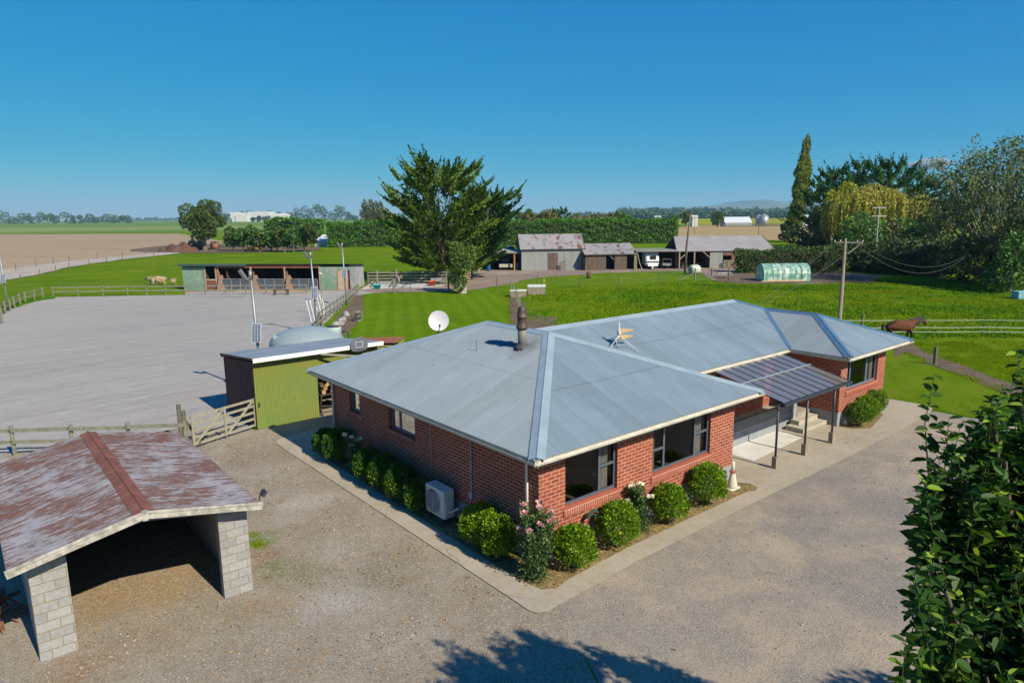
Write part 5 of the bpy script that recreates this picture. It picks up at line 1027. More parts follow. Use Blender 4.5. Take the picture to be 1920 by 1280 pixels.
mb=MB(); mb.box((F(605),.04,.0),(F(632),.06,.05)); 
blue=flat('blue_tub',(.02,.22,.52),.5); 
tb=None
for x,y,m,lb,s in((489,541,blue,'blue feed tub in front of the second stable stall',1),(554,541,blue,'blue feed tub in front of the third stable stall',1)):
    p=G(x,y); t=thing('feed_tub',lb,'tub',p,0,'blue tubs outside the stalls'); mb=MB(); mb.lathe([(.30,0),(.42,.42),(.45,.42),(.45,.46),(.39,.46),(.30,.06),(0,.06)],20); mb.lathe([(.46,.30),(.48,.32),(.46,.34)],20); mb.build('bowl',m,t,True)
teal=flat('teal_tub',(.05,.42,.42),.5); p=G(707,542); t=thing('feed_tub','turquoise tub on the pale concrete by the stockyard rails','tub',p); mb=MB(); mb.lathe([(.36,0),(.48,.5),(.52,.5),(.52,.55),(.45,.55),(.36,.06),(0,.06)],20); mb.build('bowl',teal,t,True); mb=MB(); mb.tube([(-.5,0,.5),(-.75,.2,.7),(-.95,.4,.9)],.05,6); mb.build('handle',dkm,t)
p=G(526,553); t=thing('mounting_bench','small dark bench at the arena fence','bench',p); mb=MB(); mb.box((-.75,-.2,.55),(.95,.2,.62)); mb.box((-.72,-.18,0),(-.55,.18,.55)); mb.box((.75,-.18,0),(.9,.18,.55)); mb.build('bench',flat('dark_bench',(.09,.075,.065),.85),t)
# ================================================================ stockyard, posts, gate behind the lawn
sy=[G(684,538),G(905,530)]; sy=[(-18.3,87.2),(-2.9,88.0)]
fence('stockyard_fence','four rail timber stockyard fence beneath the big cypress',[(-18.3,87.3),(-6.2,87.6)],2.9,1.6,rails=(1.5,1.12,.74,.38),post=.17,railh=.17,side=-1)
rp=flat('reddish_post',(.36,.20,.14),.85); mb=MB(); t=thing('rail_stack','stacked ends of brown rails closing the stockyard','timber stack',(-5.6,87.3,0),radians(60))
for i in range(5): mb.beam((-.9,0,.25+.32*i),(.9,.1,.32+.32*i),.06,.16)
mb.build('rails',rp,t)
for x,y,h,lb in((706,540,2.1,'tall post with a black rubber mat, nearer the stable'),(742,540,2.2,'tall post with a black rubber mat and hanging tack, nearer the cypress')):
    p=G(x,y-1); t=thing('tie_post',lb,'post',(p.x,p.y+.6,0)); mb=MB(); mb.tube([(0,0,0),(0,0,h)],.13,8); mb.build('post',fw,t); mb=MB(); mb.add([(-.15,-.1,.85),(-.05,-.25,.85),(-.75,-.7,.05),(-.95,-.5,.05)],[(0,1,2,3)]); mb.build('mat',flat('black_rubber',(.025,.025,.028),.8),t)
    if x==742: mb=MB(); mb.tube([(.2,-.2,1.4),(.35,-.3,1.1),(.4,-.3,.7)],.12,7); mb.tube([(.5,-.2,1.35),(.75,-.2,1.2)],.08,6); mb.build('tack',flat('mixed_tack',(.30,.22,.22),.7,var=.6,scale=9),t)
for (x,y,h,lb) in ((739,549,1.5,'thick grey gate post at the lawn end of the pipe gate'),(841,548,1.9,'dark strainer post beside the small twin stemmed tree'),(837,533,1.6,'slim pale post just left of the small tree'),(985,533,1.3,'slim fence post left of the paddock')):
    if x==985: continue
    p=G(x,y); t=thing('gate_post',lb,'post',p); mb=MB(); mb.tube([(0,0,0),(0,0,h)],.15 if x==739 else .10,8); mb.build('post',fw if x!=841 else fwd,t)
farm_gate('pipe_gate','open grey pipe gate at the far end of the mown lawn',G(741,549),G(771,551),1.2,3,galv,1,.05)
org=flat('orange_plastic',(.62,.14,.04),.5); ob=None
for x,y,lb in((807,537,'left orange bin by the cypress trunk'),(813,536,'right orange bin by the cypress trunk')):
    p=G(x,y); t=thing('orange_bin',lb,'bin',p); mb=MB(); mb.lathe([(.25,0),(.33,.62),(.36,.62),(.36,.66),(.30,.66),(.22,.05),(0,.05)],16); mb.build('bucket',org,t,True)
for x,lb in((814,'grey garden barrow under the cypress, nearer the bins'),(823,'grey garden barrow under the cypress, farther from the bins')):
    p=G(x,534); t=thing('wheelbarrow',lb,'wheelbarrow',p); mb=MB(); mb.prism([(-.32,.45),(.32,.45),(.4,.85),(-.4,.85)],-.3,.3,axis='y'); mb.build('tray',flat('barrow_grey',(.28,.28,.31),.5),t); mb=MB(); mb.lathe([(.2,-.04),(.2,.04)],12); w=mb.build('wheel',dkm,t); w.rotation_euler=(pi/2,0,0); w.location=(0,-.35,.2); mb=MB(); mb.beam((-.3,.3,.45),(-.3,1.0,.6),.04,.04); mb.beam((.3,.3,.45),(.3,1.,.6),.04,.04); mb.beam((-.25,.25,0),(-.25,.25,.45),.04,.04); mb.beam((.25,.25,0),(.25,.25,.45),.04,.04); mb.build('handle',dkm,t)
# troughs
for (x0,x1,y,h,lb) in((957,986,557,.62,'low concrete trough with a white rim, left of the pair'),(990,1022,553,.85,'taller concrete trough with a white lid, right of the pair')):
    a=G(x0,y);b=G(x1,y); t=thing('water_trough',lb,'trough',a,atan2(b.y-a.y,b.x-a.x)); L_=(b-a).length; mb=MB(); mb.box((0,0,0),(L_,.9,h)); mb.build('base',flat('mossy_concrete',(.30,.25,.18),.9,var=.3),t); mb=MB(); mb.box((-.04,-.04,h),(L_+.04,.94,h+.10 if x0<980 else h+.2)); mb.build('rim',flat('white_rim',(.68,.67,.63),.7),t)
p=G(1020,545); t=thing('marker_stake','thin stake with a yellow cap behind the taller trough','stake',p); mb=MB(); mb.tube([(0,0,0),(0,0,1.5)],.03,5); mb.tube([(0,0,1.3),(0,0,1.0)],.05,5); mb.build('stake',flat('yellow_tip',(.6,.6,.05),.6),t)
# rusty drum
p=G(1104,521.5); t=thing('oil_drum','rusty brown drum on the grass before the low shed','drum',p); mb=MB(); mb.lathe([(.33,0),(.33,.28),(.35,.3),(.33,.32),(.33,.58),(.35,.6),(.33,.62),(.33,.9),(.3,.9),(.3,.8),(0,.8)],18); mb.build('drum',flat('drum_rust',(.15,.075,.055),.8,var=.4),t,True)
# ================================================================ barns
lichen=NT('lichen_iron'); uv=lichen.coord('UV'); n1=lichen.noise(uv,.8,5,.7,.5); n2=lichen.noise(lichen.coord('UV',(1,.5,1)),.35,3,.6); c=lichen.mix(lichen.ramp(n1,.40,.62),(.27,.26,.275),(.22,.22,.235)); c=lichen.mix(lichen.ramp(n2,.45,.6,0,.6),c,(.47,.42,.42)); lich_w=lichen.finish(c,.7,.1,.3)
rr=NT('rust_blotch_iron'); uv=rr.coord('UV'); n1=rr.noise(rr.coord('UV',(1,.55,1)),.9,6,.74,.5); n2=rr.noise(uv,3,4,.7); c=rr.mix(rr.ramp(n2,.3,.7),(.235,.225,.23),(.30,.285,.295)); c=rr.mix(rr.ramp(n1,.535,.57),c,(.15,.07,.055)); rrm=rr.finish(c,.75,.1,.3)
iro=NT('pale_barn_iron'); uv=iro.coord('UV'); n1=iro.noise(iro.coord('UV',(2.2,.35,1)),.7,5,.65,.3); n2=iro.noise(iro.coord('UV',(4,.3,1)),1,4,.7); c=iro.mix(iro.ramp(n1,.35,.65),(.30,.30,.295),(.24,.285,.28)); c=iro.mix(iro.ramp(n1,.52,.66,0,.85),c,(.32,.245,.225)); c=iro.mix(iro.ramp(n2,.5,.66,0,.75),c,(.17,.175,.19)); irom=iro.finish(c,.7,.1,.3)
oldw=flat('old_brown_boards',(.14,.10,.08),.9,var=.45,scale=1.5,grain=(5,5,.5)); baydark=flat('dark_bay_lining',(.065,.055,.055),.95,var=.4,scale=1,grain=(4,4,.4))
a=G(978,507.5); b=G(1094,505.5); L=(b-a).length; T=thing('iron_barn','tall pale corrugated barn with a rust blotched gable roof','barn',a,atan2(b.y-a.y,b.x-a.x)); f=lambda x:(x-978)/(116)*L
hE=3.35;hR=5.55;BD=6.2
mb=MB(); mb.corr((0,0,0),(1,0,0),(0,0,1),0,L,lambda x:0,lambda x:hE,seg=2,pitch=.16,amp=.015); mb.build('front_wall',irom,T)
mb=MB(); 
for x in(0,L): mb=MB(); mb.add([(x,0,0),(x,BD,0),(x,BD,hE),(x,BD/2,hR-.1),(x,0,hE)],[(0,1,2,3,4),(4,3,2,1,0)]); mb.build('end_wall',irom,T)
mb=MB(); mb.add([(0,BD,0),(L,BD,0),(L,BD,hE),(0,BD,hE)],[(0,1,2,3)]); mb.build('back_wall',irom,T)
mb=MB(); k_=(hR-hE)/(BD/2)
mb.corr((0,-.2,hE-.08),(1,0,0),(0,1,k_*.97),-.25,L+.25,lambda x:0,lambda x:sqrt((BD/2+.2)**2+(hR-hE+.1)**2),seg=2,pitch=.16,amp=.015); mb.corr((0,BD+.2,hE-.08),(1,0,0),(0,-1,k_*.97),-.25,L+.25,lambda x:0,lambda x:sqrt((BD/2+.2)**2+(hR-hE+.1)**2),seg=2,pitch=.16,amp=.015); mb.build('roof',rrm,T)
mb=MB(); mb.box((-.25,-.26,hE-.18),(L+.25,-.21,hE-.04)); mb.build('gutter',dkm,T)
mb=MB(); 
for x in(-.22,L+.22): mb=MB(); mb.beam((x,-.25,hE-.1),(x,BD/2,hR+.05),.05,.16); mb.build('bargeboard',fw,T)
mb=MB(); mb.box((f(1027),-.06,0),(f(1046),-.02,2.7)); dd=mb.build('door',oldw,T)
mb=MB(); mb.box((f(1027),-.09,.6),(f(1046),-.06,.75)); mb.box((f(1027),-.09,1.75),(f(1046),-.06,1.9)); mb.build('ledge',oldw,dd)
mb=MB(); hg=thing('hurdle','leaning slatted hurdle at the barn door','hurdle',tuple(T.matrix_basis@Vector((f(1047),-.5,0))))
for i in range(5): mb.beam((0,0,.15+.25*i),(1.0,-.3,.35+.28*i),.04,.12)
mb.beam((.9,-.25,0),(.9,-.25,1.6),.12,.12); mb.build('bars',fwd,hg)
# open lean-to at the left
L2=(G(978,507)-G(905,508)).length; T=thing('lean_to','open fronted lean-to with timber posts left of the pale barn','shed',tuple(Vector(a)+Vector((-L2-.0,.35,0))),0)
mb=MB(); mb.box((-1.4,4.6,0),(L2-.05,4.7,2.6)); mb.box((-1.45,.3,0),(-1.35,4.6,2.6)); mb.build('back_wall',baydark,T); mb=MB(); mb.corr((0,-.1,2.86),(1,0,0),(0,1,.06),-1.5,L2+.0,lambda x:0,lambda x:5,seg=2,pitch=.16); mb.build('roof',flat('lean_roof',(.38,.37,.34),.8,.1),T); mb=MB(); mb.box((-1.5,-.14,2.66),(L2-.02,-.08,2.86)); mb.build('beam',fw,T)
for x,m in((1.15,fw),(L2-1.1,flat('orange_post',(.45,.22,.09),.8))):
    mb=MB(); mb.box((x-.1,-.05,0),(x+.1,.1,2.66)); mb.build('post',m,T)
mb=MB(); mb.beam((1.15,0,1.7),(.4,0,2.6),.09,.09); mb.beam((1.15,0,1.7),(1.9,0,2.6),.09,.09); mb.build('brace',fw,T)
def at_(T,x,y,z=0): return tuple(T.matrix_basis@Vector((x,y,z)))
# flatbed trailer with purple load
t=thing('flatbed_trailer','pale flatbed trailer carrying a purple bundle inside the lean-to','trailer',at_(T,2.6,.9)); mb=MB(); mb.box((0,0,.45),(2.1,2.6,.95)); mb.build('deck',flat('pale_green_tray',(.42,.42,.36),.7),t); mb=MB(); mb.box((.35,1.5,.95),(1.6,2.4,1.75)); mb.build('cab',flat('purple_cab',(.17,.10,.18),.6),t,bevel=.12)
for x in(.2,1.9):
    mb=MB(); mb.lathe([(.32,-.1),(.32,.1),(.0,.1)],14); w=mb.build('wheel',flat('tyre',(.03,.03,.03),.9),t); w.rotation_euler=(0,pi/2,0); w.location=(x,.5,.32)
t=thing('plastic_drum','tall blue drum at the foot of the lean-to middle post','drum',at_(T,.95,-.35)); mb=MB(); mb.lathe([(.3,0),(.33,.3),(.33,.7),(.28,.85),(0,.88)],14); mb.build('drum',flat('blue_plastic',(.015,.10,.30),.5),t,True)
t=thing('plastic_drum','blue drum in the shadow beside the pale barn wall','drum',at_(T,L2-.6,.9)); mb=MB(); mb.lathe([(.3,0),(.33,.3),(.33,1.0),(.28,1.2),(0,1.22)],14); mb.build('drum',flat('blue_plastic',(.015,.10,.30),.5),t,True)
t=thing('feed_sack','white sack slumped at the left end of the lean-to','sack',at_(T,-.7,-.1)); mb=MB(); mb.lathe([(.25,0),(.28,.25),(.2,.5),(.05,.7),(0,.72)],10); mb.build('sack',flat('sack',(.5,.48,.46),.9,var=.3),t,True)
# low shed
a=G(1095,507); b=G(1191,505); L=(b-a).length; T=thing('board_shed','low shed with weathered board doors and a rust streaked iron roof','shed',a,atan2(b.y-a.y,b.x-a.x)); f=lambda x:(x-1095)/96*L
mb=MB(); 
for x0,x1 in((1097,1136),(1152,1175)):
    mb=MB(); n=int((x1-x0)/2.2)
    for i in range(n): mb.box((f(x0+(x1-x0)*i/n),-.02-.02*(i%2),0),(f(x0+(x1-x0)*(i+.93)/n),.02,2.38+.05*(i%3)))
    mb.build('board_wall',oldw,T)
mb=MB(); mb.box((.05,4,0),(L-.05,4.08,2.6)); mb.box((0,.1,0),(.05,4,2.6)); mb.box((L-.1,.1,0),(L-.02,4,2.6)); mb.build('lining',baydark,T)
mb=MB(); mb.corr((0,-.3,2.45),(1,0,0),(0,1,.42),-.0,L+.15,lambda x:0,lambda x:4.0,seg=2,pitch=.16,amp=.015); mb.build('roof',rrm,T); mb=MB(); mb.box((0,-.34,2.36),(L+.15,-.30,2.5)); mb.build('fascia',fwd,T); mb=MB(); mb.beam((f(1150),-.05,1.6),(f(1141),-.05,2.4),.1,.1); mb.box((f(1188),-.2,0),(f(1191),0,2.4)); mb.build('post',fw,T)
# open bay with float
a2=G(1192,505); b=G(1272,504); L=(b-a2).length; T=thing('open_bay','flat roofed open bay sheltering the horse float','shed',a2,0)
mb=MB(); mb.corr((0,-.2,2.92),(1,0,0),(0,1,.02),-.1,L-.3,lambda x:0,lambda x:5.6,seg=2,pitch=.16); mb.build('roof',flat('grassy_grey_roof',(.28,.28,.20),.9,var=.3),T); mb=MB(); mb.box((-.1,-.24,2.74),(L-.3,-.18,2.94)); mb.build('beam',flat('grey_beam',(.30,.27,.25),.9),T); mb=MB(); mb.box((0,5,0),(L,5.08,2.9)); mb.box((L-.35,.2,0),(L-.30,5,2.9)); mb.build('lining',baydark,T); mb=MB(); mb.box((.0,-.1,0),(.16,.06,2.74)); mb.build('post',flat('mossy_post',(.24,.22,.07),.9),T)
mb=MB(); mb.tube([(.2,-.2,2.5),(.4,-.25,1.6),(.6,-.3,.8),(.95,-.4,.03)],.035,6); mb.build('downpipe',wm,T)
# horse float (towed box with rounded nose)
t=thing('horse_float','white horse float with a dark window and black band parked in the open bay','horse float',at_(T,1.55,.2)); fwm=flat('float_white',(.74,.74,.73),.4,0,.5,.05)
mb=MB(); R_=12
prof=[(-.05,.95),(.05,1.5),(.18,2.1),(.5,2.62),(1.0,2.75),(3.2,2.75),(3.3,.5),(.3,.5)]
mb.prism([(y,z) for y,z in prof],0,2.15,axis='x'); mb.build('body',fwm,t,bevel=.18)
mb=MB(); mb.box((.75,-.055+.02,1.55),(1.65,.12,2.05),M=None); mb.build('window',flat('dark_glass',(.03,.035,.04),.2,0,.5),t); mb=MB(); mb.box((-.02,-.10,1.12),(2.17,.3,1.24)); mb.build('band',dkm,t); mb=MB(); mb.box((.35,-.12,.42),(1.95,.25,.85)); mb.box((.75,-.75,.42),(1.15,-.1,.55)); mb.lathe([(.14,.1),(.14,.5)],10,(.95,-.75,0)); mb.build('drawbar',fwm,t,bevel=.04)
for x in(.1,2.05):
    mb=MB(); mb.lathe([(.34,-.1),(.34,.1),(0,.1)],14); w=mb.build('wheel',flat('tyre',(.03,.03,.03),.9),t); w.rotation_euler=(0,pi/2,0); w.location=(x,2.0,.34)
t=thing('cage_trailer','small grey cage trailer next to the horse float','trailer',at_(T,4.35,.6)); mb=MB(); mb.box((0,0,.5),(1.35,1.8,.85)); mb.box((.55,-.7,.45),(.8,0,.55)); mb.build('tray',flat('zinc_grey',(.26,.29,.30),.5,.4),t); mb=MB()
for x,y in((0.03,0),(1.32,0),(0.03,1.8),(1.32,1.8)): mb.tube([(x,y,.8),(x,y,1.5)],.02,5)
mb.tube([(0,0,1.5),(1.35,0,1.5),(1.35,1.8,1.5),(0,1.8,1.5),(0,0,1.5)],.025,5); mb.build('cage',flat('zinc_grey',(.26,.29,.30)),t)
for x in(-.05,1.4):
    mb=MB(); mb.lathe([(.27,-.08),(.27,.08),(0,.08)],12); w=mb.build('wheel',flat('tyre',(.03,.03,.03),.9),t); w.rotation_euler=(0,pi/2,0); w.location=(x,.9,.27)
# long implement shed
a=G(1271,503.5); b=G(1449,501); L=(b-a).length; T=thing('implement_shed','long grey roofed implement shed with open braced bays','shed',a,atan2(b.y-a.y,b.x-a.x)); f=lambda x:(x-1271)/178*L
tileg=NT('grey_sheet_roof'); uv=tileg.coord('UV'); n1=tileg.noise(uv,.4,4,.6); sp_=tileg.n('ShaderNodeSeparateXYZ'); tileg.l(uv,sp_.inputs[0]); fy=tileg.math('FRACT',tileg.math('MULTIPLY',sp_.outputs[1],2.4)); c=tileg.mix(tileg.ramp(n1,.35,.65),(.28,.26,.27),(.225,.21,.22)); c=tileg.mix(tileg.ramp(fy,0,.12,.45,0),c,(.2,.19,.2)); tlm=tileg.finish(c,.85,0,.2)
mb=MB(); hE=2.75;hR=4.95;BD=7.0
mb.add([(-.3,-.2,hE),(L+.2,-.2,hE),(L-.6,BD/2,hR),(-.3+.5,BD/2,hR)],[(0,1,2,3)],[[(0,0),(L,0),(L,4.1),(0,4.1)]]); mb.add([(L+.2,BD+.2,hE),(-.3,BD+.2,hE),(.2,BD/2,hR),(L-.6,BD/2,hR)],[(0,1,2,3)],[[(0,0),(L,0),(L,4.1),(0,4.1)]]); mb.add([(-.3,-.2,hE-.09),(L+.2,-.2,hE-.09),(L+.2,-.2,hE),(-.3,-.2,hE)],[(0,1,2,3)]); mb.build('roof',tlm,T)
mb=MB(); mb.beam((-.32,-.22,hE),(.18,BD/2,hR+.03),.05,.14); mb.build('bargeboard',fw,T); mb=MB(); mb.beam((L+.22,-.22,hE),(L-.58,BD/2,hR+.03),.05,.14); mb.build('bargeboard',fw,T)
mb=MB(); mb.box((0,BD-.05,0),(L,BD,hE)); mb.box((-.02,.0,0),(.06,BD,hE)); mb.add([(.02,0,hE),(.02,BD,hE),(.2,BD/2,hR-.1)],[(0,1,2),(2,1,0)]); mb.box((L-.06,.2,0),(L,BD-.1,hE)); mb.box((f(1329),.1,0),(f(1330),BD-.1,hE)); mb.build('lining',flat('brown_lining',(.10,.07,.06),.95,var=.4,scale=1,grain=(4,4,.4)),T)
mb=MB(); mb.corr((0,0,0),(1,0,0),(0,0,1),f(1330),f(1354),lambda x:0,lambda x:hE-.1,seg=2,pitch=.16,amp=.015); mb.build('iron_wall',irom,T)
mb=MB(); mb.box((f(1354)+.05,-.03,1.95),(f(1447),.0,hE-.1)); mb.build('board_wall',flat('red_brown_wall',(.17,.09,.07),.9,var=.35,scale=1.5,grain=(5,5,.5)),T); mb=MB(); mb.box((f(1370),-.035,0),(f(1447),-.0,1.95)); mb.build('board_wall',flat('red_brown_wall',(.17,.09,.07),.9,var=.35,scale=1.5,grain=(5,5,.5)),T)
mb=MB(); mb.box((f(1272),-.15,0),(f(1274),.05,hE-.1)); mb.box((f(1300),-.1,0),(f(1302),.05,hE-.1)); mb.beam((f(1274),-.08,1.45),(f(1288),-.08,2.65),.12,.12); mb.beam((f(1329),-.08,1.7),(f(1316),-.08,2.65),.12,.12); mb.build('brace',postw,T)
farm_gate('hurdle_gate','pale slatted hurdle gate leaning on the implement shed',at_(T,f(1354),-.5),at_(T,f(1372),-.7),1.15,5,pale,0,.13)
rm_=flat('rust_machine',(.20,.085,.06),.8,var=.4,scale=4)
for k,(x,y,lb) in enumerate(((1.2,-.7,'rusty implement with wheels at the left corner post of the implement shed'),(4.1,1.6,'red rusty rake in the shade of the first implement bay'),(7.0,.6,'grey wheeled mower at the second implement bay'))):
    t=thing('farm_implement',lb,'farm implement',at_(T,x,y)); mb=MB(); R=np.random.default_rng(k+40)
    for i in range(9): mb.beam((R.random()*1.6-.8,R.random()*.8,.2+R.random()*.9),(R.random()*1.8-.9,R.random()*.8,.2+R.random()*.7),.07,.07)
    mb.build('frame',rm_ if k<2 else flat('grey_machine',(.22,.22,.23),.6),t)
    for s in(-.6,.6): mb=MB(); mb.lathe([(.34,-.06),(.34,.06),(.2,.06),(0,.05)],14); w=mb.build('wheel',dkm,t); w.rotation_euler=(pi/2,0,.3); w.location=(s,-.1,.34)
p=G(1302,514); t=thing('wrapped_bale','pale net wrapped bale lying at the foot of the leaning pole','bale',(p.x,p.y,0),radians(20)); mb=MB(); mb.lathe([(0,-.75),(.55,-.72),(.66,-.5),(.7,0),(.66,.5),(.55,.72),(0,.75)],18); w=mb.build('bale',flat('bale_net',(.52,.52,.46),.9,var=.25,scale=4),t,True); w.rotation_euler=(0,pi/2,0); w.location=(0,0,.66)
p=G(1284,514.5); t=thing('utility_pole','dark leaning timber pole in front of the implement shed','pole',p); hh=HT(p,1293,405); mb=MB(); mb.tube([(0,0,-.1),(.12,0,hh*.5),(.5,0,hh)],[.17,.15,.12],9); mb.build('pole',fwd,t,True)
t=thing('blue_tarp_stack','dark blue object behind the lean-to roof','tank',tuple(G(978,507)+Vector((-1.9,5.3,0)))); mb=MB(); mb.lathe([(.9,0),(.9,3.3),(.6,3.6),(0,3.7)],16); mb.build('tank',flat('dark_blue_tank',(.03,.08,.14),.6),t,True)
# small table and bench in the yard
p=G(1358,521); t=thing('picnic_table','small grey bench table in the bare yard beside the front hedge','table',p); mb=MB(); mb.box((-.9,-.4,.68),(.9,.4,.73)); mb.box((-.9,-.8,.40),(.9,-.6,.44)); mb.build('tabletop',flat('silver_timber',(.42,.42,.42),.8),t); mb=MB(); mb.beam((-.6,-.7,0),(-.5,.3,.7),.06,.06); mb.beam((.6,-.7,0),(.5,.3,.7),.06,.06); mb.build('leg',fwd,t)
# ================================================================ tunnel house
a=G(1408,526); b=G(1432,528); e=G(1512,527.5); T=thing('tunnel_house','green plastic covered tunnel greenhouse on a timber base','greenhouse',(b.x,b.y,0),0)
W_=3.1; L=5.9; Hh=2.15; arc=[(W_/2-W_/2*cos(pi*i/12),Hh*sin(pi*i/12)**.62) for i in range(13)]
gpn=NT('green_film'); tr_=gpn.n('ShaderNodeBsdfTransparent'); tr_.inputs[0].default_value=(.55,.85,.72,1); di=gpn.n('ShaderNodeBsdfPrincipled'); vv=gpn.coord('Object'); nn_=gpn.noise(vv,1.6,4,.65,.6)
gpn.l(gpn.mix(gpn.ramp(nn_,.42,.62),(.20,.45,.34),(.58,.68,.62)),di.inputs['Base Color']); di.inputs['Roughness'].default_value=.35
m_=gpn.n('ShaderNodeMixShader'); gpn.l(gpn.ramp(nn_,.35,.7,.55,.85),m_.inputs[0]); gpn.l(tr_.outputs[0],m_.inputs[1]); gpn.l(di.outputs[0],m_.inputs[2]); gpn.l(m_.outputs[0],gpn.out.inputs[0])
mb=MB(); n=24
for i in range(n):
    for j in range(12):
        x0,x1=L*i/n,L*(i+1)/n; (y0,zz0),(y1,zz1)=arc[j],arc[j+1]; w0=.03*sin(i*2.1);w1=.03*sin((i+1)*2.1); mb.add([(x0,y0+w0,zz0),(x1,y0+w1,zz0),(x1,y1+w1,zz1),(x0,y1+w0,zz1)],[(0,1,2,3)])
for x in(0,L): mb.add([(x,y,z) for y,z in arc],[tuple(range(13))])
mb.build('cover',gpn.m,T,True)
mb=MB(); gfr=flat('green_pipe',(.03,.20,.15),.5)
for i in range(6): mb.tube([(L*i/5,y,z+.01) for y,z in arc],.03,5)
for j in(1,3,6,9): mb.tube([(0,arc[j][0],arc[j][1]+.01),(L,arc[j][0],arc[j][1]+.01)],.022,5)
mb.build('frame',gfr,T); mb=MB(); mb.box((.5,-.12,0),(L-.9,-.04,.22)); mb.box((-.4,-.3,.0),(.5,-.1,.12)); mb.build('base_board',flat('pale_board',(.60,.48,.28),.8),T)
R=np.random.default_rng(77); tm=leafmat('tunnel_plant',(.03,.09,.02),(.06,.13,.03))
for i in range(9):
    t=thing('tomato_plant','tall dark plant growing inside the green tunnel house','plant',tuple(Vector((b.x+.5+i*.6,b.y+.7,0))),0,'plants inside the tunnel house'); npmesh('foliage',shrub_mesh(.5,1.2,90,.22,R),4,tm,t); mb=MB(); mb.tube([(0,0,0),(0,0,1.1)],.02,4); mb.build('stem',stem_g,t)
# ================================================================ power pole and wires
p=G(1571,642); hh=HT(p,1577,447); T=thing('power_pole','tall concrete power pole with a crossarm behind the far roof end','power pole',p); polec=flat('pole_concrete',(.36,.28,.22),.85,var=.2,scale=1)
mb=MB(); mb.tube([(0,0,-.1),(0,0,hh*.5),(-.02,0,hh)],[.14,.115,.08],8); mb.build('pole',polec,T)
mb=MB(); z=hh-.25; mb.beam((-.7,0,z),(1.1,.0,z-.03),.06,.055); mb.tube([(.2,0,z-.75),(.65,0,z-.4),(.95,0,z-.1)],.03,6); mb.build('crossarm',flat('weathered_arm',(.24,.22,.20),.8),T)
ins=[(-.7,0,z+.05),(-.35,0,z+.05),(.75,0,z+.04),(1.1,0,z+.02)]
mi=None
for q in ins:
    mb=MB(); mb.lathe([(.03,0),(.06,.03),(.035,.08),(.06,.11),(.0,.17)],10); mb.tube([(0,0,-.1),(0,0,0)],.015,5); w=mb.build('insulator',flat('porcelain',(.55,.53,.5),.3),T); w.location=q; w.scale=(.7,.7,.7)
def cable(label,a,b,sag,r=.012,col=None): 
    a=Vector(a);b=Vector(b); t=thing('power_cable',label,'cable',a); mb=MB(); mb.tube([tuple((b-a)*s-Vector((0,0,4*sag*s*(1-s)))) for s in [i/16 for i in range(17)]],r,5,cap=False); mb.build('wire',flat('cable_grey',(.13,.135,.12),.6),t)
q0_=[Vector(p)+Vector(x) for x in ins]
re=HP(18.6,8.3,zr(2.3)); re2=HP(18.3,8.0,zr(2.4))
cable('thin service cable from the left insulator down to the house roof',q0_[0],AT(1417,572,36.5),.15,.008); cable('service cable from the right bracket down to the house roof',Vector(p)+Vector((.65,0,z-.35)),AT(1428,573,36.3),.15,.009)
cable('upper sagging cable from the crossarm toward the big tree at right',q0_[2],AT(1810,480,62),1.3,.010); cable('lower sagging cable from the crossarm toward the big tree at right',Vector(p)+Vector((.9,0,z-.3)),AT(1808,484,60),1.5,.010)
# ================================================================ animals
def skin(name,joints,edges,mat,parent,sub=2,root=0):
    me=bpy.data.meshes.new(name); me.from_pydata([j[0] for j in joints],edges,[]); o=bpy.data.objects.new(name,me); C.objects.link(o); o.parent=parent
    m=o.modifiers.new('skin','SKIN'); m.use_smooth_shade=True
    for i,j in enumerate(joints):
        r=j[1]; me.skin_vertices[0].data[i].radius=(r,r) if isinstance(r,(int,float)) else r
    me.skin_vertices[0].data[root].use_root=True
    s=o.modifiers.new('sub','SUBSURF'); s.levels=s.render_levels=sub; me.materials.append(mat); return o
hm=NT('bay_coat'); v=hm.coord('Object'); n1=hm.noise(v,1.4,4,.6); n2=hm.noise(v,7,3,.6); sz=hm.n('ShaderNodeSeparateXYZ'); hm.l(v,sz.inputs[0])
c=hm.mix(hm.ramp(n1,.35,.65),(.155,.058,.030),(.10,.036,.022)); c=hm.mix(hm.ramp(n2,.5,.8,0,.4),c,(.23,.10,.055)); c=hm.mix(hm.ramp(sz.outputs[2],.62,.85,1,0),c,(.018,.012,.012)); c=hm.mix(hm.ramp(sz.outputs[0],-.80,-.98),c,(.05,.02,.016)); hmat=hm.finish(c,.75,0,.12)
p=(25.55,44.35,0); T=thing('horse','bay horse with a dark mane standing side on beyond the far roof corner','horse',p,radians(-4))
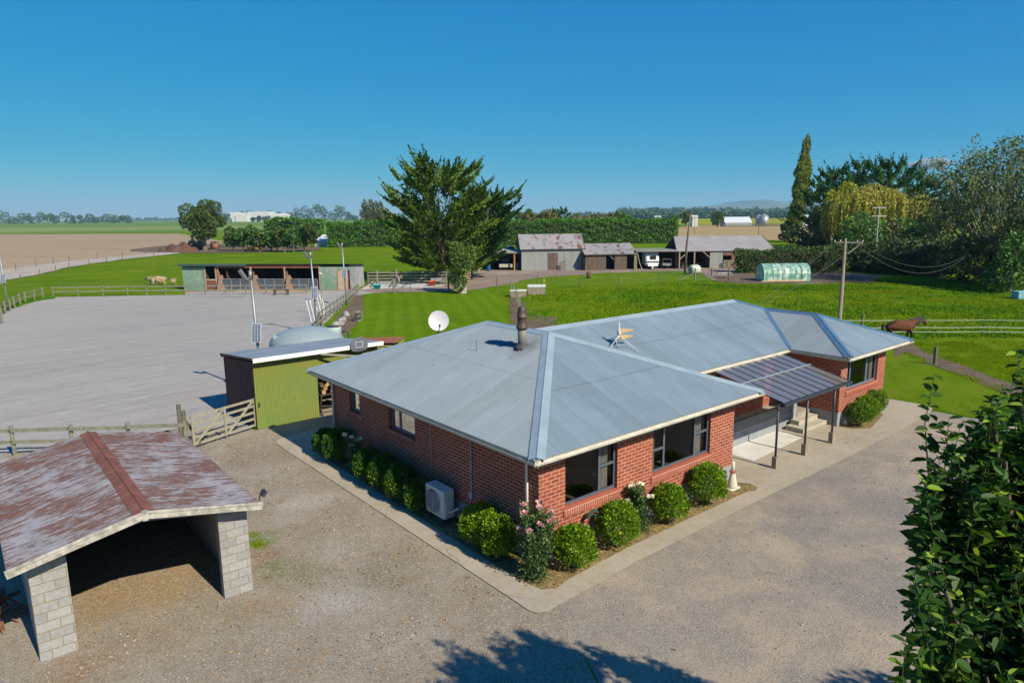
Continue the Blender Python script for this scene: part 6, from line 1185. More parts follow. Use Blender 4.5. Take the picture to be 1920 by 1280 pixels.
J=[((-.80,0,1.19),(.34,.31)),((-.45,0,1.13),(.36,.37)),((0,0,1.09),(.36,.39)),((.40,0,1.11),(.35,.38)),((.68,0,1.18),(.27,.33)),  #0-4 trunk
 ((.92,0,1.32),(.19,.28)),((1.14,0,1.44),(.14,.21)),((1.32,0,1.52),(.12,.16)), #5-7 neck, poll
 ((1.45,0,1.42),(.12,.15)),((1.58,0,1.25),(.09,.11)),((1.66,0,1.14),(.075,.09)), #8-10 head
 ((-.78,.13,1.02),(.16,.2)),((-.66,.15,.74),(.09,.10)),((-.88,.15,.50),.055),((-.82,.15,.22),.042),((-.78,.15,.06),.05),((-.74,.15,.02),.055),
 ((-.80,-.13,1.02),(.16,.2)),((-.62,-.15,.74),(.09,.10)),((-.80,-.15,.50),.055),((-.72,-.15,.22),.042),((-.68,-.15,.06),.05),((-.64,-.15,.02),.055),
 ((.58,.14,.92),(.11,.14)),((.56,.15,.62),.075),((.56,.15,.42),.052),((.55,.15,.18),.04),((.57,.15,.06),.048),((.61,.15,.02),.055),
 ((.56,-.14,.92),(.11,.14)),((.66,-.15,.62),.075),((.66,-.15,.42),.052),((.64,-.15,.18),.04),((.66,-.15,.06),.048),((.70,-.15,.02),.055)]
E2=[(i,i+1) for i in range(10)]+[(0,11)]+[(i,i+1) for i in range(11,16)]+[(0,17)]+[(i,i+1) for i in range(17,22)]+[(3,23)]+[(i,i+1) for i in range(23,28)]+[(3,29)]+[(i,i+1) for i in range(29,34)]
skin('body',J,E2,hmat,T,2,2)
blk_=flat('black_hair',(.02,.014,.014),.6); mb=MB()
mp=[(.55,0,1.58),(.84,0,1.66),(1.08,0,1.72),(1.28,0,1.74),(1.40,0,1.68)]; md=[(.62,0,1.34),(.92,0,1.36),(1.12,0,1.42),(1.26,0,1.48),(1.42,0,1.54)]
for s in(-1,1):
    for i in range(4): mb.add([(mp[i][0],0,mp[i][2]),(mp[i+1][0],0,mp[i+1][2]),(md[i+1][0],s*.22,md[i+1][2]-.06),(md[i][0],s*.24,md[i][2]-.10)],[(0,1,2,3)])
mb.build('mane',blk_,T,True)
skin('tail',[((-1.04,0,1.26),.08),((-1.12,0,1.10),.10),((-1.13,0,.80),.11),((-1.10,0,.48),.06)],[(0,1),(1,2),(2,3)],blk_,T,1)
for s in(-1,1):
    mb=MB(); mb.add([(1.33,s*.04,1.62),(1.42,s*.045,1.60),(1.38,s*.12,1.60),(1.37,s*.07,1.82)],[(0,1,3),(1,2,3),(2,0,3)]); mb.build('ear',hmat,T)
wool=flat('wool',(.40,.29,.19),.95,var=.25,scale=5,bump=.03); sheepf=flat('sheep_face',(.10,.075,.06),.9)
def sheep(x,y,label,s,rz):
    q=G(x,y); T=thing('sheep',label,'sheep',(q.x,q.y,0),rz,None); T.scale=(s,)*3
    skin('body',[((-.42,0,.58),(.24,.24)),((-.1,0,.58),(.29,.28)),((.28,0,.60),(.25,.26)),((.50,0,.66),(.14,.15))]+[((a_,b_,.38),.08) for a_,b_ in((-.38,.13),(-.38,-.13),(.28,.13),(.28,-.13))]+[((a_,b_,.02),.035) for a_,b_ in((-.38,.13),(-.38,-.13),(.28,.13),(.28,-.13))],[(0,1),(1,2),(2,3),(0,4),(0,5),(2,6),(2,7),(4,8),(5,9),(6,10),(7,11)],wool,T,2,1)
    skin('head',[((.55,0,.68),.09),((.70,0,.60),.085),((.82,0,.50),.055)],[(0,1),(1,2)],sheepf,T,2)
sheep(284,533.5,'brownish woolly sheep with its head turned, left of the three sheep',1.25,radians(160)); sheep(304,533.5,'broad woolly sheep standing side on in the middle of the three sheep',1.3,radians(5)); sheep(327,533,'smaller sheep nearest the stable corner',.95,radians(100))
# ================================================================ trees of the farm
cyp=leafmat('cypress_leaf',(.05,.125,.018),(.115,.185,.024),(.17,.215,.03),.1,.8,.1,.25)
cyp2=leafmat('dark_cypress_leaf',(.03,.09,.024),(.06,.135,.03),None,.1,.8,.1,.25)
brd=leafmat('broad_leaf',(.045,.10,.018),(.08,.14,.022),(.14,.12,.04),.2,.55,.3,.3)
hdg=leafmat('hedge_leaf',(.04,.14,.010),(.09,.225,.014),None,.2,.5,.35,.35)
hdg2=leafmat('front_hedge_leaf',(.042,.09,.018),(.075,.135,.022),(.14,.17,.03),.2,.5,.3,.5)
pop=leafmat('poplar_leaf',(.13,.19,.03),(.24,.26,.03),(.38,.32,.03),.25,.5,.3,.15)
wil=leafmat('willow_leaf',(.25,.26,.03),(.37,.34,.045),(.46,.38,.06),.25,.5,.3,.2)
yel=leafmat('yellow_leaf',(.24,.27,.015),(.36,.35,.02),None,.25,.5,.3,.3)
oli=leafmat('olive_leaf',(.085,.105,.03),(.13,.13,.035),(.18,.12,.04),.2,.55,.3,.1)
mid=leafmat('bush_leaf',(.05,.13,.022),(.095,.19,.035),None,.2,.55,.3,.3)
drkl=leafmat('dark_bush_leaf',(.030,.065,.016),(.055,.095,.022),(.10,.09,.03),.15,.55,.3,.3)
spr=leafmat('autumn_leaf',(.085,.14,.045),(.14,.19,.06),(.25,.18,.07),.2,.7,.15,.3,.93)
fee=leafmat('glossy_shoot_leaf',(.020,.062,.010),(.048,.115,.014),(.19,.29,.02),.36,.5,.28,1.2,.90)
woody=flat('hedge_branches',(.05,.05,.03),.95,var=.3)
paleb=flat('pale_bark',(.33,.30,.26),.9,var=.3,scale=2)
g2=lambda x,y:tuple(G(x,y))
cypress('cypress_tree','big ragged upswept cypress in the middle of the farmyard','tree',(-9.4,90.5,0),12.3,15.6,cyp,bark,21,92,dens=7,leaf=.46,tr=.75,z0=.12,kk=62,tops=11,full=.50)
cypress('cypress_tree','darker cypress leaning right behind the big one, beside the lean-to','tree',(-5.9,96,0),7.6,12.2,cyp2,bark,22,50,dens=7,leaf=.55,tr=.45,lean=(3.7,0),z0=.16,kk=55,plume=1.5,full=.55,tops=3)
t=broadleaf('small_tree','small twin stemmed tree with pale roots at the lawn corner','tree',g2(868,549.5),4.3,5.5,leafmat('small_tree_leaf',(.05,.12,.018),(.12,.20,.03),(.2,.25,.05),.2,.55,.3,.5),paleb,23,4200,.24,.14,20,.36,tr=.26,stems=2,spread=.5,under=-1)
broadleaf('broadleaf_tree','round bushy tree standing alone at the ploughed field edge','tree',(-82.5,186,0),14.5,13.2,brd,bark,24,14000,.48,.14,34,.3,tr=.6)
for i,(x,w,h) in enumerate(((432,7,6.2),(452,6.,5.6),(470,6.5,6.3),(489,6,5.9),(506,5.5,6.4),(522,6,6.0),(538,5.5,6.2),(554,6.2,6.5),(570,5.6,6.0),(585,6.6,7.0))):
    p=G(x,472); lb=['first orchard tree from the left, touching the lone round tree','second orchard tree from the left in the trimmed row','third orchard tree from the left in the trimmed row','fourth orchard tree from the left, by the yellow bales','fifth orchard tree from the left in the trimmed row','fifth orchard tree from the right in the trimmed row','fourth orchard tree from the right in the trimmed row','third orchard tree from the right in the trimmed row','second orchard tree from the right in the trimmed row','rightmost orchard tree of the trimmed row'][i]
    broadleaf('orchard_tree',lb,'tree',(p.x,p.y+R.normal()*1.,0),w,h,mid if i%3 else brd,bark,30+i,1300,.6,.16,12,.36,'orchard trees before the hay shed',tr=.18)
hedge('hedge','tall clipped dark green hedge behind the barns',G(617,463.2),G(1267,455.5),7.0,5,hdg,woody,3,20,.52,.9,htvar=.035,drift=.35)
hedge('hedge','dark grey green clipped hedge in front of the road, beside the tunnel house',(32.9,100.2,0),(47.6,98.3,0),3.45,3.6,hdg2,woody,4,48,.28,.5,htvar=.07,drift=.8)
hedge('hedge','rounded pale green hedge behind the hay shed roof',G(438,462)+Vector((0,30,0)),G(556,462)+Vector((0,30,0)),8.2,4,hdg,woody,5,6,.9,.9,htvar=.05,drift=.3)
for i,(x,w,top) in enumerate(((686,7.5,377),(697,8,374),(707,7.5,379),(716,7,380))):
    Y=420; a=AT(x,440,Y); poplar('poplar_tree',['leftmost olive poplar of the four behind the hedge','second and tallest olive poplar of the four behind the hedge','third olive poplar of the four behind the hedge','rightmost olive poplar of the four behind the hedge'][i],(a.x,Y,0),w,HT(a,x,top),leafmat('olive_poplar%d'%i,(.11,.12,.05),(.15,.15,.06),None,.2),bark,60+i,900,1.3,'four poplars beyond the hedge')
bt=[(905,400,12,oli,0),(975,398,11,oli,0),(990,396,8,mid,0),(1012,389,17,oli,0),(1033,398,10,mid,0),(1042,391,5,drkl,1),(1057,389,6,drkl,1),(1075,397,12,oli,0),(1090,398,11,spr,0),(1112,399,12,oli,0),(1135,396,14,oli,0),(1153,397,12,mid,0),(1168,402,9,mid,0),(740,404,12,mid,0)]
for i,(x,top,w,m,k) in enumerate(bt):
    Y=285+12*(i%3); a=AT(x,430,Y); h=HT(a,x,top+1); nm=['olive','mottled','pale','bushy','broad'][i%5]
    lb={0:'olive tree half hidden behind the cypress, above the hedge',1:'first olive tree right of the leaning cypress, above the hedge',2:'low green tree right beside the first olive tree above the hedge',3:'broad pale domed tree above the hedge left of the barn ridge',4:'small green tree between the pale dome and the two dark pines',5:'left and shorter of two thin dark pines above the hedge',6:'right one of two thin dark pines above the hedge',7:'olive tree just right of the two dark pines',8:'russet tinged tree above the hedge over the barn roof',9:'olive tree above the hedge over the right end of the barn roof',10:'widest olive tree at the right of the trees above the hedge',11:'green tree second from the right above the hedge',12:'last low tree at the right above the hedge',13:'green tree glimpsed between the poplars and the big cypress'}[i]
    (broadleaf('background_tree',lb,'tree',(a.x,Y,0),w,h,m,bark,80+i,900,1.25,.1,12,.36,'trees beyond the tall hedge',tr=.4) if not k else cypress('pine_tree',lb,'tree',(a.x,Y,0),w,h,cyp2,bark,80+i,18,dens=5,leaf=1.0,tr=.3,up=.2,kk=12,group='trees beyond the tall hedge'))
# right grove
poplar('poplar_tree','tall slender yellowing poplar at the left of the right hand grove',(85.5,209,0),6.6,30.0,pop,bark,70,7500,.75,None,(2.2,0))
broadleaf('bush','low dark bush at the foot of the tall poplar','bush',(82.5,206,0),6.5,5.2,drkl,bark,71,1400,.6,.02,10,.4,tr=.2,under=-1)
con=[(1527,345,8.5,0),(1545,322,8,1),(1562,312,9,2),(1584,330,8,3),(1600,306,8,4),(1620,302,9,5),(1650,292,8,6),(1678,297,10,7),(1706,318,11,8),(1733,336,9,9)]
cl=['leftmost dark cypress at the outer edge of the grove','second dark cypress from the left of the grove','dark cypress with the highest tip of the left group in the grove','dark cypress behind the yellow tree in the grove','dark cypress with a lone thin spire left of the centre spires','dark cypress with twin spires over the golden willow','dark cypress with the tallest single spire of the grove','dark cypress with a stepped spire right of the tallest one','broad ragged cypress toward the right of the grove','rightmost ragged cypress of the grove, next to the big bare tree']
for x,top,w,i in con:
    Y=158+6*(i%3); a=AT(x,470,Y); cypress('cypress_tree',cl[i],'tree',(a.x,Y,0),w*1.45,HT(a,x,top),cyp2,bark,90+i,26,dens=6,leaf=.7,tr=.4,up=.55,z0=.06,tops=4,plume=1.1,group='dark cypresses of the right hand grove',kk=34)
def put(x,yb,Y): a=AT(x,yb,Y); return (a.x,Y,0)
def hh_(x,top,Y): a=AT(x,470,Y); return HT(a,x,top)
broadleaf('yellow_tree','bright yellow green tree top between the willow and the left cypresses','tree',put(1572,470,148),9,hh_(1572,342,148),yel,bark,72,2200,.6,.3,16,.33,tr=.3)
willow('willow_tree','large golden green weeping willow in the middle of the grove',put(1622,470,140),16.5,hh_(1622,341,140),wil,bark,73,900,drop=.62,leaf=.55,depth=11,lobes=20)
willow('willow_tree','smaller weeping willow with separate hanging domes at the right of the grove',put(1727,470,140),10.5,hh_(1727,356,140),wil,bark,74,520,drop=.6,leaf=.55,depth=8,lobes=9)
willow('willow_tree','dark shaded willow curtain at the left of the large golden willow',put(1550,470,146),10,hh_(1550,372,146),leafmat('shade_willow',(.055,.08,.025),(.09,.11,.03),None),bark,75,420,drop=.9,leaf=.6,depth=8,lobes=9)
willow('willow_tree','small pale drooping willow clump low at the left of the green bushes',put(1586,470,124),4.2,hh_(1586,408,124),wil,bark,76,140,drop=.7,leaf=.45,depth=4,lobes=5)
bs=[(1608,405,118,9,mid,'mid green bush below the golden willow, just right of the power pole'),(1632,418,114,8,mid,'mid green bush below the middle of the golden willow'),(1668,420,118,10,oli,'grey green bush right of the far telegraph pole'),(1700,412,120,9,mid,'fresh green bush below the smaller willow'),(1728,432,110,9,drkl,'brownish bush left of the big bare tree'),(1755,395,108,9,drkl,'tall dark brown bush behind the big bare tree'),(1600,450,104,9,drkl,'dark shaded bush right behind the power pole'),(1640,452,102,10,drkl,'dark shaded bush left of the pair behind the cables'),(1685,450,100,10,drkl,'dark shaded bush right of the pair behind the cables'),(1730,455,96,10,drkl,'dark bush low beneath the sagging cables'),(1770,450,92,9,drkl,'dark bush just left of the bare tree trunk'),(1520,448,150,8,drkl,'dark bush at the road bend beside the grove'),(1556,440,152,10,drkl,'dark bush behind the parked car')]
for i,(x,top,Y,w,m,lb) in enumerate(bs): broadleaf('bush',lb,'bush',put(x,470,Y),w,hh_(x,top,Y),m,bark,120+i,1700,.5,.0,14,.4,'bushes under the right hand grove',tr=.25,under=-1)
# open, twiggy tree at the right
def twiggy(name,label,loc,w,h,mat,bark,seed,nl=46,leaf=.3,dens=1.,group=None,subs=9,z0=.12):
    R=np.random.default_rng(seed); t=thing(name,label,'tree',loc,0,group); mb=MB(); VV=[]
    for k in range(5): a=k*1.3; mb.tube([(cos(a)*.5,sin(a)*.5,-.1),(cos(a)*.7,sin(a)*.7,h*.12),(cos(a)*1.3,sin(a)*1.3,h*.28)],[.34,.27,.18],8,cap=False)
    for i in range(nl):
        a=i*2.39996; f=(i+.5)/nl; q=w/2*sqrt(f)*.98; zt=h*(1-.45*(f**1.6))*(.9+.13*R.random()); b=np.array([cos(a)*1.1,sin(a)*1.1,h*(.10+.16*R.random())]); e=np.array([cos(a)*q,sin(a)*q,zt]); c1=b+(e-b)*.4+np.array([cos(a),sin(a),0])*w*.03+R.normal(size=3)*.4
        mb.tube([tuple(b),tuple(c1),tuple(e)],[.13,.075,.02],5,cap=False)
        for j in range(subs):
            s=.3+.7*R.random(); p=b+(c1-b)*s/.5*.5 if s<.4 else c1+(e-c1)*(s-.4)/.6; d=unit(unit(e-c1)+rdir(1,R)[0]*.8+np.array([0,0,.15])); L=w*.10*(.6+.8*R.random()); q2=p+d*L; mb.tube([tuple(p),tuple(q2)],[.03,.01],4,cap=False)
            k=int((7+10*R.random())*dens); u=R.random((k,1)); P=p+d*L*(.35+.75*u)+R.normal(size=(k,3))*L*.14; VV.append(quads(P,rdir(k,R)+np.array([0,0,-.1]),leaf*(.6+.8*R.random(k)),leaf*.6,R))
    npmesh('crown',np.concatenate(VV),4,mat,t); mb.build('trunk',bark,t,True); return t
twiggy('open_tree','large thinly leaved tree with many bare upright branches at the right edge',(57.2,80,0),19.0,15.7,spr,flat('grey_branch',(.20,.18,.15),.9),140,80,.36,1.25,subs=13)
for i,(x,yb,Y,w,h,m,lb) in enumerate(((1800,520,80,7,5.5,drkl,'dark tangled bush at the left foot of the bare tree'),(1850,530,76,7.5,6,oli,'olive bush in front of the bare tree trunk'),(1895,525,72,7,6.5,mid,'pale green bush at the right edge of the paddock'),(1925,500,74,8,8,drkl,'tall dark bush cut by the right edge'),(1745,520,90,6,3.8,drkl,'low dark bush below the sagging cables'),(1690,518,94,7,3.6,drkl,'low dark bush right behind the garden bed'),(1640,515,98,7,3.4,drkl,'low dark bush between hedge end and garden bed'))):
    a=AT(x,yb,Y); broadleaf('bush',lb,'bush',(a.x,Y,0),w,h,m,bark,150+i,2200,.36,.0,14,.4,'bushes along the right hand paddock edge',tr=.2,under=-1)
broadleaf('broadleaf_tree','round tree out of view whose shade falls on the right of the paddock','tree',(58,51,0),9,8.5,brd,bark,160,2500,.5,.15,16,.34,tr=.35)
# ================================================================ foreground tree with big glossy leaves
def leafy(P,D,Nn,L,W,droop=.18):
    """folded leaves of two halves each with four corners"""
    D=unit(D); s=unit(np.cross(D,Nn)); n=np.cross(s,D); L=L[:,None]; W=W[:,None]
    b=P; t=P+D*L-n*L*droop; l1=P+D*L*.32+s*W*.46+n*L*.05; l2=P+D*L*.70+s*W*.40-n*L*.03; r1=P+D*L*.32-s*W*.46+n*L*.05; r2=P+D*L*.70-s*W*.40-n*L*.03
    l0=P+D*L*.12+s*W*.30+n*L*.03; r0=P+D*L*.12-s*W*.30+n*L*.03; l3=P+D*L*.9+s*W*.14-n*L*droop*.7; r3=P+D*L*.9-s*W*.14-n*L*droop*.7
    return np.concatenate([np.stack([b,l0,l1,l2,l3,t],1),np.stack([b,t,r3,r2,r1,r0],1)],1).reshape(-1,3)
def shoot_tree(label,base,lobes,n,seed,leafL=.125,extra=()):
    R=np.random.default_rng(seed); t=thing('glossy_leaved_tree',label,'tree',base); base=np.array(base); mb=MB(); VV=[]; tw=MB()
    lb=np.array([(*c,r) for c,r in lobes]); vol=lb[:,3]**2; tips=[]
    for i in range(n):
        if i<len(extra): e=np.array(extra[i]); L=1.0
        else:
            k=R.choice(len(lb),p=vol/vol.sum()); d=rdir(1,R)[0]; e=lb[k,:3]+d*lb[k,3]*(.55+.5*R.random()); L=.55+.5*R.random()
        near=lb[np.argmin(np.linalg.norm(lb[:,:3]-e,axis=1)),:3]; out=e-near; out[2]=0
        b=e-np.array([0,0,L])-out*.35+R.normal(size=3)*.10; b[2]=min(b[2],e[2]-.35)
        m=(b+e)/2+out*.12; pts=[b-base,m-base,e-base]; tw.tube([tuple(q) for q in pts],[.008,.005,.002],4,cap=False); tips.append(b-base)
        k=int(L/.036); u=(np.arange(k)+.5)/k; u=u[:,None]; P=(1-u)**2*b+2*u*(1-u)*m+u*u*e
        a=np.arange(k)*2.4+R.random()*6; tg=unit((e-b)[None])[0]; hor=np.stack([np.cos(a),np.sin(a),np.zeros(k)],1)
        el=(.45*u[:,0]-.05+.42*R.normal(size=k))[:,None]; D=unit(hor+np.array([0,0,1.])*el); Nn=unit(np.array([0,0,1.])+hor*-.4+R.normal(size=(k,3))*.6)
        Lf=leafL*(1.1-.45*u[:,0]**3)*(.7+.55*R.random(k)); VV.append(leafy(P-base,D,Nn,Lf,Lf*(.48+.2*R.random(k)),.16+.3*R.random()))
    npmesh('crown',np.concatenate(VV),6,fee,t)
    tw.build('twigs',flat('green_brown_twig',(.05,.06,.025),.7),t)
    c=lb[:,:3].mean(0)-base; mb.tube([(0,0,-.1),(.05,0,1.2),(c[0]*.3,c[1]*.3,2.6)],[.16,.13,.10],9,cap=False)
    for q in lb: e=q[:3]-base; mb.tube([(c[0]*.3,c[1]*.3,2.4),tuple(e*.6+np.array([0,0,.4])),tuple(e+np.array([0,0,q[3]*.3]))],[.08,.05,.015],6,cap=False)
    mb.build('trunk',bark,t,True); return t
lob=[(AT(1862,805,5.95),.22),(AT(1920,790,6.15),.36),(AT(1880,900,5.85),.62),(AT(1810,920,5.75),.34),(AT(1930,1000,5.85),.85),(AT(1875,1030,5.65),.40),(AT(1990,850,6.45),.8),(AT(2080,1050,5.95),1.0),(AT(1885,1170,5.25),.50),(AT(1790,1190,4.95),.20),(AT(1950,1250,5.05),.8),(AT(1845,1290,4.85),.38),(AT(1770,1120,5.05),.24),(AT(2100,750,6.55),.6),(AT(2150,1250,5.45),.9)]
ext=[AT(1752,700,6.55),AT(1905,655,6.25),AT(1862,745,6.15),AT(1800,800,5.95),AT(1745,862,5.75),AT(1762,860,5.85),AT(1735,925,5.65),AT(1712,1090,4.95),AT(1745,1045,5.05),AT(1700,1190,4.75),AT(1722,1215,4.85),AT(1880,720,6.05),AT(1835,760,6.25),AT(1925,690,6.15),AT(1780,780,6.05),AT(1735,1000,5.55)]
lob2=[(Vector((6.0,7.4,5.45)),.26),(Vector((6.15,7.3,4.9)),.36),(Vector((6.25,7.2,4.3)),.42),(Vector((6.95,7.0,5.45)),.26),(Vector((7.1,6.95,4.9)),.36),(Vector((7.2,6.9,4.3)),.48),(Vector((7.0,6.6,3.4)),.8)]
shoot_tree('tall leafy tree with big glossy leaves filling the lower right corner',(5.9,6.3,0),lob,680,170,leafL=.135,extra=ext)
shoot_tree('leafy tree just outside the right edge, seen only by its shadow',(7.0,6.6,0),lob2,230,171,.15)
broadleaf('broadleaf_tree','small tree beyond the lower right corner, seen only by its shadow tips','tree',(11.4,5.9,0),2.4,6.5,brd,bark,172,1500,.16,.3,9,.34,tr=.08)
# ================================================================ grass: tall tufts in the paddock
def tufts(name,poly,n,hmin,hmax,mat,seed,clump=.12,k=5,spread=.16,wid=.05):
    R=np.random.default_rng(seed); P=np.array([(p[0],p[1]) for p in poly]); lo=P.min(0);hi=P.max(0); q=lo+(hi-lo)*R.random((n*4,2))
    ins=np.zeros(len(q),bool); j=len(P)-1
    for i in range(len(P)):
        c=((P[i,1]>q[:,1])!=(P[j,1]>q[:,1]))&(q[:,0]<(P[j,0]-P[i,0])*(q[:,1]-P[i,1])/(P[j,1]-P[i,1]+1e-9)+P[i,0]); ins^=c; j=i
    q=q[ins]; f=np.array([mnoise.noise(Vector((x*clump,y*clump*1.6,seed)))+.5*mnoise.noise(Vector((x*clump*4,y*clump*5,seed+3))) for x,y in q]); keep=R.random(len(q))<np.clip(.45+f*1.3,.05,1); q=q[keep][:n]; f=f[keep][:n]
    q=np.repeat(q,k,0)+R.normal(size=(len(q)*k,2))*spread; f=np.repeat(f,k); h=(hmin+(hmax-hmin)*R.random(len(q))*np.clip(.6+f,.25,1.4))
    b=np.stack([q[:,0],q[:,1],np.zeros(len(q))],1); D=unit(np.stack([R.normal(size=len(q))*.5,R.normal(size=len(q))*.5,np.ones(len(q))],1)); s=unit(np.cross(D,rdir(len(q),R)))*wid
    V_=np.stack([b-s,b+s,b+D*h[:,None]],1).reshape(-1,3); o=npmesh(name,V_,3,mat); return prop(o,None,None,None,'stuff')
tg_=leafmat('tuft_grass',(.13,.235,.003),(.19,.28,.006),(.30,.31,.03),.3,1.,.0,.15); tg2=leafmat('dark_tuft_grass',(.07,.175,.008),(.11,.23,.010),None,.3,1.,.0,.15)
pad=[G(x,y) for x,y in((985,600),(975,560),(955,547),(1030,540),(1160,538),(1303,528),(1390,534),(1560,533),(1700,526),(1930,534),(1980,600),(1980,632),(1700,634),(1560,600),(1380,556),(1200,590),(1050,612))]
tufts('paddock_grass',pad,30000,.03,.14,tg_,5,.14,5,.22,.05); tufts('paddock_grass',pad,5000,.08,.25,tg2,6,.10,6,.35,.06)
near=[G(x,y) for x,y in((1700,640),(1960,640),(1960,745),(1880,708),(1830,692),(1780,674),(1720,652))]
tufts('verge_grass',near,9000,.03,.11,tg_,7,.5,5,.1,.02)
tufts('yard_weeds',[G(x,y) for x,y in((470,985),(490,1010),(505,1035),(478,1030),(468,1010))],260,.02,.07,tg_,8,2,5,.05,.012)
tufts('fence_line_grass',[G(x,y) for x,y in((0,586),(60,566),(100,560),(100,556),(60,560),(0,578))],1500,.05,.25,tg2,9)
tufts('hedge_foot_grass',[G(x,y) for x,y in((1830,545),(1930,548),(1930,535),(1700,522),(1640,527))],3000,.2,.8,tg2,10)

# scattered leaves, weeds and loose stones in the yard
def scatter(name,poly,n,size,mat,seed,lift=.012,edge=0.):
    R=np.random.default_rng(seed); P=np.array([(p[0],p[1]) for p in poly]); lo=P.min(0);hi=P.max(0); q=lo+(hi-lo)*R.random((n*4,2)); ins=np.zeros(len(q),bool); j=len(P)-1
    for i in range(len(P)):
        c=((P[i,1]>q[:,1])!=(P[j,1]>q[:,1]))&(q[:,0]<(P[j,0]-P[i,0])*(q[:,1]-P[i,1])/(P[j,1]-P[i,1]+1e-9)+P[i,0]); ins^=c; j=i
    q=q[ins]; f=np.array([mnoise.noise(Vector((x*.7,y*.7,seed))) for x,y in q]); q=q[R.random(len(q))<np.clip(.35+f*1.6,.02,1)][:n]
    p=np.stack([q[:,0],q[:,1],np.full(len(q),lift)],1); d=R.normal(size=(len(q),3)); d[:,2]=np.abs(d[:,2])*.25; sz=size*(.5+R.random(len(q))); up=np.stack([R.normal(size=len(q))*.3,R.normal(size=len(q))*.3,np.ones(len(q))],1)
    o=npmesh(name,quads(p,unit(d),sz,sz*.7,R,np.cross(up,d)),4,mat); return prop(o,None,None,None,'stuff')
yardp=[G(x,y) for x,y in((345,806),(480,808),(560,835),(700,950),(900,1090),(1000,1165),(800,1275),(60,1275),(130,1190),(470,1110),(490,960))]
scatter('fallen_leaves',yardp,1500,.055,leafmat('dead_leaf',(.26,.13,.05),(.36,.22,.09),(.12,.07,.04),.1,.8,.1),31)
scatter('fallen_leaves',[G(x,y) for x,y in((120,1110),(350,985),(410,1050),(400,1110),(150,1200))],900,.035,leafmat('straw_leaf',(.30,.21,.11),(.38,.28,.15),(.16,.10,.05),.1,.8,.1),32)
scatter('loose_stones',yardp,2600,.04,flat('stone_chip',(.36,.34,.31),.9,var=.4,scale=9,coord='World'),33)
scatter('loose_stones',[HP(a,b) for a,b in((-.9,-1.6),(22,-1.3),(23.4,-.6),(30,-6),(8,-9),(-.9,-3))],2600,.04,flat('stone_chip_grey',(.33,.32,.31),.9,var=.4,scale=9,coord='World'),34)
scatter('loose_stones',[HP(a,b) for a,b in((-.9,-1.06),(21.8,-.7),(21.8,-.45),(-.6,-.85))],420,.035,flat('stone_chip',(.36,.34,.31)),35,.03)
tufts('edge_weeds',[HP(a,b) for a,b in((-1.05,13.6),(-.86,13.6),(-.86,-.6),(-.98,-.6))],260,.015,.05,leafmat('weed',(.12,.14,.03),(.18,.17,.05),None,.2,1.,.0),36,2,6,.03,.012)
tufts('edge_weeds',[HP(a,b) for a,b in((20.5,-.62),(22.9,-.2),(23.3,1.4),(23.6,.4),(22.8,-.75))],160,.02,.07,leafmat('weed2',(.10,.14,.02),(.15,.17,.03),None,.2,1.,.0),37,2,6,.05,.014)
for pl,sd in (([(1690,662),(1760,692),(1832,717),(1925,756)],38),([(1720,655),(1780,677),(1830,694),(1925,735)],39)):
    q=[G(x,y) for x,y in pl]; tufts('verge_grass',[*q,*[p+Vector((.5,.35,0)) for p in q[::-1]]],900,.03,.10,tg_,sd,1.,6,.16,.02)
# ================================================================ far places
whf=flat('white_factory_wall',(.58,.56,.54),.7,var=.08,scale=.05); grf=flat('grey_far_roof',(.50,.52,.54),.6,var=.1,scale=.1)
def fbox(mb,x0,x1,top,bot,Y,dep): 
    a=AT(x0,bot,Y);b=AT(x1,bot,Y); z=HT(a,x0,top); mb.box((a.x,Y,0),(b.x,Y+dep,z))
Y=1950; T=thing('dairy_factory','long white factory with a square tower far off on the left horizon','factory',tuple(AT(480,412,Y).xy)+(0,)); T.location.z=0; o=T.location
for nm,parts_ in(('tower',((430,439,398,413),)),('hall',((438,462,405.5,413),(446,466,402,413),(462,505,399.5,413),(505,533,403,413)))):
    for x0,x1,t_,b_ in parts_:
        a=AT(x0,b_,Y);b=AT(x1,b_,Y); mb=MB(); z=HT(a,x0,t_); k=0 if nm=='tower' else 1
        mb.box((a.x-o.x,-k*3*(x0%7),0),(b.x-o.x,60,z)); 
        if k: mb.prism([(a.x-o.x,z),(b.x-o.x,z),(b.x-o.x-8,z+4),(a.x-o.x+8,z+4)],0,58,axis='y')
        mb.build(nm,whf,T)
fgt=leafmat('far_tree_leaf',(.05,.10,.04),(.075,.125,.05),None,.15,.7,.2,.02); fgd=leafmat('far_pine_leaf',(.025,.045,.030),(.038,.06,.035),None,.1,.7,.2,.02)
def fartree(x,top,w,Y,i,lb,m=fgt,grp='shelter trees along the left horizon',nm='shelter_tree',n=520,bare=.03):
    a=AT(x,415,Y); h=HT(a,x,top); ww=w*1.35/FP*Y; broadleaf(nm,lb,'tree',(a.x,Y,0),ww,h,m,bark,200+i,n,max(1.2,Y/600),bare,9,.4,grp,tr=ww*.03,under=-.8)
lt=[(-8,396,20),(8,397,22),(26,399,20),(42,398,20),(58,400,16),(72,397,22),(90,401,16),(104,402,14),(124,399,22),(140,403,10),(152,404,12),(165,402,18),(180,404,14),(196,402,20),(212,402,20),(226,405,14),(242,404,14)]
nth=['first','second','third','fourth','fifth','sixth','seventh','eighth','ninth','tenth','eleventh','twelfth','thirteenth','fourteenth','fifteenth','sixteenth','seventeenth','eighteenth','nineteenth','twentieth']
for i,(x,top,w) in enumerate(lt): fartree(x,top,w,1700+(i%3)*40,i,nth[i]+' tree from the left in the shelter belt on the left horizon')
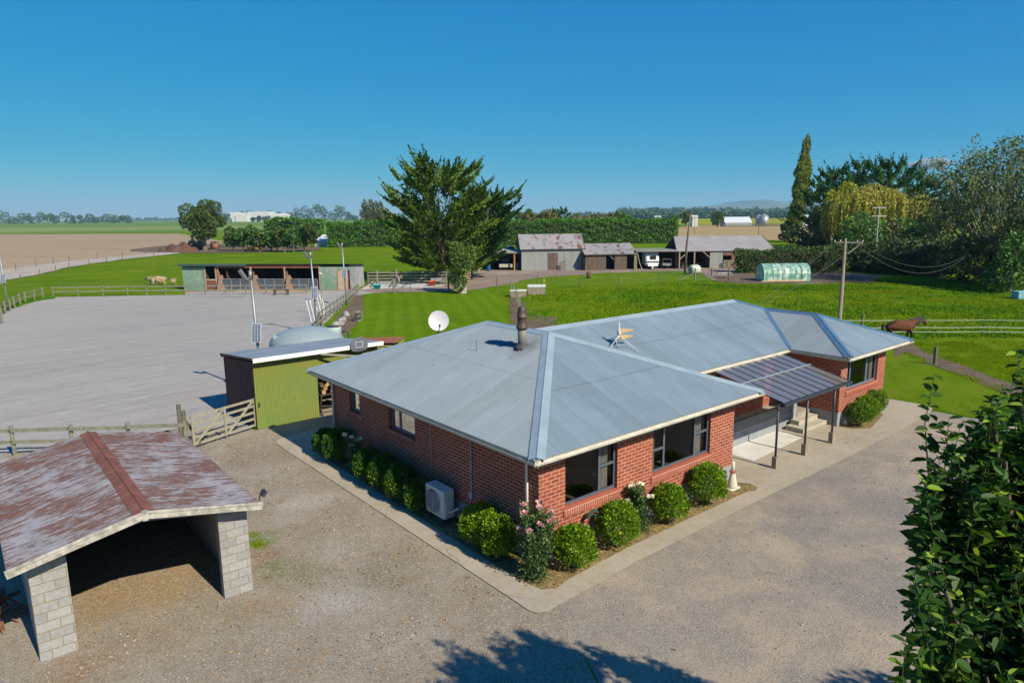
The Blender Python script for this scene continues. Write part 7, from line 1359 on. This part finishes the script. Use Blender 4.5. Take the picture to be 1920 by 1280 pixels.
ft=[(415,395,22,fgt),(424,401,16,fgt),(455,398,16,fgd),(470,396,18,fgd),(488,394,20,fgd),(505,395,20,fgd),(520,397,16,fgd),(475,407,10,fgd),(486,405,12,fgd),(500,405,14,fgd),(540,398,20,fgt),(556,391,20,fgt),(570,386,20,fgt),(584,389,18,fgt),(596,384,18,fgt),(610,386,18,fgt),(626,388,18,fgt),(640,387,18,fgt),(652,396,16,fgt),(664,402,14,fgt)]
for i,(x,top,w,m) in enumerate(ft): fartree(x,top,w,(2050 if top<400 or x>530 else 1900),40+i,nth[i]+' tree from the left in the wood round the white factory',m,'trees round the far white factory','distant_tree')
for i,(x,top,w) in enumerate(((1286,397,26),(1345,396,30))):
    Y=470; a=AT(x,424,Y); broadleaf('round_tree',['round tree on a bare trunk left of the far white house','bushy round tree beside the far grey shed'][i],'tree',(a.x,Y,0),w/FP*Y,HT(a,x,top),brd,bark,260+i,1500,1.1,.22 if not i else .08,16,.36,None,tr=.5)
# white house, shed, silos behind the stubble field
def bld(nm,lb,cat,x0,x1,bot,top,Y,dep,wm_,rm__,ridge=None,grp=None):
    a=AT(x0,bot,Y);b=AT(x1,bot,Y); L=b.x-a.x; T=thing(nm,lb,cat,(a.x,Y,0),0,grp); z=HT(a,x0,top); mb=MB(); mb.box((0,0,0),(L,dep,z)); mb.build('wall',wm_,T); zr_=HT(a,x0,ridge) if ridge else z+1
    mb=MB(); mb.add([(-.4,-.4,z),(L+.4,-.4,z),(L+.4,dep/2,zr_+.2),(-.4,dep/2,zr_+.2),(L+.4,dep+.4,z),(-.4,dep+.4,z)],[(0,1,2,3),(3,2,4,5),(0,3,5),(1,4,2)]); mb.build('roof',rm__,T); return T
bld('farm_shed','long far shed with a pale grey roof and white wall','shed',1360,1409,422,418,470,12,whf,flat('pale_blue_roof',(.52,.55,.60),.6,var=.05),407.5)
bld('farm_house','small white far house behind the round tree on a bare trunk','house',1298,1308,423,407,480,8,whf,whf,404)
bld('farm_house','white far building glimpsed right of the tall poplar','house',1506,1532,418,409,420,10,whf,grf,404)
bld('farm_shed','tiny white far shed above the tall hedge','shed',1229,1239,413,408,700,8,whf,grf,405)
for i,(x0,x1,top) in enumerate(((1416,1428,403),(1424,1440,402))):
    Y=475+i*-6; a=AT(x0,423,Y);b=AT(x1,423,Y); r=(b.x-a.x)/2; z=HT(a,x0,top+3); T=thing('grain_silo',['left and smaller far steel silo','right and wider far steel silo'][i],'silo',((a.x+b.x)/2,Y,0)); mb=MB(); mb.lathe([(r,0),(r,z)],20); mb.build('wall',flat('silo_steel',(.38,.40,.42),.45,.4),T,True); mb=MB(); mb.lathe([(r*1.05,z-.02),(.4,z+1.4),(0,z+1.5)],20); mb.build('roof',flat('silo_steel',(.38,.40,.42)),T)
Y=458; a=AT(1355,426,Y);b=AT(1468,424,Y); fence('paling_fence','dark paling fence before the far shed and silos',[(a.x,Y),(b.x,Y)],2.,1.9,rails=(1.6,.9,.3),post=.5,railh=.45,pm=fwd,rm=fwd)
def tpole(lb,x,bot,top,Y,arms,m=fw): 
    a=AT(x,bot,Y); h=HT(a,x,top); T=thing('telegraph_pole',lb,'utility pole',(a.x,Y,0)); mb=MB(); r=max(.13,Y*.0004); mb.tube([(0,0,-.1),(0,0,h)],[r,r*.7],7); mb.build('pole',m,T)
    for k in range(arms): mb=MB(); mb.box((-1.1,-.07,h-.2-1.3*k),(1.1,.07,h-.05-1.3*k)); mb.build('crossarm',m,T)
    return T
tpole('pale telegraph pole with two crossarms in front of the golden willow',1641,478,388,110,2,flat('pale_pole',(.42,.42,.38),.8)); tpole('far telegraph pole above the middle of the tall hedge',1182,415,391,420,1); tpole('smaller far telegraph pole above the right part of the tall hedge',1232,414,400,520,1); tpole('telegraph pole behind the right end of the implement shed roof',1422,447,404,230,1,fwd); tpole('far bare pole beside the round tree at the end of the tall hedge',1302,440,403,300,0)
# hay shed behind orchard
T=thing('hay_shed','long low flat roofed hay shed behind the orchard trees','shed',tuple(AT(424,462,206).xy)+(0,)); T.location.z=0; o=T.location; b=AT(558,462,206); L=b.x-o.x; mb=MB(); mb.add([(0,-1,HT(o,424,437.5)),(L,-1,HT(o,424,437.5)+.0),(L,7,HT(o,424,437.5)+.35),(0,7,HT(o,424,437.5)+.35)],[(0,1,2,3)]); z=HT(o,424,437.5); mb.box((0,-1.05,z-.35),(L,-.98,z)); mb.build('roof',grf,T); mb=MB(); mb.box((L*.18,6,0),(L,6.2,z)); mb.build('back_wall',flat('dark_hay_wall',(.05,.05,.055),.9),T)
mb=MB()
for i in range(8): mb.box((L*i/7-.1,-1,0),(L*i/7+.1,-.8,z-.3))
mb.build('post',fw,T); mb=MB(); mb.box((L*.5,-.5,z-2.6),(L*.72,.0,z-.4)); mb.build('side_sheet',irom,T)
bl=None
for x,y,s,lb in((462,470,1,'yellow round bale left among the orchard trees'),(469,470,1,'yellow round bale stacked next to the left one'),(350,468,1.1,'orange hay bale beneath the lone round tree, left'),(366,468,1.1,'orange hay bale beneath the lone round tree, middle'),(392,469,1.,'orange hay bale beneath the lone round tree, right')):
    p=G(x,y); t=thing('hay_bale',lb,'hay bale',(p.x,p.y+4,0),0,'hay bales by the orchard'); mb=MB(); mb.lathe([(0,-.9),(1.1*s,-.88),(1.15*s,0),(1.1*s,.88),(0,.9)],16); w=mb.build('bale',flat('golden_bale' if x>400 else 'orange_bale',(.40,.30,.08) if x>400 else (.26,.14,.07),.95,var=.25),t,True); w.rotation_euler=(0,pi/2,0); w.location=(0,0,1.1*s)
for x,w_2,h_2,lb in((312,5,1.2,'rounded brown soil heap at the end of the ploughed field'),(340,9,2.2,'dark brown soil heap left of the lone round tree')):
    p=G(x,472); t=thing('soil_heap',lb,'heap',(p.x,p.y,0)); X,Y_=np.meshgrid(np.linspace(-1,1,22),np.linspace(-1,1,16)); rr_=np.clip(1-X**2-Y_**2,0,1); Z=h_2*rr_**.7*(1+.25*np.sin(X*7+Y_*5)); gridmesh('heap',X*w_2/2,Y_*w_2*.4,Z-.05,flat('heap_earth',(.05,.033,.025) if x>320 else (.12,.06,.04),.95,var=.4,scale=1),t)
van=None
for x,lb in((487,'small pale caravan behind the fourth orchard tree'),(540,'white van behind the orchard trees at the right')):
    p=G(x,469); t=thing('caravan',lb,'caravan',(p.x,p.y+6,0)); mb=MB(); mb.box((-1.8,-1,.5),(1.8,1,2.3)); mb.build('body',whf,t,bevel=.25); mb=MB(); mb.box((-1.2,-1.02,1.3),(-.3,-.98,1.9)); mb.box((.2,-1.02,1.3),(1.2,-.98,1.9)); mb.build('window',dkm,t)
    for s in(-1.,1.): mb=MB(); mb.lathe([(.35,-.1),(.35,.1),(0,.1)],12); w=mb.build('wheel',dkm,t); w.rotation_euler=(pi/2,0,0); w.location=(s,-.9,.35)
a=AT(590,452,205);b=AT(618,452,205); T=thing('silage_cover','pale grey low shed roof between the orchard and the tall hedge','shed',(a.x,205,0)); L=b.x-a.x; mb=MB(); mb.add([(0,0,1.6),(L+3,0,1.6),(L+3,8,3.4),(0,8,3.4),(0,0,0),(L+3,0,0)],[(0,1,2,3),(4,5,1,0)]); mb.build('roof',grf,T); mb=MB(); mb.add([(1,8.1,3.3),(L+3,8.1,3.3),(L/2+2,9,5.2)],[(0,1,2)]); mb.build('dark_gable',dkm,T)
# car on the road, letter boxes
p=G(1556,474); T=thing('parked_car','silver blue car on the road half hidden by the front hedge','car',(p.x,p.y,0),radians(-12)); cb=flat('silver_blue_paint',(.42,.50,.58),.3,.4,.5,.05)
mb=MB(); pr2=[(-2.2,.35),(2.15,.35),(2.2,.75),(1.9,.92),(1.1,1.0),(.5,1.48),(-1.3,1.52),(-2.0,1.02),(-2.2,.9)]; mb.prism(pr2,-.85,.85,axis='y'); mb.build('body',cb,T,bevel=.08); mb=MB(); mb.prism([(-1.75,1.02),(.95,1.02),(.45,1.40),(-1.25,1.43)],-.87,.87,axis='y'); mb.build('window',dkm,T)
for x in(-1.4,1.4):
    for y in(-.8,.8): mb=MB(); mb.lathe([(.33,-.1),(.33,.1),(.2,.1),(0,.08)],14); w=mb.build('wheel',flat('tyre',(.03,.03,.03),.9),T); w.rotation_euler=(pi/2,0,0); w.location=(x,y,.33)
for x,lb in((1512,'left yellow roadside post'),(1518,'tall yellow roadside post with a cap'),(1525,'right yellow roadside post')):
    p=G(x,470); T=thing('roadside_post',lb,'post',(p.x,p.y,0)); mb=MB(); mb.box((-.3,-.1,0),(.3,.1,1.2 if x!=1518 else 1.6)); mb.build('post',flat('yellow_post',(.62,.54,.20),.6),T,bevel=.03)
p=G(1913,560); T=thing('blue_trough','pale blue water trough at the right edge of the paddock','trough',(p.x,p.y,0)); mb=MB(); mb.box((-.6,-.5,0),(1.4,.5,.75)); mb.build('trough',flat('pale_blue',(.22,.40,.46),.6),T,bevel=.05)
# distant woods, hills
def band(name,x0,x1,Y,tops,mat,seed,n=700,leaf=9,dep=60):
    R=np.random.default_rng(seed); xs=x0+(x1-x0)*R.random(n); P=[];
    for x in xs:
        Yb=Y+R.random()*dep; a=AT(x,405,Yb); h=HT(a,x,tops+1.2*sin(x*.13+seed)+1.0*sin(x*.41+seed)); P.append((a.x,Yb,h*(R.random()**.6)))
    P=np.array(P); o=npmesh(name,quads(P,rdir(n,R),leaf,leaf*.7,R),4,mat); prop(o,None,None,None,'stuff')
band('distant_woods',1155,1500,2600,394.5,fgt,3,2600,16); band('distant_woods',1155,1475,1500,400.5,fgt,4,1300,8,40); band('distant_woods',250,420,5200,411.3,fgd,5,700,22); band('distant_woods',700,1160,3200,402.5,fgt,6,1500,18); band('distant_woods',1500,1950,2600,392,fgt,7,1600,16)
ks=[(1130,401),(1180,397),(1215,391),(1240,389),(1265,391),(1290,388),(1320,386.5),(1345,383.5),(1365,380),(1385,378.5),(1400,376.5),(1425,375),(1440,374.5),(1458,378),(1475,382),(1500,385),(1560,386),(1640,383),(1720,380),(1770,374),(1830,376),(1930,380),(2000,392)]
Yh=10500; X=[];Z=[]
for (x0,y0),(x1,y1) in zip(ks,ks[1:]):
    for k in range(12): s=k/12; x=x0+(x1-x0)*s; y=y0+(y1-y0)*s+.5*mnoise.noise(Vector((x*.12,0,1)))+.3*mnoise.noise(Vector((x*.4,0,2))); a=AT(x,y,Yh); X.append(a.x);Z.append(a.z)
X=np.array(X);Z=np.array(Z); rows=[0,.35,.75,1,.75,.3,0]; yy=[-2200,-1500,-700,0,500,1000,1500]
GX=np.stack([X for _ in rows]); GY=np.stack([np.full_like(X,Yh+y)+300*np.sin(X*.004+y) for y in yy]); GZ=np.stack([(Z+5)*r_*(1+ (.12*np.sin(X*.006+y*.01) if 0<r_<1 else 0))-3 for r_,y in zip(rows,yy)])
o=gridmesh('hills',GX,GY,GZ,groundmat('hill_grass',((.13,.125,.065),(.10,.11,.05),(.16,.14,.085)),.002,.01,.05,.02,bs=.01)); o['kind']='structure'
ks2=[(1140,400.5),(1210,396.5),(1260,395.5),(1330,394),(1400,392.5),(1440,391),(1480,390),(1560,392),(1800,390),(2000,396)]
X=[];Z=[]
for (x0,y0),(x1,y1) in zip(ks2,ks2[1:]):
    for k in range(12): s=k/12; x=x0+(x1-x0)*s; y=y0+(y1-y0)*s+.5*mnoise.noise(Vector((x*.2,4,1))); a=AT(x,y,6200); X.append(a.x);Z.append(a.z)
X=np.array(X);Z=np.array(Z); GX=np.stack([X]*7); GY=np.stack([np.full_like(X,6200+y*.5) for y in yy]); GZ=np.stack([(Z+3)*r_-2 for r_ in rows])
o=gridmesh('hills',GX,GY,GZ,groundmat('low_hill_wood',((.05,.075,.035),(.06,.08,.04),(.08,.09,.05)),.004,.02,.1,.02,bs=.01)); o['kind']='structure'
# small cloud low on the right
cm=NT('cloud_vapour'); vp=cm.n('ShaderNodeVolumePrincipled'); vc=cm.coord('Object'); cn_=cm.noise(vc,1.9,6,.66)
gr=cm.n('ShaderNodeTexGradient',gradient_type='SPHERICAL'); gm=cm.n('ShaderNodeMapping'); cm.l(cm.n('ShaderNodeTexCoord').outputs['Generated'],gm.inputs['Vector']); gm.inputs['Location'].default_value=(-1,-1,-1); gm.inputs['Scale'].default_value=(2,2,2); cm.l(gm.outputs[0],gr.inputs['Vector'])
dn=cm.math('MULTIPLY',cm.math('MAXIMUM',cm.math('SUBTRACT',cm.math('ADD',cn_,cm.math('MULTIPLY',gr.outputs[1],.55)),.73),0),.3); cm.l(dn,vp.inputs['Density']); vp.inputs['Color'].default_value=(1,.97,.97,1); vp.inputs['Anisotropy'].default_value=.2; cm.l(vp.outputs[0],cm.out.inputs['Volume'])
a=AT(1742,306,15000); T=thing('cloud','small pale pink cloud low in the sky beside the bare tree','cloud',a); mb=MB(); mb.lathe([(0,-1)]+[(cos(x),sin(x)) for x in [(-80+20*i)*pi/180 for i in range(9)]]+[(0,1)],24); c_=mb.build('vapour',cm.m,T); c_.scale=(620,420,190)
# ================================================================ air
hz=NT('haze_air'); vp=hz.n('ShaderNodeVolumePrincipled'); vp.inputs['Density'].default_value=1.0e-4; vp.inputs['Color'].default_value=(.47,.79,.99,1); vp.inputs['Anisotropy'].default_value=.0; hz.l(vp.outputs[0],hz.out.inputs['Volume'])
mb=MB(); mb.box((-13500,-13500,-12),(13500,13500,305)); o=mb.build('haze',hz.m); o['kind']='stuff'
